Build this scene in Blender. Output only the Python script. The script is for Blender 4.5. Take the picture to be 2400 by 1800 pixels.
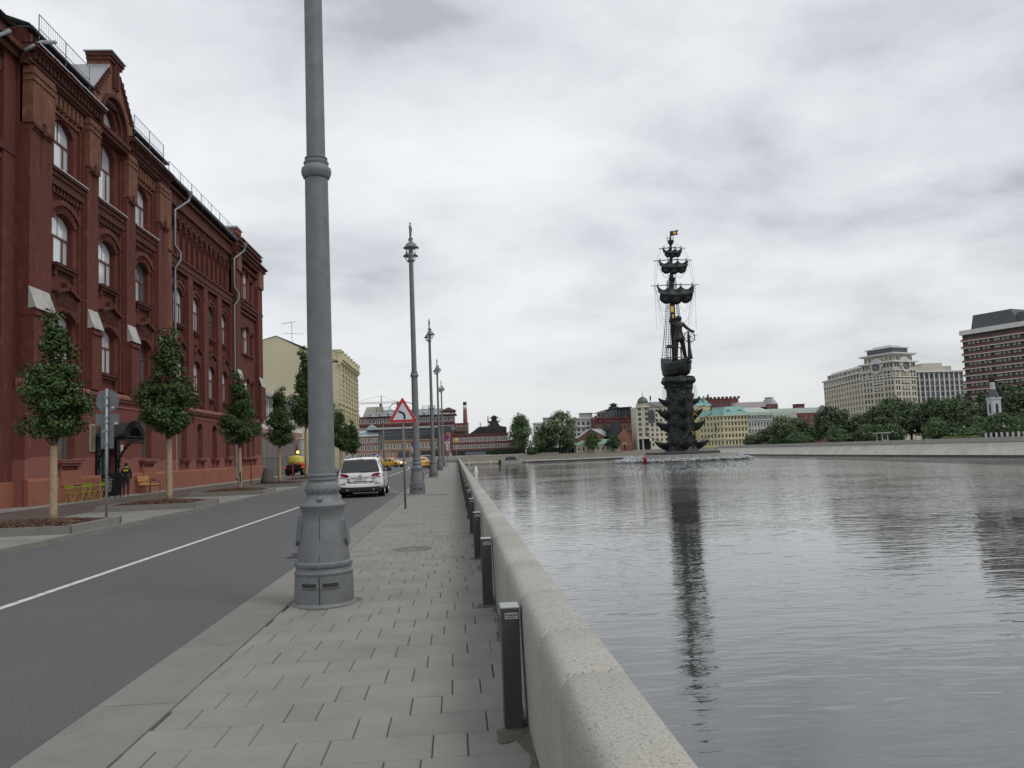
import bpy, bmesh, math, random
import numpy as np
from mathutils import Vector, Matrix
from mathutils.geometry import tessellate_polygon
R = math.radians
rnd = random.Random(7)
SC = bpy.context.scene
COL = SC.collection
for o in list(bpy.data.objects): bpy.data.objects.remove(o, do_unlink=True)

# ------------------------------------------------------------ camera, sky, sun, exposure
def camera(yaw, pitch, roll, loc, lens):
    cy, sy, cp, sp = math.cos(yaw), math.sin(yaw), math.cos(pitch), math.sin(pitch)
    f = Vector((sy*cp, cy*cp, sp)); r = Vector((cy, -sy, 0)); u = r.cross(f)
    c, s = math.cos(roll), math.sin(roll)
    rr = r*c + u*s; uu = u*c - r*s
    cd = bpy.data.cameras.new('camera'); co = bpy.data.objects.new('camera', cd); COL.objects.link(co)
    m = Matrix((rr, uu, -f)).transposed().to_4x4(); m.translation = Vector(loc)
    co.matrix_world = m
    cd.sensor_width = 36; cd.lens = lens; cd.clip_start = .05; cd.clip_end = 6000
    SC.camera = co
camera(R(4.031), R(4.688), R(-2.189), (0, 0, 1.7), 36*1940/2400)

SUN_EL, SUN_AZ = R(52), R(125)          # soft overcast sun, high, from the right behind the camera
w = bpy.data.worlds.new('World'); SC.world = w; w.use_nodes = True
nt = w.node_tree; N = nt.nodes; L = nt.links
for n in list(N): N.remove(n)
out = N.new('ShaderNodeOutputWorld'); bg = N.new('ShaderNodeBackground')
sky = N.new('ShaderNodeTexSky'); sky.sky_type = 'NISHITA'; sky.sun_disc = False
sky.sun_elevation = SUN_EL; sky.sun_rotation = SUN_AZ; sky.air_density = 1.2; sky.dust_density = 3
tc = N.new('ShaderNodeTexCoord'); sep = N.new('ShaderNodeSeparateXYZ'); L.new(tc.outputs['Generated'], sep.inputs[0])
def mth(op, a, b=None, c=None, clamp=False):
    n = N.new('ShaderNodeMath'); n.operation = op; n.use_clamp = clamp
    for i, v in enumerate((a, b, c)):
        if v is None: continue
        if isinstance(v, (int, float)): n.inputs[i].default_value = v
        else: L.new(v, n.inputs[i])
    return n.outputs[0]
zz = mth('MAXIMUM', sep.outputs['Z'], 0.0)
den = mth('ADD', zz, 0.26)
cmb = N.new('ShaderNodeCombineXYZ')
L.new(mth('DIVIDE', sep.outputs['X'], den), cmb.inputs[0]); L.new(mth('DIVIDE', sep.outputs['Y'], den), cmb.inputs[1])
def noise(scale, detail, rough, vec, dist=0.0, sx=1, sy=1, off=(0, 0, 0)):
    mp = N.new('ShaderNodeMapping'); mp.inputs['Scale'].default_value = (sx, sy, 1); mp.inputs['Location'].default_value = off
    L.new(vec, mp.inputs['Vector'])
    n = N.new('ShaderNodeTexNoise'); n.inputs['Scale'].default_value = scale; n.inputs['Detail'].default_value = detail
    n.inputs['Roughness'].default_value = rough; n.inputs['Distortion'].default_value = dist
    L.new(mp.outputs[0], n.inputs['Vector']); return n.outputs['Fac']
OFF = (3.3, 1.7)
big = noise(0.75, 3, .5, cmb.outputs[0], .15, .9, 1.0, (OFF[0], OFF[1], 0))
fine = noise(2.3, 8, .55, cmb.outputs[0], .15, .95, 1.05, (OFF[0]+5.8, OFF[1]+2.5, 0))
cl = mth('ADD', mth('MULTIPLY', big, .55), mth('MULTIPLY', fine, .45))
ramp = N.new('ShaderNodeValToRGB'); L.new(cl, ramp.inputs[0])
e = ramp.color_ramp.elements
e[0].position = .38; e[0].color = (.88, .90, .93, 1)
e[1].position = .60; e[1].color = (.46, .485, .525, 1)
x = e.new(.46); x.color = (.79, .815, .85, 1)
x = e.new(.52); x.color = (.69, .715, .755, 1)
x = e.new(.565); x.color = (.59, .615, .655, 1)
# near the horizon the cloud base thins to an even pale grey
hz = N.new('ShaderNodeMapRange'); L.new(sep.outputs['Z'], hz.inputs[0]); hz.inputs[1].default_value = .0; hz.inputs[2].default_value = .22
hz.inputs[3].default_value = .80; hz.inputs[4].default_value = 0; hz.interpolation_type = 'SMOOTHSTEP'
mh = N.new('ShaderNodeMixRGB'); L.new(hz.outputs[0], mh.inputs[0]); L.new(ramp.outputs[0], mh.inputs[1]); mh.inputs[2].default_value = (.735, .75, .745, 1)
sk = N.new('ShaderNodeMixRGB'); sk.blend_type = 'MULTIPLY'; sk.inputs[0].default_value = 1; L.new(sky.outputs[0], sk.inputs[1]); sk.inputs[2].default_value = (.1, .1, .1, 1)
mx = N.new('ShaderNodeMixRGB'); mx.inputs[0].default_value = .95; L.new(sk.outputs[0], mx.inputs[1]); L.new(mh.outputs[0], mx.inputs[2])
L.new(mx.outputs[0], bg.inputs[0]); bg.inputs[1].default_value = 1.06
L.new(bg.outputs[0], out.inputs[0])

sd = bpy.data.lights.new('sun', 'SUN'); sd.energy = 1.15; sd.angle = R(20); sd.color = (1, .97, .92)
so = bpy.data.objects.new('sun', sd); COL.objects.link(so)
sdir = Vector((math.sin(SUN_AZ)*math.cos(SUN_EL), math.cos(SUN_AZ)*math.cos(SUN_EL), math.sin(SUN_EL)))
so.rotation_euler = sdir.to_track_quat('Z', 'Y').to_euler(); so.location = (40, -40, 60)
SC.view_settings.view_transform = 'Standard'; SC.view_settings.look = 'None'
SC.view_settings.exposure = 0; SC.view_settings.gamma = 1; SC.view_settings.use_curve_mapping = False

# ------------------------------------------------------------ materials
MATS = {}
def mat(name, col, rough=.75, metal=0., var=.18, vs=1.5, bump=0., bs=30., spec=.4, rndv=0., stain=0., ss=.4, island=0., scol=None, coords='Object', streak=False):
    """plain surface: base colour broken up by noise, optional stains, per-object or per-leaf variation, fine relief"""
    if name in MATS: return MATS[name]
    m = bpy.data.materials.new(name); m.use_nodes = True; MATS[name] = m
    t = m.node_tree; n = t.nodes; l = t.links; b = n['Principled BSDF']
    b.inputs['Roughness'].default_value = rough; b.inputs['Metallic'].default_value = metal
    b.inputs['Specular IOR Level'].default_value = spec
    tcn = n.new('ShaderNodeTexCoord'); geo = n.new('ShaderNodeNewGeometry')
    vec = geo.outputs['Position'] if coords == 'World' else tcn.outputs['Object']
    a = tuple(c*(1-var) for c in col)+(1,); c2 = tuple(min(1, c*(1+var)) for c in col)+(1,)
    nz = n.new('ShaderNodeTexNoise'); nz.inputs['Scale'].default_value = vs; nz.inputs['Detail'].default_value = 5; nz.inputs['Roughness'].default_value = .65
    l.new(vec, nz.inputs['Vector'])
    rp = n.new('ShaderNodeMapRange'); rp.inputs[1].default_value = .32; rp.inputs[2].default_value = .68; l.new(nz.outputs['Fac'], rp.inputs[0])
    mi = n.new('ShaderNodeMixRGB'); l.new(rp.outputs[0], mi.inputs[0]); mi.inputs[1].default_value = a; mi.inputs[2].default_value = c2
    cur = mi.outputs[0]
    if stain:
        mp = n.new('ShaderNodeMapping'); l.new(vec, mp.inputs[0])
        if streak: mp.inputs['Scale'].default_value = (1, 1, .12)
        ns = n.new('ShaderNodeTexNoise'); ns.inputs['Scale'].default_value = ss; ns.inputs['Detail'].default_value = 6; ns.inputs['Roughness'].default_value = .6
        l.new(mp.outputs[0], ns.inputs['Vector'])
        r2 = n.new('ShaderNodeMapRange'); r2.inputs[1].default_value = .5; r2.inputs[2].default_value = .72; r2.inputs[4].default_value = stain; l.new(ns.outputs['Fac'], r2.inputs[0])
        ms = n.new('ShaderNodeMixRGB'); l.new(r2.outputs[0], ms.inputs[0]); l.new(cur, ms.inputs[1]); ms.inputs[2].default_value = tuple(scol or [c*.45 for c in col])+(1,)
        cur = ms.outputs[0]
    if rndv or island:
        src = n.new('ShaderNodeObjectInfo').outputs['Random'] if rndv else geo.outputs['Random Per Island']
        k = rndv or island
        r3 = n.new('ShaderNodeMapRange'); r3.inputs[3].default_value = 1-k; r3.inputs[4].default_value = 1+k; l.new(src, r3.inputs[0])
        hs = n.new('ShaderNodeHueSaturation'); l.new(r3.outputs[0], hs.inputs['Value']); l.new(cur, hs.inputs['Color']); cur = hs.outputs[0]
        if island:
            r4 = n.new('ShaderNodeMapRange'); r4.inputs[3].default_value = .475; r4.inputs[4].default_value = .515; l.new(src, r4.inputs[0]); l.new(r4.outputs[0], hs.inputs['Hue'])
    l.new(cur, b.inputs['Base Color'])
    if bump:
        nb = n.new('ShaderNodeTexNoise'); nb.inputs['Scale'].default_value = bs; nb.inputs['Detail'].default_value = 4; l.new(vec, nb.inputs['Vector'])
        bp = n.new('ShaderNodeBump'); bp.inputs['Strength'].default_value = bump; bp.inputs['Distance'].default_value = .02
        l.new(nb.outputs['Fac'], bp.inputs['Height']); l.new(bp.outputs[0], b.inputs['Normal'])
    return m
def brick_mat(name, c1, c2, mortar, sc=1., stain=.3, scol=(.05, .025, .02), bumpk=.3, patch=None):
    """masonry seen from afar: brick courses on the Y-Z plane, blotches and soot; patch = (colour, z0, z1) a repainted band with a wavy edge"""
    if name in MATS: return MATS[name]
    m = bpy.data.materials.new(name); m.use_nodes = True; MATS[name] = m
    t = m.node_tree; n = t.nodes; l = t.links; b = n['Principled BSDF']; b.inputs['Roughness'].default_value = .88; b.inputs['Specular IOR Level'].default_value = .2
    geo = n.new('ShaderNodeNewGeometry'); sx = n.new('ShaderNodeSeparateXYZ'); l.new(geo.outputs['Position'], sx.inputs[0])
    ad = n.new('ShaderNodeMath'); ad.operation = 'ADD'; l.new(sx.outputs[0], ad.inputs[0]); l.new(sx.outputs[1], ad.inputs[1])
    cb = n.new('ShaderNodeCombineXYZ'); l.new(ad.outputs[0], cb.inputs[0]); l.new(sx.outputs[2], cb.inputs[1])
    br = n.new('ShaderNodeTexBrick'); l.new(cb.outputs[0], br.inputs['Vector']); br.inputs['Scale'].default_value = sc
    br.inputs['Brick Width'].default_value = .27; br.inputs['Row Height'].default_value = .078; br.inputs['Mortar Size'].default_value = .009
    br.inputs['Color1'].default_value = c1+(1,); br.inputs['Color2'].default_value = c2+(1,); br.inputs['Mortar'].default_value = mortar+(1,)
    br.inputs['Bias'].default_value = -.1
    cur = br.outputs['Color']
    for scl, k, lo, hi, st in ((.35, .5, .42, .75, (1, 1, 1)), (1.2, stain, .5, .75, (1, 1, .15)), (9., .5, .45, .75, (1, 1, 1)), (3.1, .4, .56, .72, (1, 1, .6))):
        mp = n.new('ShaderNodeMapping'); l.new(geo.outputs['Position'], mp.inputs[0]); mp.inputs['Scale'].default_value = st
        ns = n.new('ShaderNodeTexNoise'); ns.inputs['Scale'].default_value = scl; ns.inputs['Detail'].default_value = 6; l.new(mp.outputs[0], ns.inputs['Vector'])
        r2 = n.new('ShaderNodeMapRange'); r2.inputs[1].default_value = lo; r2.inputs[2].default_value = hi; r2.inputs[4].default_value = k; l.new(ns.outputs['Fac'], r2.inputs[0])
        ms = n.new('ShaderNodeMixRGB'); l.new(r2.outputs[0], ms.inputs[0]); l.new(cur, ms.inputs[1]); ms.inputs[2].default_value = scol+(1,)
        if scl == 3.1: ms.inputs[2].default_value = (min(1, c1[0]*1.45), c1[1]*1.9, c1[2]*1.9, 1)
        if scl == .35: ms.inputs[2].default_value = tuple(c*.62 for c in c1)+(1,)
        cur = ms.outputs[0]
    if patch:
        pc, z0, z1, nsc = patch
        ns = n.new('ShaderNodeTexNoise'); ns.inputs['Scale'].default_value = nsc; ns.inputs['Detail'].default_value = 3; l.new(geo.outputs['Position'], ns.inputs['Vector'])
        a1 = n.new('ShaderNodeMath'); a1.operation = 'MULTIPLY_ADD'; l.new(ns.outputs['Fac'], a1.inputs[0]); a1.inputs[1].default_value = -1.6; l.new(sx.outputs[2], a1.inputs[2])
        r5 = n.new('ShaderNodeMapRange'); r5.inputs[1].default_value = z1-.8-.02; r5.inputs[2].default_value = z1-.8+.02; r5.inputs[3].default_value = .85; r5.inputs[4].default_value = 0; l.new(a1.outputs[0], r5.inputs[0])
        mq = n.new('ShaderNodeMixRGB'); l.new(r5.outputs[0], mq.inputs[0]); l.new(cur, mq.inputs[1]); mq.inputs[2].default_value = pc+(1,); cur = mq.outputs[0]
    l.new(cur, b.inputs['Base Color'])
    bp = n.new('ShaderNodeBump'); bp.inputs['Strength'].default_value = bumpk; bp.inputs['Distance'].default_value = .012; l.new(br.outputs['Fac'], bp.inputs['Height']); bp.invert = True
    l.new(bp.outputs[0], b.inputs['Normal'])
    return m
def glass_mat(name, col, rough=.04, spec=.9, ior=1.7, metal=0.):
    m = mat(name, col, rough, metal, .25, .25, spec=spec); m.node_tree.nodes['Principled BSDF'].inputs['IOR'].default_value = ior
    return m

# ------------------------------------------------------------ mesh builder
class MB:
    def __init__(s): s.v = []; s.f = []; s.m = []; s.mi = 0
    def quad(s, *p):
        k = len(s.v); s.v += [tuple(q) for q in p]; s.f.append(tuple(range(k, k+len(p)))); s.m.append(s.mi); return s
    def box(s, x0, x1, y0, y1, z0, z1):
        k = len(s.v); s.v += [(x, y, z) for z in (z0, z1) for y in (y0, y1) for x in (x0, x1)]
        for q in ((0, 2, 3, 1), (4, 5, 7, 6), (0, 1, 5, 4), (2, 6, 7, 3), (0, 4, 6, 2), (1, 3, 7, 5)): s.f.append(tuple(k+i for i in q)); s.m.append(s.mi)
        return s
    def cbox(s, c, d, rot=None):
        k = len(s.v); M3 = rot.to_3x3() if rot is not None else None
        for z in (-.5, .5):
            for y in (-.5, .5):
                for x in (-.5, .5):
                    p = Vector((x*d[0], y*d[1], z*d[2]))
                    if M3: p = M3 @ p
                    s.v.append(tuple(p+Vector(c)))
        for q in ((0, 2, 3, 1), (4, 5, 7, 6), (0, 1, 5, 4), (2, 6, 7, 3), (0, 4, 6, 2), (1, 3, 7, 5)): s.f.append(tuple(k+i for i in q)); s.m.append(s.mi)
        return s
    def prism(s, poly, z0, z1, ax='z'):
        """extrude a 2D polygon: ax z -> (x,y), ax x -> (y,z) along x, ax y -> (x,z) along y"""
        k = len(s.v); n = len(poly)
        for h in (z0, z1):
            for a, b in poly: s.v.append((a, b, h) if ax == 'z' else ((h, a, b) if ax == 'x' else (a, h, b)))
        tris = tessellate_polygon([[Vector((a, b, 0)) for a, b in poly]])
        for t in tris:
            s.f.append(tuple(k+i for i in t)); s.m.append(s.mi); s.f.append(tuple(k+n+i for i in reversed(t))); s.m.append(s.mi)
        for i in range(n):
            j = (i+1) % n; s.f.append((k+i, k+j, k+n+j, k+n+i)); s.m.append(s.mi)
        return s
    def tube(s, pts, r, n=8, cap=True):
        pts = [Vector(p) for p in pts]; rs = r if isinstance(r, (list, tuple)) else [r]*len(pts)
        k = len(s.v); up = Vector((0, 0, 1)); prev = None
        for i, p in enumerate(pts):
            d = (pts[min(i+1, len(pts)-1)]-pts[max(i-1, 0)]).normalized()
            if prev is None:
                a = d.cross(up) if abs(d.z) < .95 else d.cross(Vector((1, 0, 0)))
            else: a = prev - d*prev.dot(d)
            a.normalize(); b = d.cross(a); prev = a
            for q in range(n):
                t = 2*math.pi*q/n; s.v.append(tuple(p + (a*math.cos(t)+b*math.sin(t))*rs[i]))
        for i in range(len(pts)-1):
            for q in range(n):
                s.f.append((k+i*n+q, k+i*n+(q+1) % n, k+(i+1)*n+(q+1) % n, k+(i+1)*n+q)); s.m.append(s.mi)
        if cap:
            s.f.append(tuple(k+q for q in reversed(range(n)))); s.m.append(s.mi)
            e = k+(len(pts)-1)*n; s.f.append(tuple(e+q for q in range(n))); s.m.append(s.mi)
        return s
    def lathe(s, prof, n=24, c=(0, 0, 0), cap=True):
        k = len(s.v)
        for r, z in prof:
            for q in range(n):
                t = 2*math.pi*q/n; s.v.append((c[0]+r*math.cos(t), c[1]+r*math.sin(t), c[2]+z))
        for i in range(len(prof)-1):
            for q in range(n): s.f.append((k+i*n+q, k+i*n+(q+1) % n, k+(i+1)*n+(q+1) % n, k+(i+1)*n+q)); s.m.append(s.mi)
        if cap:
            s.f.append(tuple(k+q for q in reversed(range(n)))); s.m.append(s.mi)
            e = k+(len(prof)-1)*n; s.f.append(tuple(e+q for q in range(n))); s.m.append(s.mi)
        return s
    def wallx(s, x, outer, holes, depth):
        """sheet at x on the (y,z) plane with holes, and the reveals of the holes going to x-depth"""
        rings = [[Vector((a, b, 0)) for a, b in outer]] + [[Vector((a, b, 0)) for a, b in h] for h in holes]
        flat = [p for r in rings for p in r]; k = len(s.v)
        s.v += [(x, p.x, p.y) for p in flat]
        for t in tessellate_polygon(rings):
            a, b, c = (flat[i] for i in t)
            ar = (b.x-a.x)*(c.y-a.y)-(b.y-a.y)*(c.x-a.x)
            s.f.append(tuple(k+i for i in (t if ar > 0 else tuple(reversed(t))))); s.m.append(s.mi)
        for h in holes:
            n = len(h)
            for i in range(n):
                (a, b), (c, d) = h[i], h[(i+1) % n]
                s.quad((x, a, b), (x, c, d), (x-depth, c, d), (x-depth, a, b))
        return s
    def mesh(s, name, mats, smooth=False):
        me = bpy.data.meshes.new(name); me.from_pydata(s.v, [], s.f)
        for m in (mats if isinstance(mats, (list, tuple)) else [mats]): me.materials.append(m)
        if len(me.materials) > 1: me.polygons.foreach_set('material_index', s.m)
        if smooth: me.shade_smooth()
        me.update(); return me
    def build(s, name, mats, parent=None, smooth=False, bevel=0, auto=None):
        o = bpy.data.objects.new(name, s.mesh(name, mats, smooth or auto is not None)); COL.objects.link(o); o.parent = parent
        if auto is not None: sharp(o.data, auto)
        if bevel:
            b = o.modifiers.new('bevel', 'BEVEL'); b.width = bevel; b.segments = 2; b.limit_method = 'ANGLE'; b.angle_limit = R(40)
        return o
def sharp(me, ang):
    bm = bmesh.new(); bm.from_mesh(me)
    bmesh.ops.remove_doubles(bm, verts=bm.verts, dist=1e-5)
    for e in bm.edges:
        if len(e.link_faces) == 2 and e.calc_face_angle(0) > R(ang): e.smooth = False
    bm.to_mesh(me); bm.free()
def place(name, me, parent, loc, rz=0, sc=None):
    o = bpy.data.objects.new(name, me); COL.objects.link(o); o.parent = parent; o.location = loc; o.rotation_euler = (0, 0, rz)
    if sc: o.scale = sc
    return o
def tag(o, label=None, cat=None, group=None, kind=None):
    if label: o['label'] = label
    if cat: o['category'] = cat
    if group: o['group'] = group
    if kind: o['kind'] = kind
    return o
def thing(name, label, cat, loc=(0, 0, 0), rz=0, group=None):
    o = bpy.data.objects.new(name, None); COL.objects.link(o); o.location = loc; o.rotation_euler = (0, 0, rz); o.empty_display_size = .2
    return tag(o, label, cat, group)
def dup(root, loc, rz=0, label=None, sc=None):
    r = root.copy(); COL.objects.link(r); r.location = loc; r.rotation_euler = (0, 0, rz)
    if sc: r.scale = sc
    if label: r['label'] = label
    for ch in list(root.children):
        c = ch.copy(); COL.objects.link(c); c.parent = r
        for g in ch.children:
            d = g.copy(); COL.objects.link(d); d.parent = c
    return r
def text_mesh(txt, size, thick=.002, align='CENTER'):
    cu = bpy.data.curves.new('t', 'FONT'); cu.body = txt; cu.size = size; cu.align_x = align; cu.align_y = 'CENTER'; cu.extrude = thick; cu.resolution_u = 2
    o = bpy.data.objects.new('t', cu); COL.objects.link(o)
    dg = bpy.context.evaluated_depsgraph_get(); me = bpy.data.meshes.new_from_object(o.evaluated_get(dg))
    bpy.data.objects.remove(o, do_unlink=True); return me
def lerp(a, b, t): return a+(b-a)*t
# ------------------------------------------------------------ setting: ground, road, pavements, water
WZ = -4.5
def sheet(name, poly, z, m, kind='structure', parent=None, skirt=None):
    b = MB(); k = len(poly)
    tr = tessellate_polygon([[Vector((x, y, 0)) for x, y in poly]])
    b.v = [(x, y, z) for x, y in poly]
    for t in tr:
        a, c, d = (Vector(b.v[i]) for i in t); ar = (c.x-a.x)*(d.y-a.y)-(c.y-a.y)*(d.x-a.x)
        b.f.append(tuple(t) if ar > 0 else tuple(reversed(t))); b.m.append(0)
    if skirt is not None:
        for i in range(k):
            p, q = poly[i], poly[(i+1) % k]; b.quad((*p, z), (*q, z), (*q, skirt), (*p, skirt))
    o = b.build(name, m, parent)
    if kind: o['kind'] = kind
    return o
mt_land = mat('land', (.16, .155, .14), .95, var=.25, vs=.3)
SHORE = [(-2500, 485), (-100, 482), (58, 481), (92, 484), (126, 492), (150, 468), (150.5, 425), (145.5, 320), (144.5, 200), (144, 60), (144, -300)]
sheet('ground', SHORE+[(2500, -300), (2500, 2800), (-2500, 2800)], -.35, mt_land, skirt=-7)
sheet('ground', [(.9, -60), (.9, 166), (-1.5, 171.5), (-7, 174.2), (-90, 192), (-900, 300), (-900, -60)], -.06, mt_land, skirt=-7)

# water: murky river, small wind ripples (relief only), sky mirrored at grazing angles
def water():
    m = bpy.data.materials.new('river_water'); m.use_nodes = True; t = m.node_tree; n = t.nodes; l = t.links; b = n['Principled BSDF']
    b.inputs['Base Color'].default_value = (.062, .066, .062, 1); b.inputs['Roughness'].default_value = .012; b.inputs['IOR'].default_value = 1.85
    g = n.new('ShaderNodeNewGeometry')
    def nz(sc, sx, sy, det, dist=.4, rot=0.):
        mp = n.new('ShaderNodeMapping'); l.new(g.outputs['Position'], mp.inputs[0]); mp.inputs['Scale'].default_value = (sx, sy, 1); mp.inputs['Rotation'].default_value = (0, 0, rot)
        q = n.new('ShaderNodeTexNoise'); q.inputs['Scale'].default_value = sc; q.inputs['Detail'].default_value = det; q.inputs['Roughness'].default_value = .5; q.inputs['Distortion'].default_value = dist
        l.new(mp.outputs[0], q.inputs['Vector']); return q.outputs['Fac']
    def mm(op, a, bb):
        q = n.new('ShaderNodeMath'); q.operation = op
        for i, v in enumerate((a, bb)):
            if isinstance(v, (int, float)): q.inputs[i].default_value = v
            else: l.new(v, q.inputs[i])
        return q.outputs[0]
    rip = nz(2.0, .34, 1.3, 1.5, .7, R(6)); swell = nz(.62, .5, 1.2, 2, .5, R(-12)); gust = nz(.028, 1, 1.6, 4, .6)
    gr = n.new('ShaderNodeMapRange'); l.new(gust, gr.inputs[0]); gr.inputs[1].default_value = .38; gr.inputs[2].default_value = .66; gr.inputs[3].default_value = .25; gr.inputs[4].default_value = 1.1
    h = mm('ADD', mm('MULTIPLY', mm('MULTIPLY', rip, gr.outputs[0]), .032), mm('MULTIPLY', swell, .040))
    sp_ = n.new('ShaderNodeSeparateXYZ'); l.new(g.outputs['Position'], sp_.inputs[0]); op = n.new('ShaderNodeMapRange'); op.interpolation_type = 'SMOOTHSTEP'; l.new(sp_.outputs[0], op.inputs[0]); op.inputs[1].default_value = 16; op.inputs[2].default_value = 62; op.inputs[3].default_value = .85; op.inputs[4].default_value = 2.3   # calmer in the lee of the quay, windier in the open river
    h = mm('MULTIPLY', h, op.outputs[0])
    bp = n.new('ShaderNodeBump'); bp.inputs['Strength'].default_value = 1; bp.inputs['Distance'].default_value = 1; l.new(h, bp.inputs['Height']); l.new(bp.outputs[0], b.inputs['Normal'])
    return m
sheet('river_water', [(-1500, 120), (.7, 120), (.7, -300), (160, -300), (160, 600), (-1500, 600)], WZ, water())

# road: worn asphalt with tyre tracks, darker seams and fine aggregate
def asphalt():
    m = mat('asphalt', (.110, .111, .113), .84, var=.07, vs=.35, bump=.6, bs=170, stain=.3, ss=.22, scol=(.112, .113, .117), spec=.3, coords='World')
    t = m.node_tree; n = t.nodes; l = t.links; bb = n['Principled BSDF']; src = bb.inputs['Base Color'].links[0].from_socket; g = n.new('ShaderNodeNewGeometry')
    def layer(cur, sc, sx, sy, det, lo, hi, k, col):
        mp = n.new('ShaderNodeMapping'); l.new(g.outputs['Position'], mp.inputs[0]); mp.inputs['Scale'].default_value = (sx, sy, 1)
        q = n.new('ShaderNodeTexNoise'); q.inputs['Scale'].default_value = sc; q.inputs['Detail'].default_value = det; l.new(mp.outputs[0], q.inputs['Vector'])
        r = n.new('ShaderNodeMapRange'); r.inputs[1].default_value = lo; r.inputs[2].default_value = hi; r.inputs[4].default_value = k; l.new(q.outputs['Fac'], r.inputs[0])
        x_ = n.new('ShaderNodeMixRGB'); l.new(r.outputs[0], x_.inputs[0]); l.new(cur, x_.inputs[1]); x_.inputs[2].default_value = col+(1,); return x_.outputs[0]
    cur = layer(src, 1.1, 1, .03, 4, .48, .66, .55, (.105, .106, .11))      # along the lanes
    cur = layer(cur, 60, 1, 1, 2, .56, .66, .6, (.22, .22, .215)); cur = layer(cur, 24, 1, 1, 3, .55, .70, .5, (.09, .09, .093))            # aggregate
    cur = layer(cur, 3.0, .6, .12, 7, .58, .72, .3, (.095, .096, .099))      # oil and damp spots
    l.new(cur, bb.inputs['Base Color']); return m
mt_asph = asphalt()
ROAD = [(-2.6, -15), (-2.6, 160), (-3.8, 166), (-8, 170.3), (-90, 187.5), (-90, 172), (-40, 163), (-26, 158.5), (-20.5, 152), (-16, 138), (-12.4, 118), (-9.6, 100), (-9.2, 90), (-9.2, -15)]
road = sheet('road', ROAD, 0, mt_asph)
mt_paint = mat('road_paint', (.60, .575, .51), .75, var=.14, vs=8, stain=.9, ss=7, scol=(.2, .2, .2), coords='World')
b = MB(); cl_pts = [(-5.72, 2), (-5.72, 40), (-5.95, 80), (-6.25, 110), (-7.5, 132), (-10.5, 148), (-17, 160), (-40, 169)]
for (x0, y0), (x1, y1) in zip(cl_pts, cl_pts[1:]):
    n = max(1, int(math.hypot(x1-x0, y1-y0)/4))
    for i in range(n):
        a, c = i/n, (i+1)/n; hw = .06
        b.quad((lerp(x0, x1, a)-hw, lerp(y0, y1, a), .004), (lerp(x0, x1, a)+hw, lerp(y0, y1, a), .004), (lerp(x0, x1, c)+hw, lerp(y0, y1, c), .004), (lerp(x0, x1, c)-hw, lerp(y0, y1, c), .004))
b.build('lane_line', mt_paint, road)
b = MB()                                                     # worn stop marks of the crossing behind the car
for x in (-3.1, -3.7): b.quad((x-.22, 40.6, .004), (x+.22, 40.5, .004), (x+.3, 40.75, .004), (x-.2, 40.85, .004))
b.quad((-5.3, 43.2, .004), (-2.7, 42.6, .004), (-2.7, 42.72, .004), (-5.3, 43.32, .004)); b.build('lane_line', mt_paint, road)
mt_iron = mat('cast_iron', (.06, .06, .06), .6, .3, var=.2, vs=8, bump=.4, bs=40)
b = MB()
for i in range(7): b.box(-2.99+i*.055, -2.965+i*.055, 14.9, 15.5, .003, .012)
b.box(-3.02, -2.62, 14.86, 14.9, .003, .014); b.box(-3.02, -2.62, 15.5, 15.54, .003, .014); b.build('drain_grate', mt_iron, road)

# right pavement: grey concrete slabs, 60x40 and 20x40 in running bond, joints recessed; flush concrete kerb slabs beside the road
PX0, PX1 = -2.02, .40
mt_joint = mat('joint_sand', (.075, .072, .065), .95, var=.3, vs=12)
mt_slab = mat('concrete_slab', (.230, .221, .200), .85, var=.08, vs=2.2, bump=.25, bs=120, stain=.45, ss=.9, scol=(.15, .144, .131), rndv=.055, coords='World')
pv = sheet('pavement', [(PX0, 1), (PX1, 1), (PX1, 165.5), (-1.9, 170.3), (-7.5, 173), (-90, 190.5), (-90, 187.5), (-8, 170.3), (-3.8, 166), (-2.6, 160), (PX0, 159)], -.004, mt_joint)
slabs = {}
def slab_mesh(wd, dp, tilt=0):
    key = (round(wd, 2), round(dp, 2))
    if key not in slabs:
        c = .006; hw, hd = wd/2-.003, dp/2-.003; k = MB()
        a = [(-hw, -hd), (hw, -hd), (hw, hd), (-hw, hd)]; d = [(-hw+c, -hd+c), (hw-c, -hd+c), (hw-c, hd-c), (-hw+c, hd-c)]
        k.v = [(x, y, -.02) for x, y in a]+[(x, y, .008) for x, y in a]+[(x, y, .014) for x, y in d]
        k.f = [(8, 9, 10, 11)]+[(4+i, 4+(i+1) % 4, 8+(i+1) % 4, 8+i) for i in range(4)]+[(i, (i+1) % 4, 4+(i+1) % 4, 4+i) for i in range(4)]
        k.m = [0]*9; slabs[key] = k.mesh('slab', mt_slab)
    return slabs[key]
rs = random.Random(3); cnt = 0; far = MB()
y = 3.2; row = 0
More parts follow.
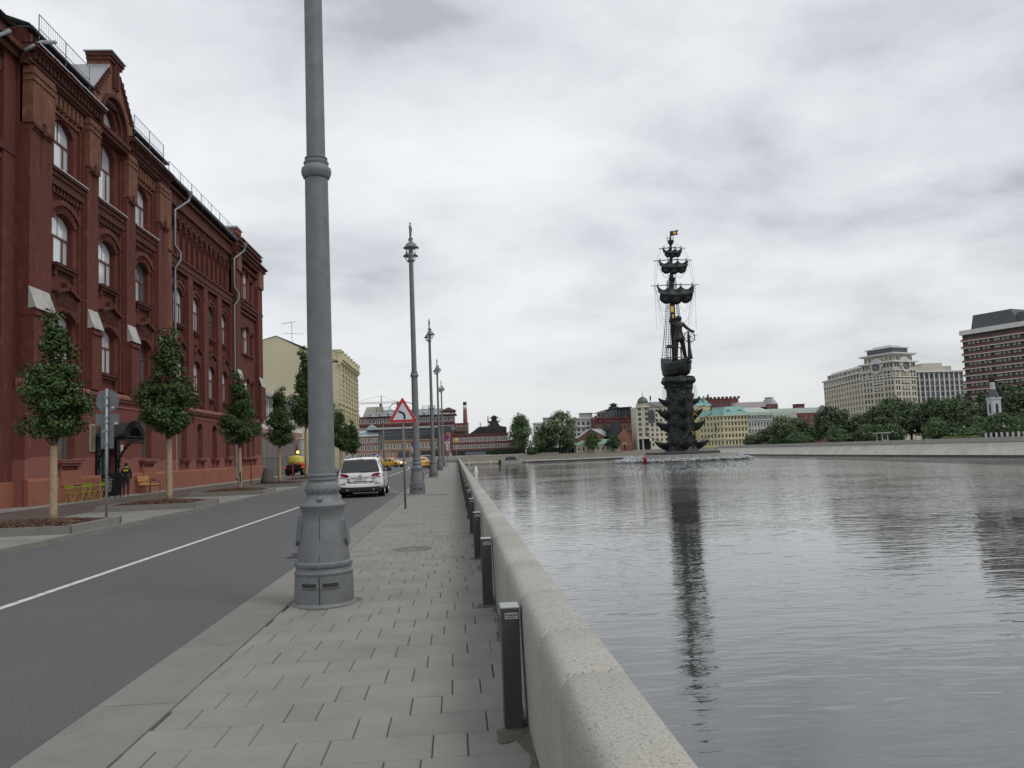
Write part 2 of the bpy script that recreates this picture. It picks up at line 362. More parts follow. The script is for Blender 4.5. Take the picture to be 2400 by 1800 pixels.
while y < 62:
    x = PX0-.83+((row*.31+rs.uniform(-.03, .03)) % .82); long = True; pcs = []
    while x < PX1:
        wd = .615 if long else .205; a, c = max(x, PX0), min(x+wd, PX1)
        if c-a > .05: pcs.append((a, c))
        x += wd; long = not long
    for a, c in pcs:
        dz = rs.uniform(-.0022, .0022)
        if cnt < 290:
            o = place('slab', slab_mesh(round((c-a)*50)/50 if c-a < .2 else c-a, .4), pv, ((a+c)/2, y+.2, dz)); o.rotation_euler = (rs.uniform(-.004, .004), rs.uniform(-.004, .004), rs.uniform(-.003, .003)); cnt += 1
        else:
            g = .004; zt = .014+dz; far.quad((a+g, y+g, zt), (c-g, y+g, zt), (c-g, y+.4-g, zt), (a+g, y+.4-g, zt)); far.quad((a+g, y+g, -.02), (c-g, y+g, -.02), (c-g, y+g, zt), (a+g, y+g, zt))
    y += .4; row += 1
tag(far.build('slab_field', mt_slab, pv), kind='stuff')
sheet('pavement_far', [(PX0, y), (PX1, y), (PX1, 165.5), (-1.9, 170.3), (-7.5, 173), (-90, 190.5), (-90, 187.5), (-8, 170.3), (-3.8, 166), (-2.6, 160), (PX0, 159)], .012, mat('slab_far', (.215, .207, .187), .85, var=.12, vs=2, coords='World'), parent=pv, kind=None)
mt_kerb = mat('concrete_kerb', (.198, .188, .168), .85, var=.10, vs=3, bump=.3, bs=90, stain=.35, ss=1.5, scol=(.15, .14, .12), rndv=.05, coords='World')
kb = MB(); hw, hl = .285, .9; kb.box(-hw, hw, -hl+.004, hl-.004, -.05, .016); kbm = kb.mesh('kerb_slab', mt_kerb)
y = 2.6; i = 0
while y < 160:
    place('kerb_slab', kbm, pv, (-2.31, y+.9, rs.uniform(-.002, .002))); y += 1.8; i += 1
b = MB(); b.lathe([(.36, .012), (.36, .022), (.335, .022), (.335, .017), (.30, .017), (.30, .02), (.06, .02)], 32)
for i in range(8):
    t = i*math.pi/4; b.cbox((.18*math.cos(t), .18*math.sin(t), .019), (.2, .03, .008), Matrix.Rotation(t, 4, 'Z'))
mh_ = b.build('manhole_cover', mat('manhole_iron', (.17, .162, .145), .8, .1, bump=.3, bs=60, stain=.4, ss=5), None); mh_.location = (-.85, 15.3, 0)
tag(mh_, 'round iron manhole cover set in the grey slab pavement by the river wall', 'manhole cover')
b = MB(); b.box(-.45, .45, -.25, .25, .0, .02); b.box(-.42, .42, -.22, -.2, .02, .024); o = b.build('access_hatch', mat('hatch_iron', (.15, .145, .13), .75, .1, stain=.4, ss=4), None); o.location = (-.85, 35.6, 0)
tag(o, 'flat rectangular metal hatch set in the pavement beyond the triangle sign', 'hatch')

# left pavement: kerb stones, pale slabs, brown strip, pale strip by the walls
LZ = .13
KL = [(-9.35, -15), (-9.35, 90), (-9.75, 100), (-12.55, 118), (-16.15, 138), (-20.6, 152), (-26, 158.6)]
def strip(off0, off1, z, m, name, parent=None, ymax=200):
    b = MB()
    for (x0, y0), (x1, y1) in zip(KL, KL[1:]): b.quad((x0+off0 if x0+off0 > -900 else x0, y0, z), (x1+off0, y1, z), (x1+off1, y1, z), (x0+off1, y0, z))
    return b.build(name, m, parent)
lp = strip(0, -30, LZ, mat('pale_slab_paving', (.215, .207, .186), .85, var=.12, vs=.9, stain=.3, ss=.6, coords='World'), 'pavement'); lp['kind'] = 'structure'
strip(-3.7, -7.9, LZ+.004, mat('brown_paving', (.098, .078, .066), .7, var=.2, vs=.8, stain=.4, ss=.4, scol=(.06, .048, .042), coords='World'), 'brown_strip', lp)
for k in range(60):                                          # joints of the pale slabs along the kerb
    yy = 8+k*1.25
    place('paving_slab', slab_mesh(1.6, 1.24), lp, (-10.2, yy, LZ-.006))
ks = MB(); ks.box(-.075, .075, -.5+.004, .5-.004, -.1, LZ+.006); ksm = ks.mesh('kerb_stone', mt_kerb)
y = 6
for k in range(84): place('kerb_stone', ksm, lp, (-9.275, y+k, rs.uniform(-.003, .003)))
b = MB()
for (x0, y0), (x1, y1) in zip(KL[1:], KL[2:]): b.quad((x0+.15, y0, -.1), (x1+.15, y1, -.1), (x1+.15, y1, LZ+.004), (x0+.15, y0, LZ+.004)); b.quad((x0+.15, y0, LZ+.004), (x1+.15, y1, LZ+.004), (x1, y1, LZ+.004), (x0, y0, LZ+.004))
b.build('kerb_curve', mt_kerb, lp)

# granite river parapet: coping and wall stones with rounded street edge
mt_gran = bpy.data.materials.new('grey_granite'); mt_gran.use_nodes = True
def granite(m, base, dark, light):
    t = m.node_tree; n = t.nodes; l = t.links; bb = n['Principled BSDF']; bb.inputs['Roughness'].default_value = .72; bb.inputs['Specular IOR Level'].default_value = .35
    g = n.new('ShaderNodeNewGeometry')
    def rmp(src, lo, hi, k=1.):
        q = n.new('ShaderNodeMapRange'); q.inputs[1].default_value = lo; q.inputs[2].default_value = hi; q.inputs[4].default_value = k; l.new(src, q.inputs[0]); return q.outputs[0]
    def nz(s, d): q = n.new('ShaderNodeTexNoise'); q.inputs['Scale'].default_value = s; q.inputs['Detail'].default_value = d; q.inputs['Roughness'].default_value = .7; l.new(g.outputs['Position'], q.inputs['Vector']); return q.outputs['Fac']
    cur = None
    def mixc(f, a, c):
        q = n.new('ShaderNodeMixRGB'); l.new(f, q.inputs[0])
        for i, v in ((1, a), (2, c)):
            if isinstance(v, tuple): q.inputs[i].default_value = v+(1,)
            else: l.new(v, q.inputs[i])
        return q.outputs[0]
    s1 = nz(170, 2); s2 = nz(75, 3); s3 = nz(1.3, 5); s4 = nz(.35, 3)
    cur = mixc(rmp(s1, .56, .66), base, light)
    cur = mixc(rmp(s2, .55, .64, .85), cur, dark)
    cur = mixc(rmp(s3, .48, .75, .45), cur, tuple(c*.66 for c in base))
    cur = mixc(rmp(s4, .45, .7, .35), cur, (base[0]*.9, base[1]*.83, base[2]*.7))
    oi = n.new('ShaderNodeObjectInfo'); r3 = n.new('ShaderNodeMapRange'); r3.inputs[3].default_value = .9; r3.inputs[4].default_value = 1.1; l.new(oi.outputs['Random'], r3.inputs[0])
    hs = n.new('ShaderNodeHueSaturation'); l.new(r3.outputs[0], hs.inputs['Value']); l.new(cur, hs.inputs['Color']); l.new(hs.outputs[0], bb.inputs['Base Color'])
    bp = n.new('ShaderNodeBump'); bp.inputs['Strength'].default_value = .55; bp.inputs['Distance'].default_value = .004; l.new(s2, bp.inputs['Height']); l.new(bp.outputs[0], bb.inputs['Normal'])
granite(mt_gran, (.355, .345, .312), (.12, .117, .11), (.53, .52, .485))
PROF = [(.395, -.06), (.385, .3), (.376, .66), (.378, .715), (.384, .748), (.395, .772), (.412, .789), (.436, .799), (.48, .803), (.56, .806), (.632, .803), (.648, .796), (.657, .782), (.66, .75), (.66, .55), (.67, -.06)]
def parapet_stone(length):
    k = MB(); g = .006; c = .017; n = len(PROF)
    cx, cz = .52, .37
    for yv, ins in ((g, c), (g+c, 0), (length-g-c, 0), (length-g, c)):
        for x, z in PROF:
            d = Vector((x-cx, z-cz)); d = d*(1-ins/max(.12, d.length)); k.v.append((cx+d.x, yv, cz+d.y if z > 0 else z))
    for i in range(3):
        for q in range(n-1): k.f.append((i*n+q, i*n+q+1, (i+1)*n+q+1, (i+1)*n+q)); k.m.append(0)
    k.f.append(tuple(range(n-1, -1, -1))); k.f.append(tuple(3*n+q for q in range(n))); k.m += [0, 0]
    me = k.mesh('stone', mt_gran, True); sharp(me, 50); return me
par = thing('river_parapet', 'low grey granite wall with rounded top running along the river walkway', 'parapet')
st = {s: parapet_stone(s) for s in (.8, 1.18, 1.5)}
y = 1.42; seq = [.8, 1.18, .8, 1.18, 1.5, 1.18, 1.18, 1.5]; i = 0
while y < 164.2:
    s = seq[i % len(seq)]; place('stone', st[s], par, (rs.uniform(-.004, .004), y, rs.uniform(-.004, .004)), rs.uniform(-.002, .002)); y += s; i += 1
px, py, ang = 0., y, 0.
for k in range(8):                                            # the wall swings left at the canal mouth
    place('stone', st[1.18], par, (px, py, 0), ang+R(4.8)); ang += R(9.6); px -= 1.08*math.sin(ang); py += 1.12*math.cos(ang)
for k in range(56):
    place('stone', st[1.5], par, (px, py, 0), ang); px -= 1.5*math.sin(ang); py += 1.5*math.cos(ang)
b = MB()
b.quad((.9, -60, -7), (.9, 166, -7), (.62, 166, -.055), (.62, -60, -.055)); b.quad((.62, -60, -.055), (.62, 166, -.055), (.38, 166, -.055), (.38, -60, -.055))
q = b.build('quay_wall', mat('quay_granite', (.25, .235, .21), .85, var=.2, vs=1, stain=.5, ss=.5)); q['kind'] = 'structure'

# bollards along the parapet
mt_bol = mat('bollard_paint', (.058, .062, .064), .45, .3, var=.12, vs=4, stain=.25, ss=3, scol=(.09, .088, .08)); mt_steel = mat('brushed_steel', (.36, .38, .38), .45, .6, var=.08, vs=9)
mt_stick = mat('sticker', (.36, .36, .37), .6, var=.15, vs=40); mt_ink = mat('ink', (.03, .03, .035), .7)
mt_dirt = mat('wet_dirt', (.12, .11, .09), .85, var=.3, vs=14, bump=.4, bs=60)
bol = thing('bollard', 'dark steel post light with bright cap against the granite wall', 'bollard', (.30, 5.28, 0), 0, 'bollards along the granite wall')
b = MB(); b.box(-.056, .056, -.085, .085, -.02, .735); b.build('post', mt_bol, bol, bevel=.004)
b = MB(); b.box(-.058, .058, -.087, .087, .737, .747); b.build('cap', mt_steel, bol, bevel=.002)
b = MB(); b.box(-.034, .05, -.0875, -.0855, .675, .712); stk = b.build('sticker', mt_stick, bol)
t = text_mesh('SVAROG', .017); t.materials.clear(); t.materials.append(mt_ink); o = place('lettering', t, stk, (.008, -.0885, .700)); o.rotation_euler = (R(90), 0, 0); o.scale = (1.15, 1, 1)
b = MB(); b.box(-.026, .03, -.0885, -.0872, .682, .686); b.build('small_print', mt_ink, stk)
for k in range(1, 38):
    dup(bol, (.30+rs.uniform(-.004, .004), 5.28+k*4.18, 0), R(rs.uniform(-1, 1)))
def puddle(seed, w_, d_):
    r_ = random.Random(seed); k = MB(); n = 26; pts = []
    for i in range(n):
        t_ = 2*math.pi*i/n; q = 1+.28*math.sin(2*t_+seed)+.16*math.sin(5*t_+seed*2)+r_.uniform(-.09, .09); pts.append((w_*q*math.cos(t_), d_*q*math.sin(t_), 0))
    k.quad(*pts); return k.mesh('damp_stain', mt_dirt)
r_ = random.Random(12); b = MB(); y = 3.3; c = .34                      # grime washed along the foot of the wall
while y < 60:
    s_ = r_.uniform(.06, .14); a = c; c = min(.37, max(.20, c+r_.uniform(-.035, .035)+.02*(.33-c)))
    b.quad((a, y, .0178), (.385, y, .0178), (.385, y+s_, .0178), (c, y+s_, .0178)); y += s_
b.build('wall_foot_grime', mt_dirt, pv)
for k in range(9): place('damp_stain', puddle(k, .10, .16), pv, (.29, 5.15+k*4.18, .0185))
# ------------------------------------------------------------ red brick factory house on the left
mb_red = brick_mat('painted_brick', (.150, .045, .034), (.125, .038, .030), (.105, .036, .03), stain=.55, scol=(.055, .022, .018), bumpk=.22)
mb_raw = brick_mat('bare_brick', (.24, .10, .06), (.17, .066, .043), (.15, .09, .068), stain=.6, scol=(.06, .03, .024), bumpk=.5)
mb_low = brick_mat('ground_floor_brick', (.175, .057, .045), (.16, .052, .041), (.14, .05, .041), stain=.2, scol=(.10, .035, .03), patch=((.245, .098, .08), 0, 2.12, .16))
mb_dark = brick_mat('sooty_brick', (.125, .043, .033), (.10, .035, .028), (.09, .04, .031), stain=.6, scol=(.035, .016, .013), bumpk=.5)
mt_plinth = mat('terracotta_render', (.245, .09, .054), .85, var=.12, vs=.7, stain=.3, ss=.6, scol=(.2, .062, .04), bump=.2, bs=30, coords='World')
mt_wframe = mat('brown_window_paint', (.125, .05, .037), .55, var=.2, vs=6)
mt_pane = glass_mat('window_pane', (.56, .60, .61), .045, .9, 2.1)
mt_pane2 = glass_mat('dark_window_pane', (.10, .12, .12), .05, .9, 1.8)
mt_flash = mat('zinc_flashing', (.42, .44, .45), .45, .6, var=.15, vs=1.2)
mt_eave = mat('dark_eave_metal', (.045, .045, .055), .5, .4)
mt_pipe = mat('galvanised_pipe', (.21, .235, .25), .5, .55, var=.15, vs=3)
XB = -19.0
def seg(a, r, n=8):
    Rr = (a*a+r*r)/(2*r); th = math.asin(min(1, a/Rr)) if r <= a else math.pi-math.asin(min(1, a/Rr)); return [(Rr*math.sin(-th+2*th*i/n), Rr*math.cos(-th+2*th*i/n)-Rr+r) for i in range(n+1)]
def arch(yc, w_, z0, zs, r, n=8):
    return [(yc-w_/2, z0), (yc+w_/2, z0)]+[(yc+y_, zs+z_) for y_, z_ in reversed(seg(w_/2, r, n))]
def arcband(m, yc, a, zs, r, th, x0, x1, n=10, legs=0.):
    inn = [(yc+y_, zs+z_) for y_, z_ in seg(a, r, n)]; sc = (a+th)/a
    outp = [(yc+y_*sc, zs+(z_-r)*sc+r+th*.9) for y_, z_ in seg(a, r, n)]
    if legs: inn = [(inn[0][0], zs-legs)]+inn+[(inn[-1][0], zs-legs)]; outp = [(outp[0][0], zs-legs)]+outp+[(outp[-1][0], zs-legs)]
    for i in range(len(inn)-1):
        (a0, b0), (a1, b1), (c0, d0), (c1, d1) = inn[i], inn[i+1], outp[i], outp[i+1]
        m.quad((x1, a0, b0), (x1, c0, d0), (x1, c1, d1), (x1, a1, b1)); m.quad((x0, c0, d0), (x1, c0, d0), (x1, c1, d1), (x0, c1, d1)); m.quad((x1, a0, b0), (x0, a0, b0), (x0, a1, b1), (x1, a1, b1))
    for p, q in ((inn[0], outp[0]), (inn[-1], outp[-1])): m.quad((x0, *p), (x1, *p), (x1, *q), (x0, *q))
WM = {}
def window(parent, x, yc, w_, z0, zs, r, three=True, glass=None):
    key = (round(w_, 2), round(zs-z0, 2), round(r, 2), three)
    if key not in WM:
        h = zs-z0; k = MB(); t = .075; outp = arch(0, w_, 0, h, r); inn = arch(0, w_-2*t, t, h-.01, max(.03, r-t*.6))
        n = len(outp)
        for i in range(n):
            j = (i+1) % n; k.quad((.06, *outp[i]), (.06, *outp[j]), (.06, *inn[j]), (.06, *inn[i])); k.quad((.06, *inn[i]), (.06, *inn[j]), (0, *inn[j]), (0, *inn[i]))
        tz = h*.66; k.box(.0, .075, -w_/2+t, w_/2-t, tz, tz+.1); ms = (-w_*.22, w_*.22) if three else (0,)
        for y_ in ms: k.box(.0, .065, y_-.05, y_+.05, t, tz)
        k.box(.01, .04, -.018, .018, tz+.1, h+r-t)
        fm = k.mesh('frame', mt_wframe); ps = []
        ed = [-w_/2+t]+list(ms)+[w_/2-t]
        for a, c in zip(ed, ed[1:]): q = MB(); q.quad((0, a, t), (0, c, t), (0, c, tz), (0, a, tz)); ps.append(q.mesh('pane', mt_pane))
        q = MB(); q.quad(*[(0, *p) for p in [(-w_/2+t, tz)]+[(w_/2-t, tz)]+[(p0, p1) for p0, p1 in inn[2:]]]); ps.append(q.mesh('pane', mt_pane))
        WM[key] = (fm, ps)
    fm, ps = WM[key]
    f = place('window', fm, parent, (x, yc, z0))
    for p in ps:
        o = place('pane', p, f, (rnd.uniform(.012, .022), 0, 0)); o.rotation_euler = (0, R(rnd.uniform(-.5, .5)), R(rnd.uniform(-.6, .6)))
        if glass: o.data = p.copy(); o.data.materials.clear(); o.data.materials.append(glass)
    return f
def dentils(m, y0, y1, z0, z1, x0, x1, step=.32, duty=.5):
    n = max(1, int((y1-y0)/step)); s = (y1-y0)/n
    for i in range(n): m.box(x0, x1, y0+i*s+s*(1-duty)/2, y0+i*s+s*(1+duty)/2, z0, z1)
red = thing('factory_building', 'long four storey red brick factory with gable and arched windows beside the road', 'building', (0, 0, 0))
F2, F3, F4 = (6.8, 8.95, .42), (11.6, 13.75, .45), (16.45, 18.45, .5)
# --- the projecting front, bays A B C
XW, XP, XL = -18.98, -18.62, -18.38
bays = [41.4, 46.55, 51.7]; pil = [(37.5, 39.55), (43.3, 44.65), (48.45, 49.8), (53.6, 55.45)]
holes = []
for i, yc in enumerate(bays):
    holes += [arch(yc, 2.2, *F2), arch(yc, 2.2, *F3), arch(yc, 2.2, 16.45, 18.45+(.75 if i == 1 else 0), .5)]
W = MB(); W.wallx(XW, [(37.5, 5.55), (55.45, 5.55), (55.45, 20.2), (37.5, 20.2)], holes, .32); W.build('wall', mb_red, red)
for y_ in (37.52, 55.43): W = MB(); W.quad((XW, y_, .1), (XW, y_, 21.8), (-20, y_, 21.8), (-20, y_, .1)); W.build('side_wall', mb_red, red)
for i, yc in enumerate(bays):
    for j, (z0, zs, r) in enumerate((F2, F3, (16.45, 18.45+(.75 if i == 1 else 0), .5))):
        window(red, XW-.29, yc, 2.2, z0, zs, r, True, mt_pane2 if (i, j) in ((2, 1), (2, 0)) else None)
    y0, y1 = pil[i][1], pil[i+1][0]
    k = MB()                                                  # stepped jamb strips beside the pilasters
    for d, xx in ((.14, XW+.24), (.34, XW+.12)):
        k.box(XW, xx, y0, y0+d, 5.9, 19.3); k.box(XW, xx, y1-d, y1, 5.9, 19.3)
    k.build('jamb_strip', mb_red, red)
    k = MB()                                                  # full-width ledge under the top windows
    for a, c, d in ((15.95, 16.12, .40), (15.72, 15.95, .30), (15.5, 15.72, .22), (15.3, 15.46, .26)): k.box(XW, XW+d, y0, y1, a, c)
    k.build('ledge', mb_dark, red)
    k = MB(); k.quad((XW, y0, 16.15), (XW+.44, y0, 16.125), (XW+.44, y1, 16.125), (XW, y1, 16.15)); k.quad((XW+.44, y0, 16.125), (XW+.44, y0, 16.07), (XW+.44, y1, 16.07), (XW+.44, y1, 16.125)); k.build('flashing', mt_flash, red)
    k = MB(); dentils(k, y0+.1, y1-.1, 14.98, 15.3, XW, XW+.17, .34, .55); dentils(k, y0+.1, y1-.1, 14.8, 14.98, XW, XW+.1, .34, .3)
    tag(k.build('corbel_table', mb_dark, red), kind='stuff')
    if i != 1:
        k = MB(); k.box(XW, XW+.16, y0, y1, 19.85, 20.2); dentils(k, y0+.06, y1-.06, 19.3, 19.85, XW, XW+.2, .42, .55); dentils(k, y0+.06, y1-.06, 19.12, 19.3, XW, XW+.12, .42, .3); k.box(XW, XW+.1, y0, y1, 19.0, 19.1)
        tag(k.build('corbel_table', mb_raw, red), kind='stuff')
    k = MB(); arcband(k, yc, 1.13, F3[1], F3[2], .58, XW, XW+.09); arcband(k, yc, 1.42, F3[1]+.28, F3[2]+.1, .28, XW, XW+.19)
    for q in range(11):
        t_ = -.8+1.6*q/10; k.cbox((XW+.1, yc+t_*1.12, F3[1]+F3[2]+.24-.33*t_*t_), (.08, .055, .36), Matrix.Rotation(-t_*.55, 4, 'X'))
    k.build('window_hood', mb_red, red)
    k = MB(); a = 1.38                                        # gabled hood with knob over the first-floor window
    k.prism([(yc-a, 9.0), (yc-a, 9.95), (yc-a*.55, 10.3), (yc, 10.42), (yc+a*.55, 10.3), (yc+a, 9.95), (yc+a, 9.0), (yc+1.11, 8.95)]+[(yc+p, 8.95+q) for p, q in reversed(seg(1.11, .42, 8))][1:], XW, XW+.2, 'x')
    for s_ in (-1, 1):
        k.cbox((XW+.2, yc+s_*.62, 10.30), (.42, 1.38, .13), Matrix.Rotation(-s_*.27, 4, 'X'))
    k.box(XW+.02, XW+.26, yc-.07, yc+.07, 10.3, 10.78)
    for q in range(12): k.box(XW+.2, XW+.245, yc-1.08+q*.19, yc-1.0+q*.19, 9.55, 9.98)
    k.build('window_hood', mb_dark, red)
    for z0 in (F2[0], F3[0]):                                 # sills on brackets
        k = MB(); k.box(XW, XW+.30, yc-1.2, yc+1.2, z0-.16, z0-.03); k.box(XW, XW+.2, yc-1.1, yc+1.1, z0-.32, z0-.16)
        for s_ in (-1, 1): k.box(XW, XW+.16, yc+s_*.95-.1, yc+s_*.95+.1, z0-.62, z0-.32)
        k.box(XW, XW+.07, yc-.8, yc+.8, z0-.44, z0-.36); k.build('sill', mb_dark, red)
        k = MB(); k.quad((XW, yc-1.22, z0+.0), (XW+.33, yc-1.22, z0-.025), (XW+.33, yc+1.22, z0-.025), (XW, yc+1.22, z0)); k.build('flashing', mt_flash, red)
for i, (y0, y1) in enumerate(pil):
    k = MB(); k.box(XW-.1, XP, y0, y1, 5.7, 17.1); k.build('pilaster', mb_red, red)
    k = MB(); k.box(XW-.1, XP+.12, y0+.02, y1-.02, 17.35, 19.98); k.box(XW, XP+.06, y0+.1, y1-.1, 17.1, 17.35)
    for q in (19.3, 19.62): k.box(XW, XP+.17, y0-.02, y1+.02, q, q+.12)
    k.build('pilaster_head', mb_raw, red)
    k = MB(); ym = (y0+y1)/2; k.box(XW, XP+.16, y0+.12, y1-.12, 17.18, 17.34); k.box(XW, XP+.2, ym-.12, ym+.12, 17.06, 17.6); k.box(XP-.05, XP+.02, ym-.045, ym+.045, 15.3, 17.2); k.build('corbel', mb_dark, red)
    if i < 4:                                                 # lower, thicker part of the pilaster with its sloping pale cap
        yy0, yy1 = (y0-.02, y1-.25) if i == 0 else (y0+.1, y1-.1)
        k = MB(); k.box(XW, XL, yy0, yy1, 5.7, 8.9); k.box(XW, XL+.08, yy0-.015, yy1+.015, 8.55, 8.72); k.build('pilaster_base', mb_red, red)
        k = MB(); k.quad((XL+.1, yy0-.03, 8.9), (XL+.1, yy1+.03, 8.9), (XP+.01, yy1+.03, 9.85), (XP+.01, yy0-.03, 9.85)); k.quad((XL+.1, yy0-.03, 8.9), (XL+.1, yy1+.03, 8.9), (XL+.1, yy1+.03, 8.84), (XL+.1, yy0-.03, 8.84)); k.quad((XL+.1, yy0-.03, 8.9), (XP, yy0-.03, 9.85), (XP, yy0-.03, 8.85)); k.build('sloping_cap', mat('pale_zinc', (.40, .385, .355), .65, .1, var=.15, vs=1.5, stain=.4, ss=2), red)
# cornice, broken by the gable of bay B
for a, c in ((37.3, 44.7), (48.4, 55.6)):
    k = MB()
    for z0, z1, d in ((20.0, 20.12, .32), (20.12, 20.3, .42), (20.62, 20.72, .62), (20.72, 20.9, .78)): k.box(XW, XW+d, a, c, z0, z1)
    k.build('cornice', mb_dark, red)
    k = MB(); dentils(k, a+.1, c-.1, 20.3, 20.62, XW, XW+.55, .36, .5); k.box(XW, XW+.36, a, c, 20.3, 20.62); tag(k.build('corbel_table', mb_dark, red), kind='stuff')
    n = 5
    for q in range(n):
        y0, y1 = lerp(a, c, q/n), lerp(a, c, (q+1)/n)-.06; dz = rnd.uniform(-.03, .03)
        k = MB(); k.quad((XW, y0, 21.0+dz), (XW+.86, y0, 20.93+dz), (XW+.86, y1, 20.93-dz), (XW, y1, 21.0)); k.quad((XW+.86, y0, 20.93+dz), (XW+.86, y0, 20.86+dz), (XW+.86, y1, 20.86-dz), (XW+.86, y1, 20.93-dz)); k.build('flashing', mt_flash, red)
    k = MB(); k.box(-20, XW+.1, a+.25, c-.1, 20.9, 21.75); dentils(k, a+.3, c-.2, 21.15, 21.6, XW+.1, XW+.24, .4, .5); k.build('attic_wall', mb_dark, red)
    k = MB(); k.box(-19.4, XW+.42, a+.2, c+.0, 21.75, 21.86); k.build('eave', mt_eave, red)
k = MB(); yc = 46.55; hp = [(yc-2.6, 20.2), (yc+2.6, 20.2), (yc+2.6, 21.9), (yc+.75, 24.0), (yc+.75, 24.35), (yc-.75, 24.35), (yc-.75, 24.0), (yc-2.6, 21.9)]
lun = arch(yc, 2.1, 20.45, 20.75, 1.0, 12)
XG = XW+.42
k.wallx(XG, hp, [arch(yc, 3.3, 20.2001, 20.75, 1.62, 14)], .3); 
for i in range(len(hp)):
    (a, b_), (c, d) = hp[i], hp[(i+1) % len(hp)]; k.quad((XG, a, b_), (XG, c, d), (XG-1.2, c, d), (XG-1.2, a, b_))
k.build('gable', mb_raw, red)
k = MB(); k.wallx(XG-.3, arch(yc, 3.3, 20.2, 20.75, 1.62, 14), [lun], .35); k.build('tympanum', mb_red, red)
k = MB(); arcband(k, yc, 1.62, 20.75, 1.6, .22, XG-.1, XG+.1, 14, .55); arcband(k, yc, 1.3, 20.75, 1.28, .2, XG-.35, XG-.12, 14, .4); k.build('arch_moulding', mb_dark, red)
k = MB()
for s_ in (-1, 1):
    for q in range(7): t_ = q/6; k.box(XG, XG+.14, yc+s_*lerp(2.35, .95, t_)-.08, yc+s_*lerp(2.35, .95, t_)+.08, lerp(21.75, 23.4, t_), lerp(22.05, 23.7, t_))
tag(k.build('corbel_table', mb_dark, red), kind='stuff')
k = MB(); k.box(XG, XG+.16, yc-.3, yc-.1, 22.9, 24.2); k.box(XG, XG+.16, yc+.1, yc+.3, 22.9, 24.2); k.box(XG-1.2, XG+.12, yc-.85, yc+.85, 24.3, 24.5); k.box(XG-1.2, XG+.2, yc-.92, yc+.92, 24.5, 24.72); k.build('gable_cap', mb_dark, red)
k = MB(); k.box(XG-1.3, XG+.28, yc-1.0, yc+1.0, 24.72, 24.78)
for s_ in (-1, 1): k.quad((XG+.06, yc+s_*2.85, 21.85), (XG+.06, yc+s_*.76, 24.05), (XG-4.5, yc+s_*.76, 24.05), (XG-3.5, yc+s_*2.85, 21.85)); k.quad((XG+.06, yc+s_*2.85, 21.85), (XG+.06, yc+s_*.76, 24.05), (XG+.06, yc+s_*.76, 23.97), (XG+.06, yc+s_*2.85, 21.77))
k.build('gable_roof', mt_flash, red)
f = window(red, XG-.62, yc, 2.1, 20.45, 20.75, .98)
k = MB(); k.box(XW, XG+.2, 44.7, 48.4, 20.0, 20.22); k.box(XW, XG+.1, 44.7, 48.4, 19.8, 20.0); k.build('ledge', mb_dark, red)
# --- right wing
X2, X2P = -19.3, -18.98
wb = [59.4, 63.1, 66.85, 70.6]; wp = [(55.45, 57.6), (60.7, 61.8), (64.4, 65.55), (68.15, 69.3), (72.0, 72.9)]
holes = []
for yc in wb: holes += [arch(yc, 1.8, *F2), arch(yc, 1.8, *F3)]
na = 12; niches = [arch(57.0+(15.0/na)*(q+.5), .82, 16.4, 18.75, .4, 6) for q in range(na)]
W = MB(); W.wallx(X2, [(55.44, 5.55), (72.9, 5.55), (72.9, 20.0), (55.4, 20.0)], holes+niches, .3); W.build('wall', mb_red, red)
k = MB()
for q in range(na): yq = 57.0+(15.0/na)*(q+.5); k.quad((X2-.28, yq-.5, 16.3), (X2-.28, yq+.5, 16.3), (X2-.28, yq+.5, 19.3), (X2-.28, yq-.5, 19.3)); k.box(X2-.28, X2-.1, yq-.14, yq-.06, 16.4, 18.6)
k.build('blind_arcade', mb_red, red)
k = MB()
for q in range(na+1): yq = 57.0+(15.0/na)*q; k.box(X2, X2+.2, yq-.17, yq+.17, 18.45, 18.75); k.box(X2, X2+.13, yq-.1, yq+.1, 18.2, 18.45); k.box(X2, X2+.22, yq-.2, yq+.2, 18.75, 18.9)
for q in range(na): arcband(k, 57.0+(15.0/na)*(q+.5), .42, 18.75, .4, .2, X2, X2+.14, 6)
tag(k.build('arcade_corbels', mb_dark, red), kind='stuff')
for i, yc in enumerate(wb):
    for j, (z0, zs, r) in enumerate((F2, F3)): window(red, X2-.13, yc, 1.8, z0, zs, r, True, mt_pane2 if (i, j) in ((2, 1),) else None)
    k = MB(); arcband(k, yc, .88, F3[1], F3[2], .45, X2, X2+.09); arcband(k, yc, 1.0, F3[1]+.25, F3[2]+.06, .25, X2, X2+.17); k.build('window_hood', mb_red, red)
    k = MB(); a = 1.0; k.prism([(yc-a, 9.0), (yc-a, 9.85), (yc, 10.3), (yc+a, 9.85), (yc+a, 9.0), (yc+.87, 8.95)]+[(yc+p, 8.95+q) for p, q in reversed(seg(.87, .42, 8))][1:], X2, X2+.18, 'x')
    for s_ in (-1, 1): k.cbox((X2+.16, yc+s_*.5, 10.16), (.36, 1.1, .11), Matrix.Rotation(-s_*.38, 4, 'X'))
    k.box(X2, X2+.22, yc-.06, yc+.06, 10.2, 10.6); k.build('window_hood', mb_dark, red)
    for z0 in (F2[0], F3[0]):
        k = MB(); k.box(X2, X2+.26, yc-.95, yc+.95, z0-.15, z0-.02); k.box(X2, X2+.16, yc-.85, yc+.85, z0-.3, z0-.15); k.build('sill', mb_dark, red)
    y0, y1 = wp[i][1], wp[i+1][0]
    k = MB(); k.box(X2, X2+.14, y0, y0+.16, 5.9, 15); k.box(X2, X2+.14, y1-.16, y1, 5.9, 15); dentils(k, y0+.1, y1-.1, 14.8, 15.1, X2, X2+.14, .3, .5); k.build('jamb_strip', mb_red, red)
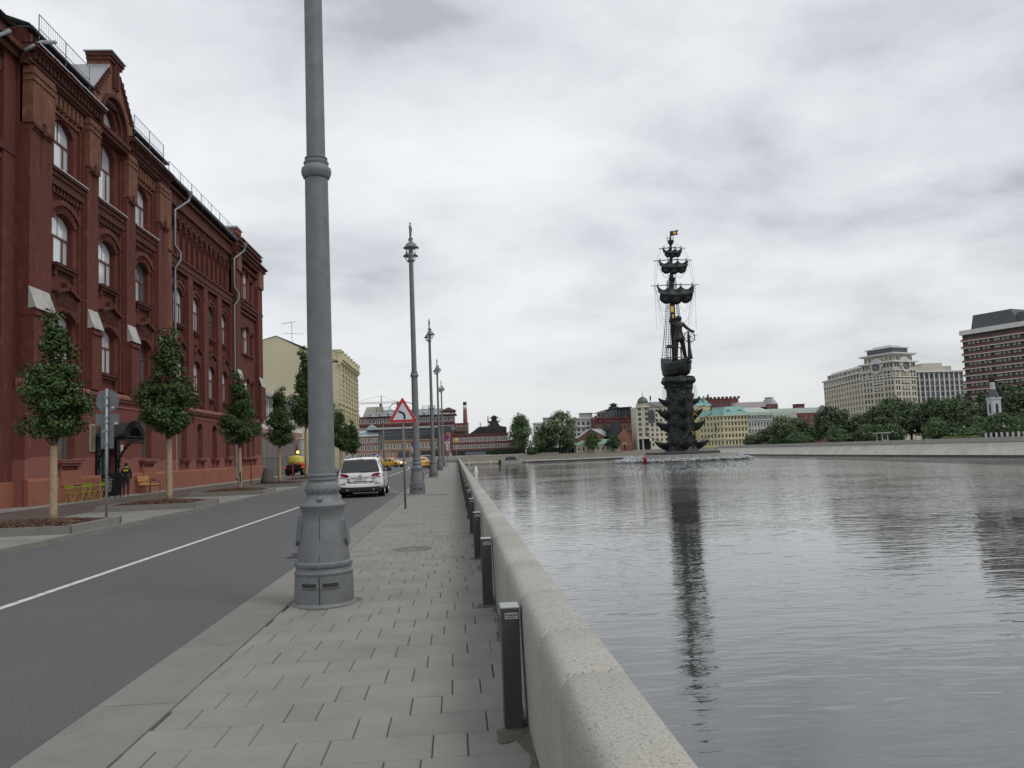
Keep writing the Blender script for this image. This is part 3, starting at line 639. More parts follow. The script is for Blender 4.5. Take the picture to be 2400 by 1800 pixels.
for y0, y1 in wp[1:]: k = MB(); k.box(X2-.1, X2P, y0, y1, 5.7, 15.3); k.build('pilaster', mb_red, red)
k = MB(); k.box(X2-.1, X2P+.1, 55.46, 56.9, 5.7, 20.4); k.build('pilaster', mb_raw, red)
k = MB()
for a, c, d in ((16.05, 16.2, .42), (15.75, 16.05, .33), (15.55, 15.75, .38), (15.25, 15.5, .34)): k.box(X2, X2+d, 55.46, 72.95, a, c)
k.build('ledge', mb_dark, red)
k = MB(); k.box(X2, X2+.1, 55.46, 72.9, 19.2, 19.3); dentils(k, 57, 72.2, 19.3, 19.75, X2, X2+.16, .4, .5); k.box(X2, X2+.3, 55.46, 72.9, 19.75, 20.0); k.box(X2-.3, X2+.2, 55.46, 72.9, 20.0, 21.2); k.box(X2, X2+.42, 55.46, 72.9, 20.7, 20.9); k.build('frieze', mb_dark, red)
k = MB(); k.box(X2-1, X2+.75, 55.6, 73.2, 21.2, 21.32); k.box(X2+.4, X2+.72, 55.6, 73.2, 21.12, 21.2); k.build('eave', mt_eave, red)
# --- end pavilion
X3 = -19.05; pvh = [arch(77.4, 1.4, *F2), arch(77.4, 1.4, *F3), arch(77.4, 1.25, 16.6, 18.9, .5)]; nic = []
for s_ in (-1, 1):
    for z0, zs in ((6.8, 8.9), (11.6, 13.5), (16.6, 18.6)): nic.append(arch(77.4+s_*1.95, .8, z0, zs, .36, 6))
W = MB(); W.wallx(X3, [(72.9, 5.55), (82.6, 5.55), (82.6, 20.0), (72.9, 20.0)], pvh+nic, .3); W.quad((X3, 82.6, 5.4), (X3, 82.6, 21.9), (-34, 82.6, 21.9), (-34, 82.6, 5.4)); W.build('wall', mb_red, red)
k = MB()
for s_ in (-1, 1):
    for z0, zs in ((6.8, 8.9), (11.6, 13.5), (16.6, 18.6)):
        yq = 77.4+s_*1.95; k.quad((X3-.29, yq-.45, z0-.1), (X3-.29, yq+.45, z0-.1), (X3-.29, yq+.45, zs+.5), (X3-.29, yq-.45, zs+.5)); arcband(k, yq, .42, zs, .36, .2, X3, X3+.14, 6)
        k.box(X3, X3+.2, yq-.55, yq+.55, z0-.16, z0)
k.build('blind_niche', mb_red, red)
for z0, zs, r in (F2, F3, (16.6, 18.9, .5)):
    window(red, X3-.12, 77.4, 1.25 if z0 > 16 else 1.4, z0, zs, r, False)
    k = MB(); arcband(k, 77.4, .74, zs, r, .42, X3, X3+.16); k.box(X3, X3+.24, 76.4, 78.4, z0-.18, z0-.02); k.build('window_hood', mb_dark, red)
for y0, y1 in ((72.9, 74.3), (80.9, 82.7)):
    k = MB(); k.box(X3-.1, X3+.34, y0, y1, 5.7, 18.6); k.build('pilaster', mb_red, red); k = MB(); k.box(X3-.1, X3+.5, y0-.02, y1+.02, 18.6, 20.3); k.build('pilaster_head', mb_raw, red)
    k = MB(); k.box(X3, X3+.55, y0-.02, y1+.02, 5.7, 8.9); k.build('pilaster_base', mb_red, red); k = MB(); k.quad((X3+.6, y0-.02, 8.9), (X3+.6, y1+.05, 8.9), (X3+.35, y1+.05, 9.8), (X3+.35, y0-.02, 9.8)); k.build('sloping_cap', mat('pale_zinc', (.5, .49, .46)), red)
for grp in (((15.95, 16.15, .36), (15.6, 15.95, .26)), ((15.2, 15.4, .2),), ((19.4, 19.6, .3),), ((20.0, 20.3, .45), (20.3, 20.6, .62), (20.6, 20.75, .8))):
    k = MB()
    for a, c, d in grp: k.box(X3-.2, X3+d, 72.7, 82.6+d*.9, a, c)
    k.build('cornice', mb_dark, red)
k = MB(); k.box(-20.5, X3+.3, 73.0, 82.5, 20.75, 21.85); k.box(-20.5, X3+.42, 72.95, 82.7, 21.5, 21.65); k.build('parapet', mb_red, red)
k = MB(); k.box(-20.6, X3+.4, 72.9, 74.6, 21.85, 22.3); k.build('chimney_block', mb_raw, red); k = MB(); k.box(-20.7, X3+.5, 72.8, 74.7, 22.3, 22.45); k.box(-20.6, X3+.5, 74.7, 82.8, 21.86, 21.92); k.build('flashing', mt_flash, red)
# --- left wing beyond the picture edge
X0 = -19.55
W = MB(); W.wallx(X0, [(22, .1), (37.5, .1), (37.5, 20.2), (22, 20.2)], [arch(y_, 1.7, *f_) for y_ in (35.0, 30.5, 26) for f_ in ((2.1, 4.4, .4), F2, F3, F4)], .4); W.build('wall', mb_red, red)
for y_ in (35.0, 30.5, 26):
    for f_ in ((2.1, 4.4, .4), F2, F3, F4):
        window(red, X0-.36, y_, 1.7, *f_, True, mt_pane2); k = MB(); arcband(k, y_, .9, f_[1], f_[2], .5, X0, X0+.12); k.box(X0, X0+.26, y_-1.05, y_+1.05, f_[0]-.18, f_[0]-.02); k.build('window_hood', mb_dark, red)
for a, c, d in ((15.7, 16.1, .34), (15.3, 15.5, .24), (5.3, 5.6, .22), (20.2, 20.5, .5), (20.5, 20.75, .72)): k = MB(); k.box(X0-.3, X0+d, 22, 37.48, a, c); k.build('cornice', mb_dark, red)
k = MB(); dentils(k, 22, 37.4, 19.2, 19.8, X0, X0+.2, .42, .55); dentils(k, 22, 37.4, 14.9, 15.25, X0, X0+.16, .4, .5); tag(k.build('corbel_table', mb_dark, red), kind='stuff')
k = MB()
for y_ in (37.0, 32.75, 28.2): k.box(X0-.1, X0+.3, y_-.5, y_+.48, .1, 20.2)
k.build('pilaster', mb_red, red); k = MB(); k.box(X0-.5, X0+.1, 22, 37.48, 20.75, 21.6); k.build('attic_wall', mb_raw, red)
# --- ground floor with plinth, string course, windows
XGf = -18.72
gw = [(41.4, 1.75), (51.7, 1.75)]
W = MB(); W.wallx(XGf, [(37.5, .1), (55.45, .1), (55.45, 5.3), (37.5, 5.3)], [arch(y_, w_, 2.15, 4.55, .3) for y_, w_ in gw]+[[(45.0, .12), (47.0, .12), (47.0, 3.4), (45.0, 3.4)]], .4)
W.quad((XGf, 37.5, .1), (XGf, 37.5, 5.3), (-19.6, 37.5, 5.3), (-19.6, 37.5, .1)); W.build('ground_floor_wall', mb_low, red)
X2g = -18.95
g2 = [(y_, 1.3) for y_ in wb]; g3 = [(75.45, .8), (77.4, 1.0), (79.35, .8)]
W = MB(); W.wallx(X2g, [(55.45, .1), (82.6, .1), (82.6, 5.3), (55.45, 5.3)], [arch(y_, w_, 2.1, 4.4, .3) for y_, w_ in g2+g3], .4); W.quad((X2g, 82.6, .1), (X2g, 82.6, 5.3), (-34, 82.6, 5.3), (-34, 82.6, .1)); W.build('ground_floor_wall', mb_low, red)
for y_, w_ in gw: window(red, XGf-.36, y_, w_, 2.15, 4.55, .3, True, mt_pane2)
for y_, w_ in g2+g3: window(red, X2g-.36, y_, w_, 2.1, 4.4, .3, False, mt_pane2)
for x_, ls in ((XGf, gw), (X2g, g2+g3)):
    for y_, w_ in ls:
        k = MB(); k.box(x_, x_+.36, y_-w_/2-.3, y_+w_/2+.3, 1.98, 2.1); k.box(x_, x_+.24, y_-w_/2-.2, y_+w_/2+.2, 1.84, 1.98); k.box(x_, x_+.16, y_-w_/2-.1, y_-w_/2+.1, 1.5, 1.84); k.box(x_, x_+.16, y_+w_/2-.1, y_+w_/2+.1, 1.5, 1.84); k.box(x_, x_+.08, y_-w_*.3, y_+w_*.3, 1.7, 1.76); k.build('sill', mb_low, red)
        if ls is gw: k = MB(); k.box(x_, x_+.235, y_-w_/2-.15, y_+w_/2+.15, .9, 1.62); k.build('plinth_block', mt_plinth, red)
k = MB(); k.quad((XGf, 40.2, 2.115), (XGf+.4, 40.2, 2.1), (XGf+.4, 42.6, 2.1), (XGf, 42.6, 2.115)); k.build('flashing', mt_flash, red)
for x_, a, c in ((XGf, 37.45, 45.0), (XGf, 47.0, 55.4), (X2g, 55.42, 82.65)):
    k = MB(); k.prism([(x_, .0), (x_+.18, .0), (x_+.18, 1.2), (x_+.12, 1.3), (x_, 1.32)], a, c, 'y'); k.build('plinth', mt_plinth, red)
    k = MB(); k.prism([(x_-.4, 5.3), (x_+.1, 5.3), (x_+.14, 5.42), (x_+.26, 5.46), (x_+.28, 5.6), (x_+.2, 5.68), (x_+.06, 5.74), (x_-.4, 5.76)], a if a != 47.0 else 45.0, c, 'y'); k.box(x_, x_+.05, a, c, 4.98, 5.08); k.build('string_course', mat('string_course_stone', (.25, .10, .082), .85, var=.2, vs=1.2, stain=.4, ss=1), red)
k = MB(); k.prism([(X0, .0), (X0+.4, .0), (X0+.4, 1.2), (X0, 1.3)], 22, 37.48, 'y'); k.build('plinth', mt_plinth, red)
# --- roof, back, railings, downpipes
k = MB()
k.quad((-18.6, 37.3, 21.87), (-18.6, 55.6, 21.87), (-26, 55.6, 24.6), (-26, 37.3, 24.6)); k.quad((-18.6, 55.6, 21.33), (-18.6, 82.8, 21.33), (-26, 82.8, 24.6), (-26, 55.6, 24.6)); k.quad((-19.0, 22, 21.6), (-19.0, 37.3, 21.6), (-26, 37.3, 24.6), (-26, 22, 24.6)); k.quad((-26, 22, 24.6), (-26, 82.8, 24.6), (-34, 82.8, 21.6), (-34, 22, 21.6)); k.quad((-34, 22, 0), (-34, 82.6, 0), (-34, 82.6, 21.6), (-34, 22, 21.6)); k.quad((X0, 22, 0), (-34, 22, 0), (-34, 22, 21.6), (-26, 22, 24.6), (X0, 22, 21.6))
k.build('roof', mt_flash, red)
def railing(y0, y1, x, z, h=.8, step=.22, posts=2.4):
    k = MB(); n = int((y1-y0)/step)
    for q in range(n+1): yq = y0+(y1-y0)*q/n; k.box(x-.005, x+.005, yq-.005, yq+.005, z, z+h)
    for zz_ in (z+h, z+.12): k.box(x-.014, x+.014, y0, y1, zz_-.014, zz_+.014)
    for q in range(int((y1-y0)/posts)+1): yq = y0+(y1-y0)*q/max(1, int((y1-y0)/posts)); k.box(x-.02, x+.02, yq-.02, yq+.02, z-.4, z+h)
    k.build('railing', mt_pipe, red)
railing(38.2, 43.5, -18.62, 21.95); railing(49.6, 54.6, -18.62, 21.95); railing(56, 73, -18.75, 21.4, .8, 1.0)
def downpipe(yq, xw, zt, jog):
    k = MB(); pts = [(xw+.85, yq+1.2, zt+.9), (xw+.8, yq+1.2, zt+.5), (xw+.22, yq, zt-.5), (xw+.2, yq, jog+.7), (xw+.5, yq+.25, jog+.2), (xw+.5, yq+.25, jog-.3), (xw+.2, yq, jog-.9), (xw+.2, yq, .55), (xw+.28, yq, .32), (xw+.45, yq, .25)]
    k.tube(pts, .085, 8); k.build('downpipe', mt_pipe, red, smooth=True)
    k = MB(); k.lathe([(.09, -.3), (.2, 0), (.22, .12), (.22, .16)], 12, (xw+.85, yq+1.2, zt+1.0)); k.build('rainwater_head', mt_pipe, red)
downpipe(57.9, X2+.1, 19.9, 16.2); downpipe(72.4, X2+.35, 19.9, 16.2)
k = MB(); k.tube([(XW+.9, 38.6, 21.6), (XW+.75, 37.6, 21.1), (XW+.3, 37.0, 20.4)], .09, 8); k.tube([(X0+.75, 36.0, 20.8), (X0+.6, 35.3, 20.2), (X0+.3, 35, 19.6)], .1, 8); k.build('downpipe', mt_pipe, red, smooth=True)
# wall plaques (flat things fixed to the house)
pq = MB(); pq.box(-18.72, -18.66, 43.86, 44.42, 2.55, 3.95); o = pq.build('plaque_frame', mat('plaque_frame', (.33, .27, .2), .6), None); b = MB(); b.box(-18.662, -18.652, 43.92, 44.36, 2.62, 3.88); b.build('poster', mat('poster_print', (.12, .115, .09), .5, var=.55, vs=9), o)
o.name = 'framed_menu'; tag(o, 'tall narrow framed menu board on the red wall left of the iron canopy', 'menu board')
o = MB().box(-18.7, -18.67, 47.75, 48.1, 2.5, 2.95).build('wall_plaque', mat('plaque_white', (.5, .45, .42), .6), None); tag(o, 'small pale plaque on the red wall right of the iron canopy', 'plaque')
# ------------------------------------------------------------ trees and plants
def leaf_mesh(name, seed, n, clumps, spread, size, m, flat=.5):
    """n bent leaves scattered round clump centres (x,y,z,weight); each leaf is its own small folded diamond"""
    g = np.random.default_rng(seed); C = np.array([c[:3] for c in clumps]); wt = np.array([c[3] for c in clumps]); ctr = C.mean(0)
    idx = g.choice(len(C), n, p=wt/wt.sum())
    d = g.normal(size=(n, 3)); d /= np.linalg.norm(d, axis=1, keepdims=True)
    rad = spread*(g.random(n)**.45)*(.6+.8*wt[idx]/wt.max()); P = C[idx]+d*rad[:, None]*np.array([1, 1, .8])
    nrm = d*.8+(P-ctr)/np.linalg.norm(P-ctr, axis=1, keepdims=True)*.4+np.array([0, 0, flat])+g.normal(size=(n, 3))*.45
    nrm /= np.linalg.norm(nrm, axis=1, keepdims=True)
    t = np.cross(nrm, g.normal(size=(n, 3))); t /= np.linalg.norm(t, axis=1, keepdims=True); b_ = np.cross(nrm, t)
    s = size*(.6+.8*g.random(n))[:, None]
    V = np.stack([P-t*s, P-b_*s*.62+nrm*s*.12, P+t*s*1.05-nrm*s*.15, P+b_*s*.62+nrm*s*.12], 1).reshape(-1, 3)
    me = bpy.data.meshes.new(name); k = np.arange(n)*4
    F = np.stack([k, k+1, k+2, k+3], 1)
    me.vertices.add(len(V)); me.vertices.foreach_set('co', V.ravel()); me.loops.add(4*n); me.loops.foreach_set('vertex_index', F.ravel().astype(np.int32))
    me.polygons.add(n); me.polygons.foreach_set('loop_start', (k).astype(np.int32)); me.update(calc_edges=True); me.materials.append(m); me.validate(); return me
mt_leaf = mat('linden_leaf', (.052, .086, .030), .7, var=.3, vs=1.6, island=.5, spec=.12)
mt_leaf2 = mat('park_leaf', (.078, .122, .052), .6, var=.3, vs=.12, island=.5, spec=.25)
mt_leaf3 = mat('pale_leaf', (.115, .15, .078), .6, var=.25, vs=.15, island=.45, spec=.25)
mt_leaf4 = mat('dark_leaf', (.052, .084, .042), .6, var=.25, vs=.2, island=.5, spec=.25)
mt_bush = mat('lime_leaf', (.13, .17, .035), .6, var=.2, vs=.3, island=.4)
mt_bark = mat('bark', (.075, .06, .048), .95, var=.3, vs=6, bump=.6, bs=25)
mt_wrap = mat('jute_wrap', (.36, .265, .165), .95, var=.22, vs=14, bump=.7, bs=60, stain=.4, ss=3, scol=(.2, .15, .1))
def crown(seed, r, z0, z1, n, prof, wob=0.):
    g = random.Random(seed); cs = []
    while len(cs) < n:
        t_ = g.random(); rr = r*prof(t_); a = g.uniform(0, 2*math.pi); q = math.sqrt(g.random()); k = rr*q*(1+g.uniform(-.12, .16))
        k *= 1+wob*math.sin(a*2+seed+t_*5)+wob*.7*math.sin(a*3-seed*2-t_*9)
        if g.random() < prof(t_)+.15: cs.append((k*math.cos(a), k*math.sin(a), lerp(z0, z1, t_)+wob*g.uniform(-.35, .35), .25+g.random()**2*1.2))
    if wob: cs += [(g.uniform(-.25, .25), g.uniform(-.25, .25), z1+g.uniform(-.1, .35), .35) for _ in range(4)]
    return cs
def tree_parts(seed, r, z0, z1, n_cl, n_leaf, size, spread, m, prof, trunk_r, wrap=0., wob=0.):
    cs = crown(seed, r, z0, z1, n_cl, prof, wob); lm = leaf_mesh('crown', seed, n_leaf, cs, spread, size, m)
    k = MB(); g = random.Random(seed+50); zt = lerp(z0, z1, .8)
    pts = [(0, 0, -.1)]+[(g.uniform(-1, 1)*trunk_r*.5, g.uniform(-1, 1)*trunk_r*.5, zt*q/6) for q in range(1, 7)]
    k.tube(pts, [trunk_r*1.25]+[trunk_r*(1-.78*q/6) for q in range(1, 7)], 9)
    for c in sorted(cs, key=lambda c: -c[3])[:16]:
        zb = max(z0*.85, min(c[2]-.25*(z1-z0), zt*.9)) if c[2] > z0*.9 else z0*.85
        k.tube([(0, 0, zb), (c[0]*.5, c[1]*.5, lerp(zb, c[2], .62)), c[:3]], [trunk_r*.36, trunk_r*.22, trunk_r*.07], 5)
    tm = k.mesh('trunk', mt_bark, True); wm = None
    if wrap:
        k = MB(); k.lathe([(trunk_r*1.45, 0), (trunk_r*1.28, .25), (trunk_r*1.22, wrap*.5), (trunk_r*1.15, wrap*.97), (trunk_r*1.0, wrap)], 14); wm = k.mesh('trunk_wrap', mt_wrap, True)
    return lm, tm, wm
def tree(parts, loc, rz, sc, label, group, name='tree'):
    t_ = thing(name, label, 'tree', loc, rz, group); t_.scale = (sc, sc, sc) if not isinstance(sc, tuple) else sc
    place('crown', parts[0], t_, (0, 0, 0)); place('trunk', parts[1], t_, (0, 0, 0))
    if parts[2]: place('trunk_wrap', parts[2], t_, (0, 0, 0))
    return t_
egg = lambda t_: (.55+4.5*t_ if t_ < .10 else 1)*max(.10, (1-(max(0, t_-.12)/.88)**1.7)**.85)
ball = lambda t_: max(.12, math.sin(math.pi*(.12+.82*t_))**.7)
LT = [tree_parts(11+i*3, .70+.05*(i % 3), 2.25, 5.1, 120, 12000, .046, .28, mt_leaf, egg, .072, 1.95, .12+.02*i) for i in range(5)]
beds = [22.4, 31.9, 42.3, 52.4, 62.2, 72.0, 80.5, 90.0]
mt_mulch = mat('bark_mulch', (.062, .036, .024), .95, var=.45, vs=5, bump=1, bs=30)
lab = ['young linden tree in the mulch bed beside the grey sign backs', 'young linden tree with broad crown in the bed near the iron canopy', 'young dark linden tree in the third bed along the red factory', 'young linden tree growing between two red stakes', 'tall linden tree in the bed past the red stakes', 'linden tree in the bed opposite the white car', 'small linden tree in front of the yellow house', 'small linden tree in the last bed along the kerb']
bedm = {}
def bed(yc, i):
    t_ = thing('tree_bed', 'raised concrete bed of bark mulch '+['beside the grey sign backs', 'opposite the iron cafe canopy', 'third along the red factory from the sign backs', 'between two red stakes', 'under the tallest linden tree', 'under the linden opposite the white car', 'before the boundary wall of the yellow house', 'farthest along the kerb from the sign backs'][i], 'tree bed', (-11.05, yc, LZ), 0, 'tree beds along the left pavement')
    if not bedm:
        for nm, sx, sy, ax in (('a', 3.4, .15, 0), ('b', .15, 3.1, 1)):
            k = MB(); k.box(-sx/2, sx/2, -sy/2, sy/2, -.02, .2); bedm[nm] = k.mesh('border_kerb', mt_kerb)
        g = np.random.default_rng(5); k = MB(); nx = 16
        for i in range(nx+1):
            for j in range(nx+1):
                x_, y_ = lerp(-1.58, 1.58, i/nx), lerp(-1.43, 1.43, j/nx); e_ = max(abs(x_)/1.58, abs(y_)/1.43); k.v.append((x_, y_, .12+.16*(1-e_**2)+g.normal()*.018))
        for i in range(nx):
            for j in range(nx): a = i*(nx+1)+j; k.f.append((a, a+nx+1, a+nx+2, a+1)); k.m.append(0)
        bedm['m'] = k.mesh('mulch', mt_mulch)
        k = MB()
        for q in range(1500):
            x_, y_ = g.uniform(-1.5, 1.5), g.uniform(-1.35, 1.35); e_ = max(abs(x_)/1.58, abs(y_)/1.43)
            rt = Matrix.Rotation(g.uniform(0, 6.3), 4, 'Z') @ Matrix.Rotation(g.uniform(-.5, .5), 4, 'X') @ Matrix.Rotation(g.uniform(-.4, .4), 4, 'Y'); k.cbox((x_, y_, .135+.16*(1-e_**2)), (g.uniform(.05, .13), g.uniform(.02, .05), .015), rt)
        bedm['c'] = k.mesh('bark_chips', mat('bark_chip', (.095, .052, .034), .9, var=.4, vs=20, island=.55))
    for s_ in (-1, 1):
        place('border_kerb', bedm['a'], t_, (0, s_*1.5, 0)); place('border_kerb', bedm['b'], t_, (s_*1.625, 0, 0))
    place('mulch', bedm['m'], t_, (0, 0, 0)); tag(place('bark_chips', bedm['c'], t_, (0, 0, 0)), kind='stuff')
for i, yc in enumerate(beds):
    bed(yc, i); sc = [1.02, (1.2, 1.2, 1.2), 1.08, 1.1, (1.35, 1.35, 1.78), (1.3, 1.3, 1.35), 1.12, 1.0][i]
    tree(LT[i % 5], (-11.05+[.55, .3, .25, .1, .0, .1, 0, 0][i], yc+.1, LZ+.2), 1.3*i, sc, lab[i], 'linden trees along the left pavement', 'linden_tree')
tree(LT[1], (-17.2, 141, .13), 2, 1.05, 'small linden tree at the street corner past the yellow house', None, 'linden_tree')
tree(LT[0], (-14.6, 112, .13), 2, 1.15, 'small linden tree standing at the curving kerb by the yellow house', None, 'linden_tree')
mt_redstake = mat('red_stake', (.25, .03, .025), .6)
for x_, y_ in ((-12.35, 51.1), (-9.9, 51.2)):
    o = MB().box(-.035, .035, -.035, .035, 0, 1.25).box(-.05, .05, -.05, .05, 0, .06).build('stake', mt_redstake); o.location = (x_, y_, LZ+.2); tag(o, 'thin red stake beside the mulch bed of the linden tree', 'stake', 'red stakes')
k = MB(); k.lathe([(.46, 0), (.42, .2), (.27, .85), (.2, .95)], 14); o = k.build('watering_bag', mat('grey_canvas', (.075, .07, .065), .85, var=.2, vs=3), None, smooth=True); o.location = (-11.55, 51.9, LZ+.2); tag(o, 'grey conical canvas cover behind the red stakes', 'cover')

# ------------------------------------------------------------ street lamps
mt_lamp = mat('lamp_paint', (.166, .176, .182), .55, .15, var=.12, vs=6, stain=.45, ss=4.5, scol=(.10, .10, .096), bump=.25, bs=90)
mt_lampd = mat('lamp_seam_and_slot_shade', (.03, .032, .034), .8)  # dark tone for the seams and for the painted shade of the slots
mt_bowl = bpy.data.materials.new('clear_bowl'); mt_bowl.use_nodes = True; bb = mt_bowl.node_tree.nodes['Principled BSDF']; bb.inputs['Base Color'].default_value = (.9, .92, .93, 1); bb.inputs['Roughness'].default_value = .05; bb.inputs['Transmission Weight'].default_value = .92; bb.inputs['IOR'].default_value = 1.1
lampT = thing('street_lamp', '', 'street lamp', (-1.6, 10.05, 0), 0, 'tall grey street lamps along the pavement edge')
k = MB()
k.lathe([(.372, .005), (.375, .02), (.36, .04), (.345, .05), (.338, .30), (.335, .36)], 40); k.lathe([(.334, .36), (.342, .375), (.342, .395), (.325, .41), (.318, .44), (.33, .455), (.338, .475), (.335, .50), (.318, .515), (.305, .52)], 40)
k.build('base_drum', mt_lamp, lampT, auto=35)
k = MB(); k.lathe([(.305, .52), (.292, .66), (.268, .82), (.248, .97), (.238, 1.06), (.246, 1.075), (.246, 1.09), (.25, 1.10), (.262, 1.13), (.272, 1.155), (.268, 1.17), (.235, 1.19), (.205, 1.225), (.188, 1.27), (.185, 1.29), (.19, 1.30)], 40); cone = k.build('base_cone', mt_lamp, lampT, auto=35)
for s_ in (-1, 1):                                           # bolted shield plates at the sides
    k = MB(); xo = lambda z_: .3055-.12*(z_-.52); pp = [(-.085, .70), (.085, .70), (.12, .76), (.105, .98), (.07, 1.03), (-.07, 1.03), (-.105, .98), (-.12, .76)]
    for d in (-.03, .022): k.v += [(s_*(xo(z_)+d), y_, z_) for y_, z_ in pp]
    k.f = [tuple(range(8)), tuple(range(15, 7, -1))]+[(i, (i+1) % 8, 8+(i+1) % 8, 8+i) for i in range(8)]; k.m = [0]*10
    k.build('shield_plate', mt_lamp, lampT, bevel=.008)
k = MB(); k.box(-.004, .004, -.35, -.343, .05, .36); k.build('seam', mt_lampd, lampT)
k = MB(); k.quad((-.003, -.3065, .53), (.003, -.3065, .53), (.003, -.2395, 1.055), (-.003, -.2395, 1.055)); k.build('seam', mt_lampd, lampT)
k = MB()
for a0 in (-.66, .10):                                       # ventilation slots: dark patches on the drum, their inner shade put into the colour
    pts = []
    for q in range(7): a = a0+.54*q/6; pts.append((.3415*math.sin(a), -.3415*math.cos(a)))
    for (x0, y0), (x1, y1) in zip(pts, pts[1:]): k.quad((x0, y0, .235), (x1, y1, .235), (x1, y1, .285), (x0, y0, .285))
k.build('slot_shade', mt_lampd, lampT)
k = MB()
for a0 in (-.66, .10):
    pts = [(.352*math.sin(a0-.03+.60*q/6), -.352*math.cos(a0-.03+.60*q/6)) for q in range(7)]
    for (x0, y0), (x1, y1) in zip(pts, pts[1:]): k.quad((x0*.965, y0*.965, .214), (x1*.965, y1*.965, .214), (x1, y1, .236), (x0, y0, .236)); k.quad((x0, y0, .236), (x1, y1, .236), (x1*.965, y1*.965, .240), (x0*.965, y0*.965, .240))
k.build('slot_lip', mt_lamp, lampT)
for a in (0, 120, 240):
    k = MB(); k.lathe([(.0, -.035), (.028, -.03), (.034, 0), (.026, .03), (.0, .036)], 10, (.205*math.sin(R(a)), -.205*math.cos(R(a)), 1.235), False); k.build('knob', mt_lamp, lampT, smooth=True)
k = MB(); k.lathe([(.185, 1.29), (.196, 1.31), (.206, 1.34), (.204, 1.37), (.186, 1.40)], 40, cap=False); k.build('acanthus_ring', mat('lamp_ornament', (.155, .165, .17), .55, .15, bump=1.0, bs=38, var=.3, vs=30), lampT, smooth=True)
k = MB(); k.lathe([(.184, 1.40), (.165, 1.42), (.162, 1.44), (.170, 1.45), (.175, 1.465), (.17, 1.48), (.16, 1.486), (.168, 1.495), (.172, 1.51), (.166, 1.525), (.152, 1.53), (.150, 1.6), (.146, 3.0), (.138, 5.12)], 36); k.build('lower_shaft', mt_lamp, lampT, auto=40)
k = MB(); k.lathe([(.14, 5.12), (.158, 5.135), (.162, 5.15), (.175, 5.175), (.182, 5.215), (.176, 5.25), (.15, 5.275), (.142, 5.295), (.150, 5.31), (.152, 5.33), (.135, 5.345), (.128, 5.355), (.136, 5.365), (.138, 5.385), (.122, 5.395), (.113, 5.40)], 36); k.build('collar', mt_lamp, lampT, auto=40)
k = MB(); k.lathe([(.113, 5.40), (.108, 7.4), (.098, 10.0), (.096, 10.35)], 30); k.build('upper_shaft', mt_lamp, lampT, auto=40)
k = MB(); k.lathe([(.10, 10.3), (.14, 10.33), (.145, 10.38), (.11, 10.42), (.105, 10.62), (.14, 10.66), (.165, 10.75), (.17, 10.84), (.12, 10.87), (.07, 10.95), (.065, 11.22), (.1, 11.26), (.105, 11.31), (.06, 11.36), (.05, 11.45)], 24); k.build('capital', mt_lamp, lampT, auto=40)
for s_ in (-1, 1):
    k = MB(); k.tube([(0, s_*.1, 10.55), (0, s_*.35, 10.48), (0, s_*.62, 10.62), (0, s_*.75, 10.95), (0, s_*.75, 11.12)], .028, 8); k.tube([(0, s_*.1, 10.8), (0, s_*.3, 10.78), (0, s_*.45, 10.62)], .016, 6); arm = k.build('arm', mt_lamp, lampT, smooth=True)
    k = MB(); k.lathe([(.34, .0), (.345, .015), (.30, .05), (.26, .085), (.252, .11), (.22, .175), (.16, .225), (.1, .25), (.075, .28), (.07, .40), (.095, .43), (.06, .47), (.0, .48)], 28, (0, s_*.75, 10.72), False); k.lathe([(.34, .0), (.24, -.03), (.0, -.035)], 28, (0, s_*.75, 10.72), False); lan = k.build('lantern', mt_lamp, lampT, auto=40)
    k = MB(); k.lathe([(.245, -.02), (.235, -.12), (.19, -.22), (.11, -.285), (.0, -.30)], 20, (0, s_*.75, 10.715), False); k.build('glass_bowl', mt_bowl, lan, smooth=True)
k = MB(); k.tube([(0, 0, 11.42), (.005, 0, 11.6), (0, 0, 11.72), (0, 0, 11.86), (0, .01, 11.96), (0, .02, 12.0)], [.045, .055, .05, .065, .04, .02], 8); k.tube([(.05, 0, 11.88), (.07, .02, 11.76), (.055, .04, 11.66)], .018, 6); k.lathe([(0, -.05), (.038, -.025), (.042, 0), (.03, .03), (0, .045)], 8, (0, .015, 12.05), False); k.build('finial_figure', mt_lamp, lampT, smooth=True)
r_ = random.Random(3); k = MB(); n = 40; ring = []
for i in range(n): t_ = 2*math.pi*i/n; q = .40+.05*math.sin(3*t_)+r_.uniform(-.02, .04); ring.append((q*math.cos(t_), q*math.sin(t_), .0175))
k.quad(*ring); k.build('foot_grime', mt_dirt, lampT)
lampT['label'] = 'grey cast street lamp standing beside the round manhole cover'
ll = ['grey cast street lamp right behind the triangular warning sign', 'grey cast street lamp next to the yellow taxi driving away', 'grey cast street lamp just past the driving yellow taxi', 'grey cast street lamp where the river wall turns left']
for i in range(1, 5): dup(lampT, (-1.7-.02*i, 10.05+26.4*i, 0), R(4*i), ll[i-1])

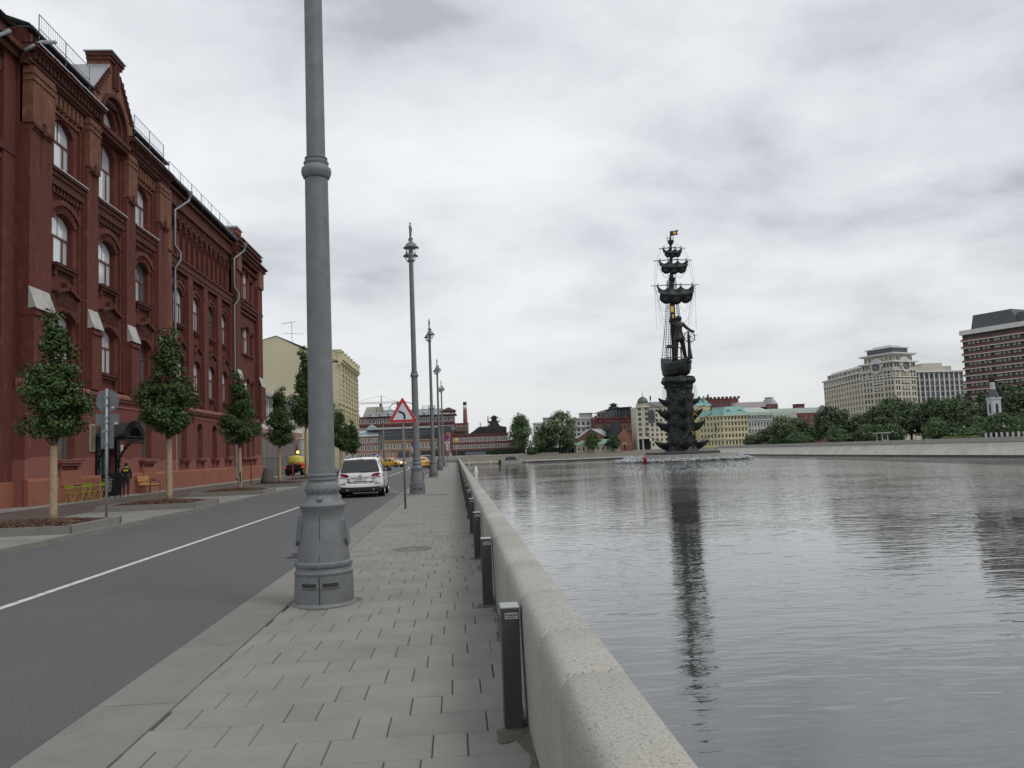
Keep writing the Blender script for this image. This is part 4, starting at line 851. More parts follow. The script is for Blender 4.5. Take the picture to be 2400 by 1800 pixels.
# ------------------------------------------------------------ traffic signs
mt_signback = mat('sign_back', (.17, .185, .195), .5, .5, var=.12, vs=3); mt_galv = mat('sign_pole', (.30, .33, .34), .5, .5, var=.15, vs=5); mt_white = mat('sign_white', (.56, .58, .60), .4, var=.05); mt_redp = mat('sign_red', (.42, .03, .035), .4, var=.08); mt_black = mat('sign_black', (.012, .012, .013), .45); mt_poleb = mat('old_pole', (.165, .155, .14), .7, .2, var=.2, vs=6, stain=.4, ss=4)
sg = thing('traffic_sign', 'grey backs of a round, a wide and an upright sign on one pole', 'traffic sign', (-10.75, 26.4, LZ))
k = MB(); k.tube([(0, 0, -.05), (0, 0, 4.0)], .042, 12); k.build('pole', mt_galv, sg, smooth=True)
k = MB(); k.lathe([(.35, 0), (.355, .01), (.345, .02)], 36); o = k.build('round_plate', mt_signback, sg); o.rotation_euler = (R(-90), 0, 0); o.location = (.0, .06, 3.62)
k = MB(); k.prism([(-.35, 2.87), (.35, 2.87), (.35, 3.22), (-.35, 3.22)], .055, .07, 'y'); k.build('wide_plate', mt_signback, sg, bevel=.004)
k = MB(); k.prism([(-.19, 2.15), (.19, 2.15), (.19, 2.86), (-.19, 2.86)], .055, .07, 'y'); k.build('upright_plate', mt_signback, sg, bevel=.004)
k = MB()
for x_, z_, w_ in ((.17, 3.42, .08), (.27, 2.93, .1), (-.11, 2.68, .05)): k.box(x_-w_/2, x_+w_/2, .048, .053, z_-.025, z_+.025)
k.build('sticker', mt_white, sg)
k = MB()
for z_ in (3.75, 3.5, 3.12, 2.95, 2.7, 2.3): k.box(-.06, .06, -.05, .055, z_-.02, z_+.02)
k.build('clamp', mt_galv, sg)
ts = thing('warning_sign', 'red bordered triangular sign with black left bend arrow on thin pole', 'traffic sign', (-1.68, 27.0, 0))
k = MB(); k.tube([(0, 0, -.05), (.0, 0, 2.9)], .033, 12); k.build('pole', mt_poleb, ts, smooth=True)
def tri(r_, rad):                                             # rounded triangle, centre at its centroid
    P = []
    for a in (90, 210, 330):
        c = ((r_-rad*2)*math.cos(R(a)), (r_-rad*2)*math.sin(R(a)))
        for q in range(5): t_ = R(a-60+120*q/4); P.append((c[0]+rad*math.cos(t_), c[1]+rad*math.sin(t_)))
    return P
for nm, r_, rad, y0, y1, m_ in (('edge', .558, .04, -.046, -.03, mt_white), ('border', .545, .036, -.05, -.045, mt_redp), ('face', .375, .012, -.0545, -.049, mt_white)):
    k = MB(); k.prism([(x_, 3.06+z_) for x_, z_ in tri(r_, rad)], y0, y1, 'y'); k.build(nm, m_, ts)
c0 = []; 
for q in range(11):
    t_ = q/10; x_ = .055-.19*max(0, (t_-.42)/.58)**1.6; z_ = 2.885+.30*min(t_, 1)-.035*max(0, t_-.6)/.4; c0.append((x_, z_))
k = MB()
for q in range(10):
    def nr(i):
        a, c = c0[max(0, i-1)], c0[min(10, i+1)]; d = Vector((c[0]-a[0], c[1]-a[1])).normalized(); return (-d.y*.034, d.x*.034)
    n0, n1 = nr(q), nr(q+1); k.quad((c0[q][0]-n0[0], -.0565, c0[q][1]-n0[1]), (c0[q+1][0]-n1[0], -.0565, c0[q+1][1]-n1[1]), (c0[q+1][0]+n1[0], -.0565, c0[q+1][1]+n1[1]), (c0[q][0]+n0[0], -.0565, c0[q][1]+n0[1]))
k.build('arrow', mt_black, ts)
k = MB(); k.prism([(x_, 3.06+z_) for x_, z_ in tri(.53, .036)], -.03, -.027, 'y'); k.box(-.05, .05, -.03, .04, 2.83, 2.87); k.build('back_plate', mt_signback, ts)
mt_blue = mat('sign_blue', (.03, .05, .25), .4); 
def round_sign(loc, label, extra=True):
    s_ = thing('no_parking_sign', label, 'traffic sign', loc)
    k = MB(); k.tube([(0, 0, 0), (0, 0, 4.2)], .035, 8); k.build('pole', mt_poleb, s_)
    for nm, r_, y_, m_ in (('border', .35, -.04, mt_redp), ('face', .285, -.046, mt_blue)):
        k = MB(); k.lathe([(r_, 0), (r_, .01)], 24); o = k.build(nm, m_, s_); o.rotation_euler = (R(90), 0, 0); o.location = (0, y_, 3.95)
    k = MB()
    for a in (45, -45): k.cbox((0, -.06, 3.95), (.56, .006, .06), Matrix.Rotation(R(a), 4, 'Y'))
    k.build('cross', mt_redp, s_)
    k = MB(); k.box(-.3, .3, -.045, -.03, 3.1, 3.4); k.box(-.14, .14, -.045, -.03, 2.3, 3.0); k.build('white_plates', mt_white, s_)
    k = MB(); k.box(-.2, .1, -.05, -.046, 3.2, 3.3); k.box(-.03, .03, -.05, -.046, 2.45, 2.85); k.build('marks', mt_black, s_)
round_sign((-1.15, 110, 0), 'blue and red no parking sign with white plates by the river walkway lamps'); round_sign((-8.6, 165, 0), 'small blue and red no parking sign across the bend')
cm = thing('traffic_mirror', 'orange backed round traffic mirror on a thin pole at the wall corner', 'traffic mirror', (.05, 162.5, 0)); k = MB(); k.tube([(0, 0, 0), (0, 0, 4.9)], .04, 8); k.build('pole', mt_galv, cm)
k = MB(); k.lathe([(.0, .16), (.25, .12), (.42, .05), (.5, -.02), (.5, -.08)], 24, cap=False); o = k.build('dish', mat('orange_dish', (.55, .36, .16), .5), cm, smooth=True); o.rotation_euler = (R(80), 0, R(-35)); o.location = (-.05, 0, 4.35)
bs = thing('information_sign', 'small blue parking information panel by the yellow taxis', 'sign', (-15.2, 158, 0)); k = MB(); k.tube([(0, 0, 0), (0, 0, 1.2)], .04, 8); k.build('pole', mt_galv, bs); k = MB(); k.box(-.55, .55, -.05, .05, .8, 2.3); k.build('panel', mt_blue, bs); k = MB(); k.box(-.3, .3, -.056, -.051, 1.7, 2.05); k.box(-.4, .4, -.056, -.051, 1.2, 1.3); k.build('print', mt_white, bs)
lp2 = thing('street_lamp', 'slim grey lamp post with round sign box at the far bend', 'street lamp', (-14.6, 170, 0)); k = MB(); k.tube([(0, 0, 0), (0, 0, 8.6)], [.14, .08], 10); k.build('shaft', mt_lamp, lp2, smooth=True); k = MB(); k.lathe([(.05, 0), (.35, .1), (.3, .3), (.08, .5), (.05, .8)], 14, (0, 0, 8.4)); k.build('lantern', mt_lamp, lp2); k = MB(); k.box(-.9, -.2, -.1, .1, 3.2, 6.2); k.build('banner_panel', mt_signback, lp2)
# ------------------------------------------------------------ cafe at the factory wall
mt_darkiron = mat('wrought_iron', (.012, .012, .014), .5, .5); mt_slate = mat('canopy_sheet', (.045, .048, .052), .5, .3)
cy_ = 46.0
can = thing('entrance_canopy', 'black wrought iron lace canopy with arched front over the cafe door', 'canopy', (-18.72, cy_, LZ))
def semi(r_, z_, n=14): return [(r_*math.cos(math.pi*i/n), z_+r_*.62*math.sin(math.pi*i/n)) for i in range(n+1)]
k = MB(); P = semi(1.3, 3.15)
for (a, b_), (c, d) in zip(P, P[1:]): k.quad((0, a, b_), (0, c, d), (1.45, c, d), (1.45, a, b_)); k.quad((0, a, b_-.04), (0, c, d-.04), (1.45, c, d-.04), (1.45, a, b_-.04))
k.build('barrel_roof', mt_slate, can)
k = MB()
for r_ in (1.34, 1.12, .88): k.tube([(1.47, a, b_) for a, b_ in semi(r_, 3.15, 16)], .028, 5)
for q in range(25):
    t_ = math.pi*q/24
    k.tube([(1.47, .88*math.cos(t_), 3.15+.88*.62*math.sin(t_)), (1.49, 1.42*math.cos(t_), 3.15+1.42*.62*math.sin(t_))], .022, 4)
    c = (1.47, 1.23*math.cos(t_+.06), 3.15+1.23*.62*math.sin(t_+.06)); k.tube([(c[0], c[1]+.07*math.cos(u), c[2]+.07*math.sin(u)) for u in [i*math.pi/3 for i in range(7)]], .014, 4, False)
k.build('lace_arch', mt_darkiron, can)
k = MB()
for z_ in (2.98, 3.15): k.tube([(1.47, -1.34, z_), (1.47, 1.34, z_)], .025, 5)
for q in range(13): yq = -1.3+2.6*q/12; k.tube([(1.47, yq, 2.82), (1.47, yq, 3.15)], .02, 4); k.tube([(1.47, yq+.06*math.cos(u), 2.84+.06*math.sin(u)) for u in [i*math.pi/3 for i in range(7)]], .014, 4, False)
k.build('valance', mt_darkiron, can)
for s_ in (-1, 1):
    k = MB(); yq = s_*1.3
    for r_, o_ in ((1.0, 0), (.78, .06)): k.tube([(.06+1.38*(1-math.cos(math.pi/2*i/10))+o_, yq, 1.35+1.7*math.sin(math.pi/2*i/10)-(0 if o_ == 0 else -.18)) for i in range(11)], .03, 5)
    k.tube([(.05, yq, 1.25), (.05, yq, 3.15)], .04, 5); k.tube([(0, yq, 3.12), (1.47, yq, 3.12)], .03, 5)
    for q in range(9):
        t_ = math.pi/2*(q+.5)/9; a = Vector((.1+1.34*(1-math.cos(t_)), yq, 1.48+1.6*math.sin(t_))); k.tube([a+Vector((.075*math.cos(u), 0, .075*math.sin(u))) for u in [i*math.pi/4 for i in range(9)]], .015, 4, False)
        k.tube([(.05, yq, a.z), (a.x, yq, a.z)], .014, 4)
    k.build('bracket', mt_darkiron, can)
k = MB(); k.box(-.02, .1, -1.45, -1.05, .0, 3.0); k.box(-.02, .1, 1.05, 1.45, .0, 3.0); k.box(-.02, .08, -1.45, 1.45, 2.95, 3.25); k.build('door_surround', mt_darkiron, can)
dr = thing('cafe_door', 'dark double door under the black iron canopy', 'door', (-19.0, cy_, LZ)); 
for s_ in (-1, 1):
    k = MB(); k.box(0, .06, s_*.5-.48, s_*.5+.48, 0, 3.2); lf = k.build('door_leaf', mat('door_paint', (.02, .018, .016), .5), dr); k = MB(); k.box(.061, .07, s_*.5-.32, s_*.5+.32, 1.1, 2.9); k.build('pane', mt_pane2, lf); k = MB(); k.box(.06, .12, -s_*.0+s_*.08-.02, s_*.08+.02, .95, 1.25); k.build('handle', mt_steel, lf)
# bistro furniture: chartreuse slats on folding X frames
mt_lime = mat('lime_paint', (.27, .36, .03), .5, var=.1); mt_xleg = mat('lime_leg', (.30, .25, .05), .5, var=.15)
def bistro_table(y_, label):
    t_ = thing('bistro_table', label, 'table', (-17.85, y_, LZ), 0, 'folding cafe tables')
    k = MB(); k.box(-.31, .31, -.31, .31, .70, .725); k.build('table_top', mt_lime, t_, bevel=.004)
    for s_ in (-1, 1):
        for d in (-1, 1): k = MB(); k.tube([(s_*.25, -d*.27, .0), (s_*.25, d*.24, .70)], .014, 6); k.build('leg', mt_xleg, t_)
    k = MB(); k.tube([(-.25, .0, .36), (.25, 0, .36)], .01, 6); k.build('crossbar', mt_xleg, t_)
def bistro_chair(y_, rz, label):
    t_ = thing('folding_chair', label, 'chair', (-17.85, y_, LZ), rz, 'lime green folding chairs by the red wall')     # faces local +Y
    k = MB()
    for q in range(5): k = MB(); k.box(-.2, .2, -.17+q*.085, -.10+q*.085, .44, .455); k.build('seat_slat', mt_lime, t_)
    for q in range(2): k = MB(); k.box(-.2, .2, -.235, -.22, .66+q*.1, .74+q*.1); k.build('back_slat', mt_lime, t_)
    for s_ in (-1, 1):
        k = MB(); k.tube([(s_*.19, .26, 0), (s_*.19, -.05, .44), (s_*.19, -.21, .64), (s_*.19, -.24, .86)], .013, 6); k.build('leg', mt_xleg, t_); k = MB(); k.tube([(s_*.17, -.25, 0), (s_*.17, .16, .45)], .013, 6); k.build('leg', mt_xleg, t_)
bistro_table(40.65, 'lime green folding table between the window and the pilaster'); bistro_table(42.75, 'lime green folding table closest to the chalkboard')
bistro_chair(39.95, 0, 'lime green folding chair at the tree trunk end of the row'); bistro_chair(41.4, math.pi, 'lime green folding chair with its back to the next table'); bistro_chair(42.0, 0, 'lime green folding chair pulled out between the two tables'); bistro_chair(43.35, math.pi, 'lime green folding chair beside the chalkboard')
ab = thing('chalkboard', 'black arched sandwich board with white chalk lettering by the cafe door', 'chalkboard', (-17.75, 44.3, LZ), R(-14)); mt_board = mat('blackboard', (.012, .014, .017), .7, var=.3, vs=4); mt_chalk = mat('chalk', (.62, .62, .6), .9)
for s_, nm in ((-1, 'front_panel'), (1, 'back_panel')):
    k = MB(); k.prism([(-.36, .12), (.36, .12), (.36, 1.1)]+[(.36*math.cos(math.pi*i/8), 1.1+.2*math.sin(math.pi*i/8)) for i in range(1, 8)]+[(-.36, 1.1)], -.015, .015, 'y'); o = k.build(nm, mt_board, ab); o.rotation_euler = (R(-s_*8), 0, 0); o.location = (0, s_*.2, 0)
    for x_ in (-.32, .32): q = MB(); q.box(x_-.02, x_+.02, -.02, .02, 0, .13); q.build('foot', mt_board, o)
    if s_ < 0: front = o
for tx, sz, z_ in (('Кофе', .12, 1.08), ('Завтраки', .13, .96)):
    t_ = text_mesh(tx, sz); t_.materials.clear(); t_.materials.append(mt_chalk); o = place('chalk_lettering', t_, front, (0, -.019, z_)); o.rotation_euler = (R(90), 0, 0)
k = MB(); r_ = random.Random(2)
for q in range(9):
    z_ = .86-q*.066; x_ = -.22+r_.uniform(0, .06)
    while x_ < .2-q*.012: l_ = r_.uniform(.03, .09); k.box(x_, x_+l_, -.0185, -.0155, z_-.012, z_+.012+r_.uniform(0, .008)); x_ += l_+.018
k.build('chalk_scrawl', mt_chalk, front)
# bench
bn = thing('park_bench', 'light wooden slatted bench with bent metal arms against the red wall', 'bench', (-17.95, 50.2, LZ), R(-90)); mt_wood = mat('bench_wood', (.55, .30, .13), .6, var=.2, vs=6)
for q in range(5): k = MB(); k.cbox((0, -.32-.05*q*.6, .52+.105*q), (1.7, .03, .085), Matrix.Rotation(R(-16), 4, 'X')); k.build('back_slat', mt_wood, bn)
for q in range(5): k = MB(); k.cbox((0, -.24+.115*q, .435+.012*q), (1.7, .095, .03), Matrix.Rotation(R(6), 4, 'X')); k.build('seat_slat', mt_wood, bn)
bn.rotation_euler = (0, 0, R(-90))
for s_ in (-1, 1):
    k = MB(); x_ = s_*.78; k.tube([(x_, .28, 0), (x_, .3, .4), (x_, .27, .6), (x_, .12, .68), (x_, -.15, .68), (x_, -.36, .62)], .022, 8); k.tube([(x_, -.32, 0), (x_, -.28, .4), (x_, -.5, .98)], .022, 8); k.tube([(x_, .29, .4), (x_, -.3, .39)], .02, 8); k.build('arm_frame', mt_redstake if 0 else mat('bench_metal', (.10, .045, .03), .6, .3), bn, smooth=True)

# ------------------------------------------------------------ person at the cafe
def skin_mesh(name, V, E, Rd, root, lvl=2):
    me = bpy.data.meshes.new(name); me.from_pydata(V, E, []); o = bpy.data.objects.new(name, me); COL.objects.link(o)
    sk_ = o.modifiers.new('skin', 'SKIN'); sk_.use_smooth_shade = True; o.modifiers.new('sub', 'SUBSURF').levels = lvl
    for i, d in enumerate(me.skin_vertices[0].data): d.radius = (Rd[i], Rd[i]) if not isinstance(Rd[i], tuple) else Rd[i]; d.use_root = (i == root)
    dg = bpy.context.evaluated_depsgraph_get(); dg.update(); m2 = bpy.data.meshes.new_from_object(o.evaluated_get(dg)); bpy.data.objects.remove(o, do_unlink=True); return m2
V = [(0, 0, .98), (0, .01, 1.16), (0, -.01, 1.34), (0, -.01, 1.46), (0, .01, 1.55), (0, .035, 1.63), (0, .03, 1.72),
     (-.09, 0, .92), (-.115, .02, .52), (-.12, -.03, .10), (-.125, .07, .035), (-.13, .15, .03), (.09, 0, .92), (.10, -.03, .52), (.11, -.12, .10), (.115, -.03, .035), (.12, .06, .03),
     (-.17, -.01, 1.42), (-.24, -.03, 1.16), (-.245, .03, .93), (-.243, .05, .87), (.17, -.01, 1.42), (.235, .0, 1.16), (.22, .09, .94), (.215, .12, .88)]
E = [(0, 1), (1, 2), (2, 3), (3, 4), (4, 5), (5, 6), (0, 7), (7, 8), (8, 9), (9, 10), (10, 11), (0, 12), (12, 13), (13, 14), (14, 15), (15, 16), (3, 17), (17, 18), (18, 19), (19, 20), (3, 21), (21, 22), (22, 23), (23, 24)]
Rd = [.135, .15, .17, .13, .055, .09, .07, .115, .075, .05, .045, .035, .115, .075, .05, .045, .035, .085, .062, .045, .035, .085, .062, .045, .035]
pn = thing('person', 'person in black jacket with yellow shoulder panel and dark trousers walking past the chalkboard', 'person', (-17.7, 46.0, LZ), R(12))
pm = skin_mesh('body', V, E, Rd, 0)
mt_skin = mat('skin', (.32, .18, .13), .6, var=.08); mt_jack = mat('black_jacket', (.016, .017, .02), .75, var=.3, vs=8); mt_trou = mat('dark_trousers', (.02, .021, .025), .85, var=.25, vs=8); mt_shoe = mat('white_shoe', (.6, .6, .58), .6); mt_yel = mat('yellow_panel', (.55, .45, .03), .6); mt_hair = mat('dark_hair', (.012, .009, .008), .6)
for m_ in (mt_skin, mt_jack, mt_trou, mt_shoe, mt_yel): pm.materials.append(m_)
for p in pm.polygons:
    c = p.center
    if c.z < .075: mi = 3
    elif c.z < .88 and abs(c.x) < .2: mi = 2
    elif c.z > 1.52: mi = 0
    elif abs(c.x) > .19 and c.z < .935: mi = 0
    elif c.x < -.1 and c.z > 1.38 or (c.x < -.2 and c.z > 1.1): mi = 4 if c.y > -.06 else 1
    else: mi = 1
    p.material_index = mi
bd = place('body', pm, pn, (0, 0, 0))
k = MB(); k.lathe([(.0, -.02), (.075, -.005), (.1, .05), (.098, .10), (.075, .145), (.0, .165)], 14, (0, .018, 1.615), False); k.build('hair', mt_hair, pn, smooth=True)
k = MB(); k.prism([(-.115, 1.33), (.12, 1.33), (.12, 1.41), (-.115, 1.41)], -.2, -.155, 'y'); k.build('back_lettering_panel', mt_yel, pn)
for s_, hv in ((-1, (-.243, .055, .86)), (1, (.215, .125, .87))):     # hands: palm, four fingers and thumb, slightly curled
    h0 = Vector(hv); HV = [h0, h0+Vector((0, .005, -.05))]; HE = [(0, 1)]; HR = [.026, .03]
    for q, ln in ((-1.5, .06), (-.5, .072), (.5, .068), (1.5, .052)):
        b0 = len(HV); HV += [h0+Vector((0, q*.018+.005, -.075)), h0+Vector((-s_*.006, q*.019+.008, -.075-ln*.5)), h0+Vector((-s_*.018, q*.018+.012, -.075-ln))]; HE += [(1, b0), (b0, b0+1), (b0+1, b0+2)]; HR += [.011, .0095, .008]
    b0 = len(HV); HV += [h0+Vector((-s_*.012, .04, -.035)), h0+Vector((-s_*.02, .055, -.075))]; HE += [(0, b0), (b0, b0+1)]; HR += [.012, .009]
    hm = skin_mesh('hand', HV, HE, HR, 0, 1); hm.materials.append(mt_skin); place('hand', hm, bd, (0, 0, 0))
# ------------------------------------------------------------ vehicles
def paint(name, col, metal=.0):
    m = mat(name, col, .3, metal, .04, 2, spec=.5); bb = m.node_tree.nodes['Principled BSDF']; bb.inputs['Coat Weight'].default_value = .8; bb.inputs['Coat Roughness'].default_value = .06; return m
mt_cglass = glass_mat('car_glass', (.018, .022, .024), .03, .6, 1.5); mt_tyre = mat('tyre', (.012, .012, .012), .85, var=.2, vs=20); mt_rim = mat('alloy_rim', (.42, .43, .44), .35, .9); mt_trim = mat('black_trim', (.014, .014, .015), .55); mt_tail = mat('tail_lens', (.22, .008, .012), .15, spec=.6); mt_tailw = mat('clear_lens', (.5, .42, .42), .15, spec=.6); mt_chrome = mat('chrome', (.6, .62, .64), .12, 1.0); mt_plate = mat('number_plate', (.62, .63, .63), .45)
SUV = [(-2.405, .60, .78, .82, .55, .55, .5), (-2.415, .46, .90, .98, .86, .87, .80), (-2.39, .42, .96, 1.05, .93, .925, .85), (-2.33, .40, 1.0, 1.12, .96, .945, .835), (-2.20, .36, 1.04, 1.36, .975, .955, .755), (-2.05, .32, 1.06, 1.60, .98, .96, .70), (-1.92, .30, 1.06, 1.67, .98, .96, .69), (-1.6, .27, 1.06, 1.70, .97, .955, .685), (-.6, .25, 1.05, 1.725, .97, .955, .685), (.3, .25, 1.04, 1.705, .97, .95, .675), (.95, .25, 1.02, 1.48, .97, .94, .67), (1.4, .25, 1.0, 1.13, .97, .93, .80), (1.55, .25, .98, 1.07, .97, .92, .82), (2.1, .28, .9, .98, .95, .88, .78), (2.35, .34, .78, .86, .85, .8, .7), (2.42, .42, .62, .70, .7, .7, .6)]
SED = [(-2.25, .42, .72, .80, .72, .74, .66), (-2.2, .36, .85, .97, .80, .80, .72), (-1.95, .30, .93, 1.03, .86, .84, .74), (-1.6, .25, .94, 1.09, .88, .85, .70), (-1.1, .22, .94, 1.36, .885, .855, .60), (-.7, .2, .93, 1.45, .885, .855, .58), (0, .2, .92, 1.47, .885, .855, .58), (.5, .2, .91, 1.40, .885, .85, .58), (1.0, .2, .9, 1.14, .885, .84, .66), (1.25, .2, .89, .99, .885, .83, .74), (1.9, .24, .8, .88, .86, .79, .7), (2.2, .32, .68, .76, .76, .7, .6), (2.27, .42, .56, .63, .62, .6, .5)]
VAN = [(-2.05, .42, .8, .9, .76, .78, .72), (-2.0, .34, .95, 1.2, .84, .84, .74), (-1.85, .28, 1.0, 1.5, .87, .86, .68), (-1.5, .24, 1.0, 1.62, .88, .865, .66), (-.4, .22, .99, 1.66, .88, .865, .65), (.4, .22, .98, 1.60, .88, .86, .64), (1.0, .22, .95, 1.28, .88, .85, .66), (1.45, .22, .92, 1.02, .88, .84, .74), (1.85, .26, .84, .92, .85, .8, .7), (2.08, .36, .7, .78, .74, .7, .6), (2.13, .44, .58, .64, .6, .6, .5)]
def surf(st, y, col):
    for a, c in zip(st, st[1:]):
        if a[0] <= y <= c[0]: return lerp(a[col], c[col], (y-a[0])/(c[0]-a[0]))
    return st[-1][col]
def car_body(st, pm_):
    k = MB(); half = lambda s: [(0, s[1]), (s[4]*.9, s[1]), (s[4]*.99, s[1]+.1), (s[4], lerp(s[1], s[2], .55)), (s[5], s[2]), (lerp(s[5], s[6], .6), lerp(s[2], s[3], .6)), (s[6], s[3]-.05), (s[6]*.82, s[3]), (0, s[3]+.012)]
    n = 16
    for s in st:
        h = half(s); ring = h+[(-x_, z_) for x_, z_ in reversed(h[1:-1])]
        k.v += [(x_, s[0], z_) for x_, z_ in ring]
    for i in range(len(st)-1):
        for q in range(n): k.f.append((i*n+q, i*n+(q+1) % n, (i+1)*n+(q+1) % n, (i+1)*n+q)); k.m.append(0)
    k.f.append(tuple(range(n))); k.f.append(tuple(reversed([(len(st)-1)*n+q for q in range(n)]))); k.m += [0, 0]
    return k
def wheel_mesh(r_, w_):
    k = MB(); k.lathe([(r_*.62, -w_/2+.02), (r_*.68, -w_/2), (r_*.95, -w_/2), (r_, -w_/2+.03), (r_, w_/2-.03), (r_*.95, w_/2), (r_*.68, w_/2), (r_*.62, w_/2-.02)], 28); ty = k.mesh('tyre', mt_tyre, True); sharp(ty, 30)
    k = MB(); k.lathe([(r_*.66, w_/2-.012), (r_*.63, w_/2+.004), (r_*.58, w_/2-.05), (r_*.2, w_/2-.06), (r_*.18, w_/2-.01), (.0, w_/2-.005)], 24, cap=False)
    for q in range(5): a = q*2*math.pi/5; k.cbox((r_*.38*math.cos(a), r_*.38*math.sin(a), w_/2-.02), (r_*.48, r_*.13, .03), Matrix.Rotation(a, 4, 'Z'))
    return ty, k.mesh('rim', mt_rim)
WHL = {}
def car(name, label, loc, rz, st, pm_, wb, wr_=.34, ww=.22, group=None, glass_rear=True, cat='car', brake=False):
    t_ = thing(name, label, cat, loc, rz, group)
    k = car_body(st, pm_); o = k.build('body', pm_, t_, smooth=True); sb = o.modifiers.new('sub', 'SUBSURF'); sb.levels = 2; sb.render_levels = 2
    key = (wr_, ww)
    if key not in WHL: WHL[key] = wheel_mesh(wr_, ww)
    for s_ in (-1, 1):
        for y_ in wb:
            xw = surf(st, y_, 4); w_ = place('wheel', WHL[key][0], t_, (s_*(xw-ww/2-.0), y_, wr_)); w_.rotation_euler = (0, R(90*s_), 0); place('rim', WHL[key][1], w_, (0, 0, 0))
            q = MB(); q.lathe([(wr_*1.2, 0), (wr_*1.16, .012), (wr_*.9, .012)], 26, cap=True); a = q.build('wheel_arch', mt_trim, t_); a.rotation_euler = (0, R(90*s_), 0); a.location = (s_*(xw-.022), y_, wr_+.02)
        q = MB(); roofy = [s for s in st if s[3] > s[2]+.18]; ys = roofy[0][0]+.16, roofy[-1][0]+.12; nseg = 18; lo = []; hi = []
        for i in range(nseg+1):
            y_ = lerp(ys[0], ys[1], i/nseg); bz, tz, bx, tx = surf(st, y_, 2), surf(st, y_, 3), surf(st, y_, 5), surf(st, y_, 6); hz_ = max(bz+.03, tz-.11); f_ = (hz_-bz)/max(.05, tz-.05-bz); lo.append((s_*(bx+.0-.004), y_, bz+.03)); hi.append((s_*(lerp(bx, tx, min(1, f_))+.012), y_, hz_))
        for i in range(nseg):
            if i in (6, 12): continue
            q.quad(lo[i], lo[i+1], hi[i+1], hi[i])
        q.build('side_window', mt_cglass, t_)
        q = MB(); ym = roofy[-1][0]-.0; q.cbox((s_*(surf(st, ym, 5)+.12), ym, surf(st, ym, 2)+.09), (.2, .1, .14)); q.tube([(s_*(surf(st, ym, 5)-.03), ym+.05, surf(st, ym, 2)+.03), (s_*(surf(st, ym, 5)+.1), ym, surf(st, ym, 2)+.05)], .025, 6); q.build('mirror', mt_trim if cat == 'suv' else pm_, t_, bevel=.03)
    return t_
def slope_glass(t_, st, y0, y1, nm, up=1, ins=.06):
    q = MB(); n = 4; P = []
    for i in range(n+1):
        y_ = lerp(y0, y1, i/n); z_ = surf(st, y_, 3); w_ = surf(st, y_, 6)-ins; P.append([(-w_, y_-.012*up, z_-.012), (-w_*.5, y_-.02*up, z_+.012), (0, y_-.022*up, z_+.02), (w_*.5, y_-.02*up, z_+.012), (w_, y_-.012*up, z_-.012)])
    for a, c in zip(P, P[1:]):
        for j in range(4): q.quad(a[j], a[j+1], c[j+1], c[j])
    return q.build(nm, mt_cglass, t_, smooth=True)
pw = paint('white_car_paint', (.80, .81, .81))
sv = car('suv', 'white suv seen from behind on the road beside the thick lamp base', (-4.18, 38.3, 0), R(1.5), SUV, pw, (-1.44, 1.46), .375, .27, cat='suv'); sv['category'] = 'car'
rg = MB(); rgz = [(1.09, -2.375, .83), (1.22, -2.30, .795), (1.36, -2.225, .755), (1.50, -2.15, .715), (1.565, -2.11, .695)]
RP = [[(u*w_, y_-.022-.012*(1-u*u), z_) for u in (-1, -.6, 0, .6, 1)] for z_, y_, w_ in rgz]
for p_, q_ in zip(RP, RP[1:]):
    for j in range(4): rg.quad(p_[j], p_[j+1], q_[j+1], q_[j])
rgo = rg.build('rear_window', mt_cglass, sv)
k = MB(); k.cbox((0, -2.06, 1.635), (1.38, .22, .035), Matrix.Rotation(R(8), 4, 'X')); k.build('roof_spoiler', pw, sv, bevel=.015); k = MB(); k.box(-.16, .16, -2.178, -2.17, 1.615, 1.632); k.build('high_brake_light', mt_tail, sv)
k = MB(); k.tube([(.02, -2.425, 1.1), (.3, -2.42, 1.115), (.45, -2.41, 1.12)], .014, 5); k.build('rear_wiper', mt_trim, sv)
for s_ in (-1, 1):
    pts = ((.47, -2.428, .90), (.54, -2.426, 1.0), (.74, -2.42, 1.035), (.90, -2.385, 1.02), (.965, -2.30, .975), (.985, -2.22, .92), (.96, -2.34, .875), (.88, -2.41, .86), (.62, -2.43, .862)); n_ = len(pts)
    k = MB(); k.v = [(s_*x_, y_, z_) for x_, y_, z_ in pts]+[(s_*x_*.94, y_+.1, z_) for x_, y_, z_ in pts]+[(s_*.74, -2.44, .945)]; k.f = [(i, (i+1) % n_, 2*n_) for i in range(n_)]+[(i, (i+1) % n_, n_+(i+1) % n_, n_+i) for i in range(n_)]; k.m = [0]*len(k.f); tl = k.build('tail_light', mt_tail, sv, smooth=True)
    k = MB(); k.box(min(s_*.66, s_*.84), max(s_*.66, s_*.84), -2.44, -2.42, .872, .892); k.build('reversing_lens', mt_tailw, tl)
    k = MB(); k.box(min(s_*.60, s_*.84), max(s_*.60, s_*.84), -2.432, -2.33, .585, .612); k.build('reflector', mt_trim, sv)
    k = MB(); k.tube([(s_*.63, -1.75, 1.71), (s_*.64, -1.55, 1.765), (s_*.645, -.6, 1.80), (s_*.635, .2, 1.775), (s_*.63, .4, 1.71)], .02, 6); k.build('roof_rail', mt_chrome, sv)
    k = MB(); k.tube([(s_*.55, -2.3, .34), (s_*.55, -2.415, .34)], .04, 10); k.build('exhaust', mt_chrome, sv)
k = MB(); k.box(-.78, .78, -2.40, -2.1, .27, .50); k.box(-.86, .86, -2.3, 2.2, .22, .36); k.build('underbody', mt_trim, sv, bevel=.03)
k = MB(); k.box(-.72, .72, -2.425, -2.38, .672, .68); k.build('tailgate_gap', mt_trim, sv)
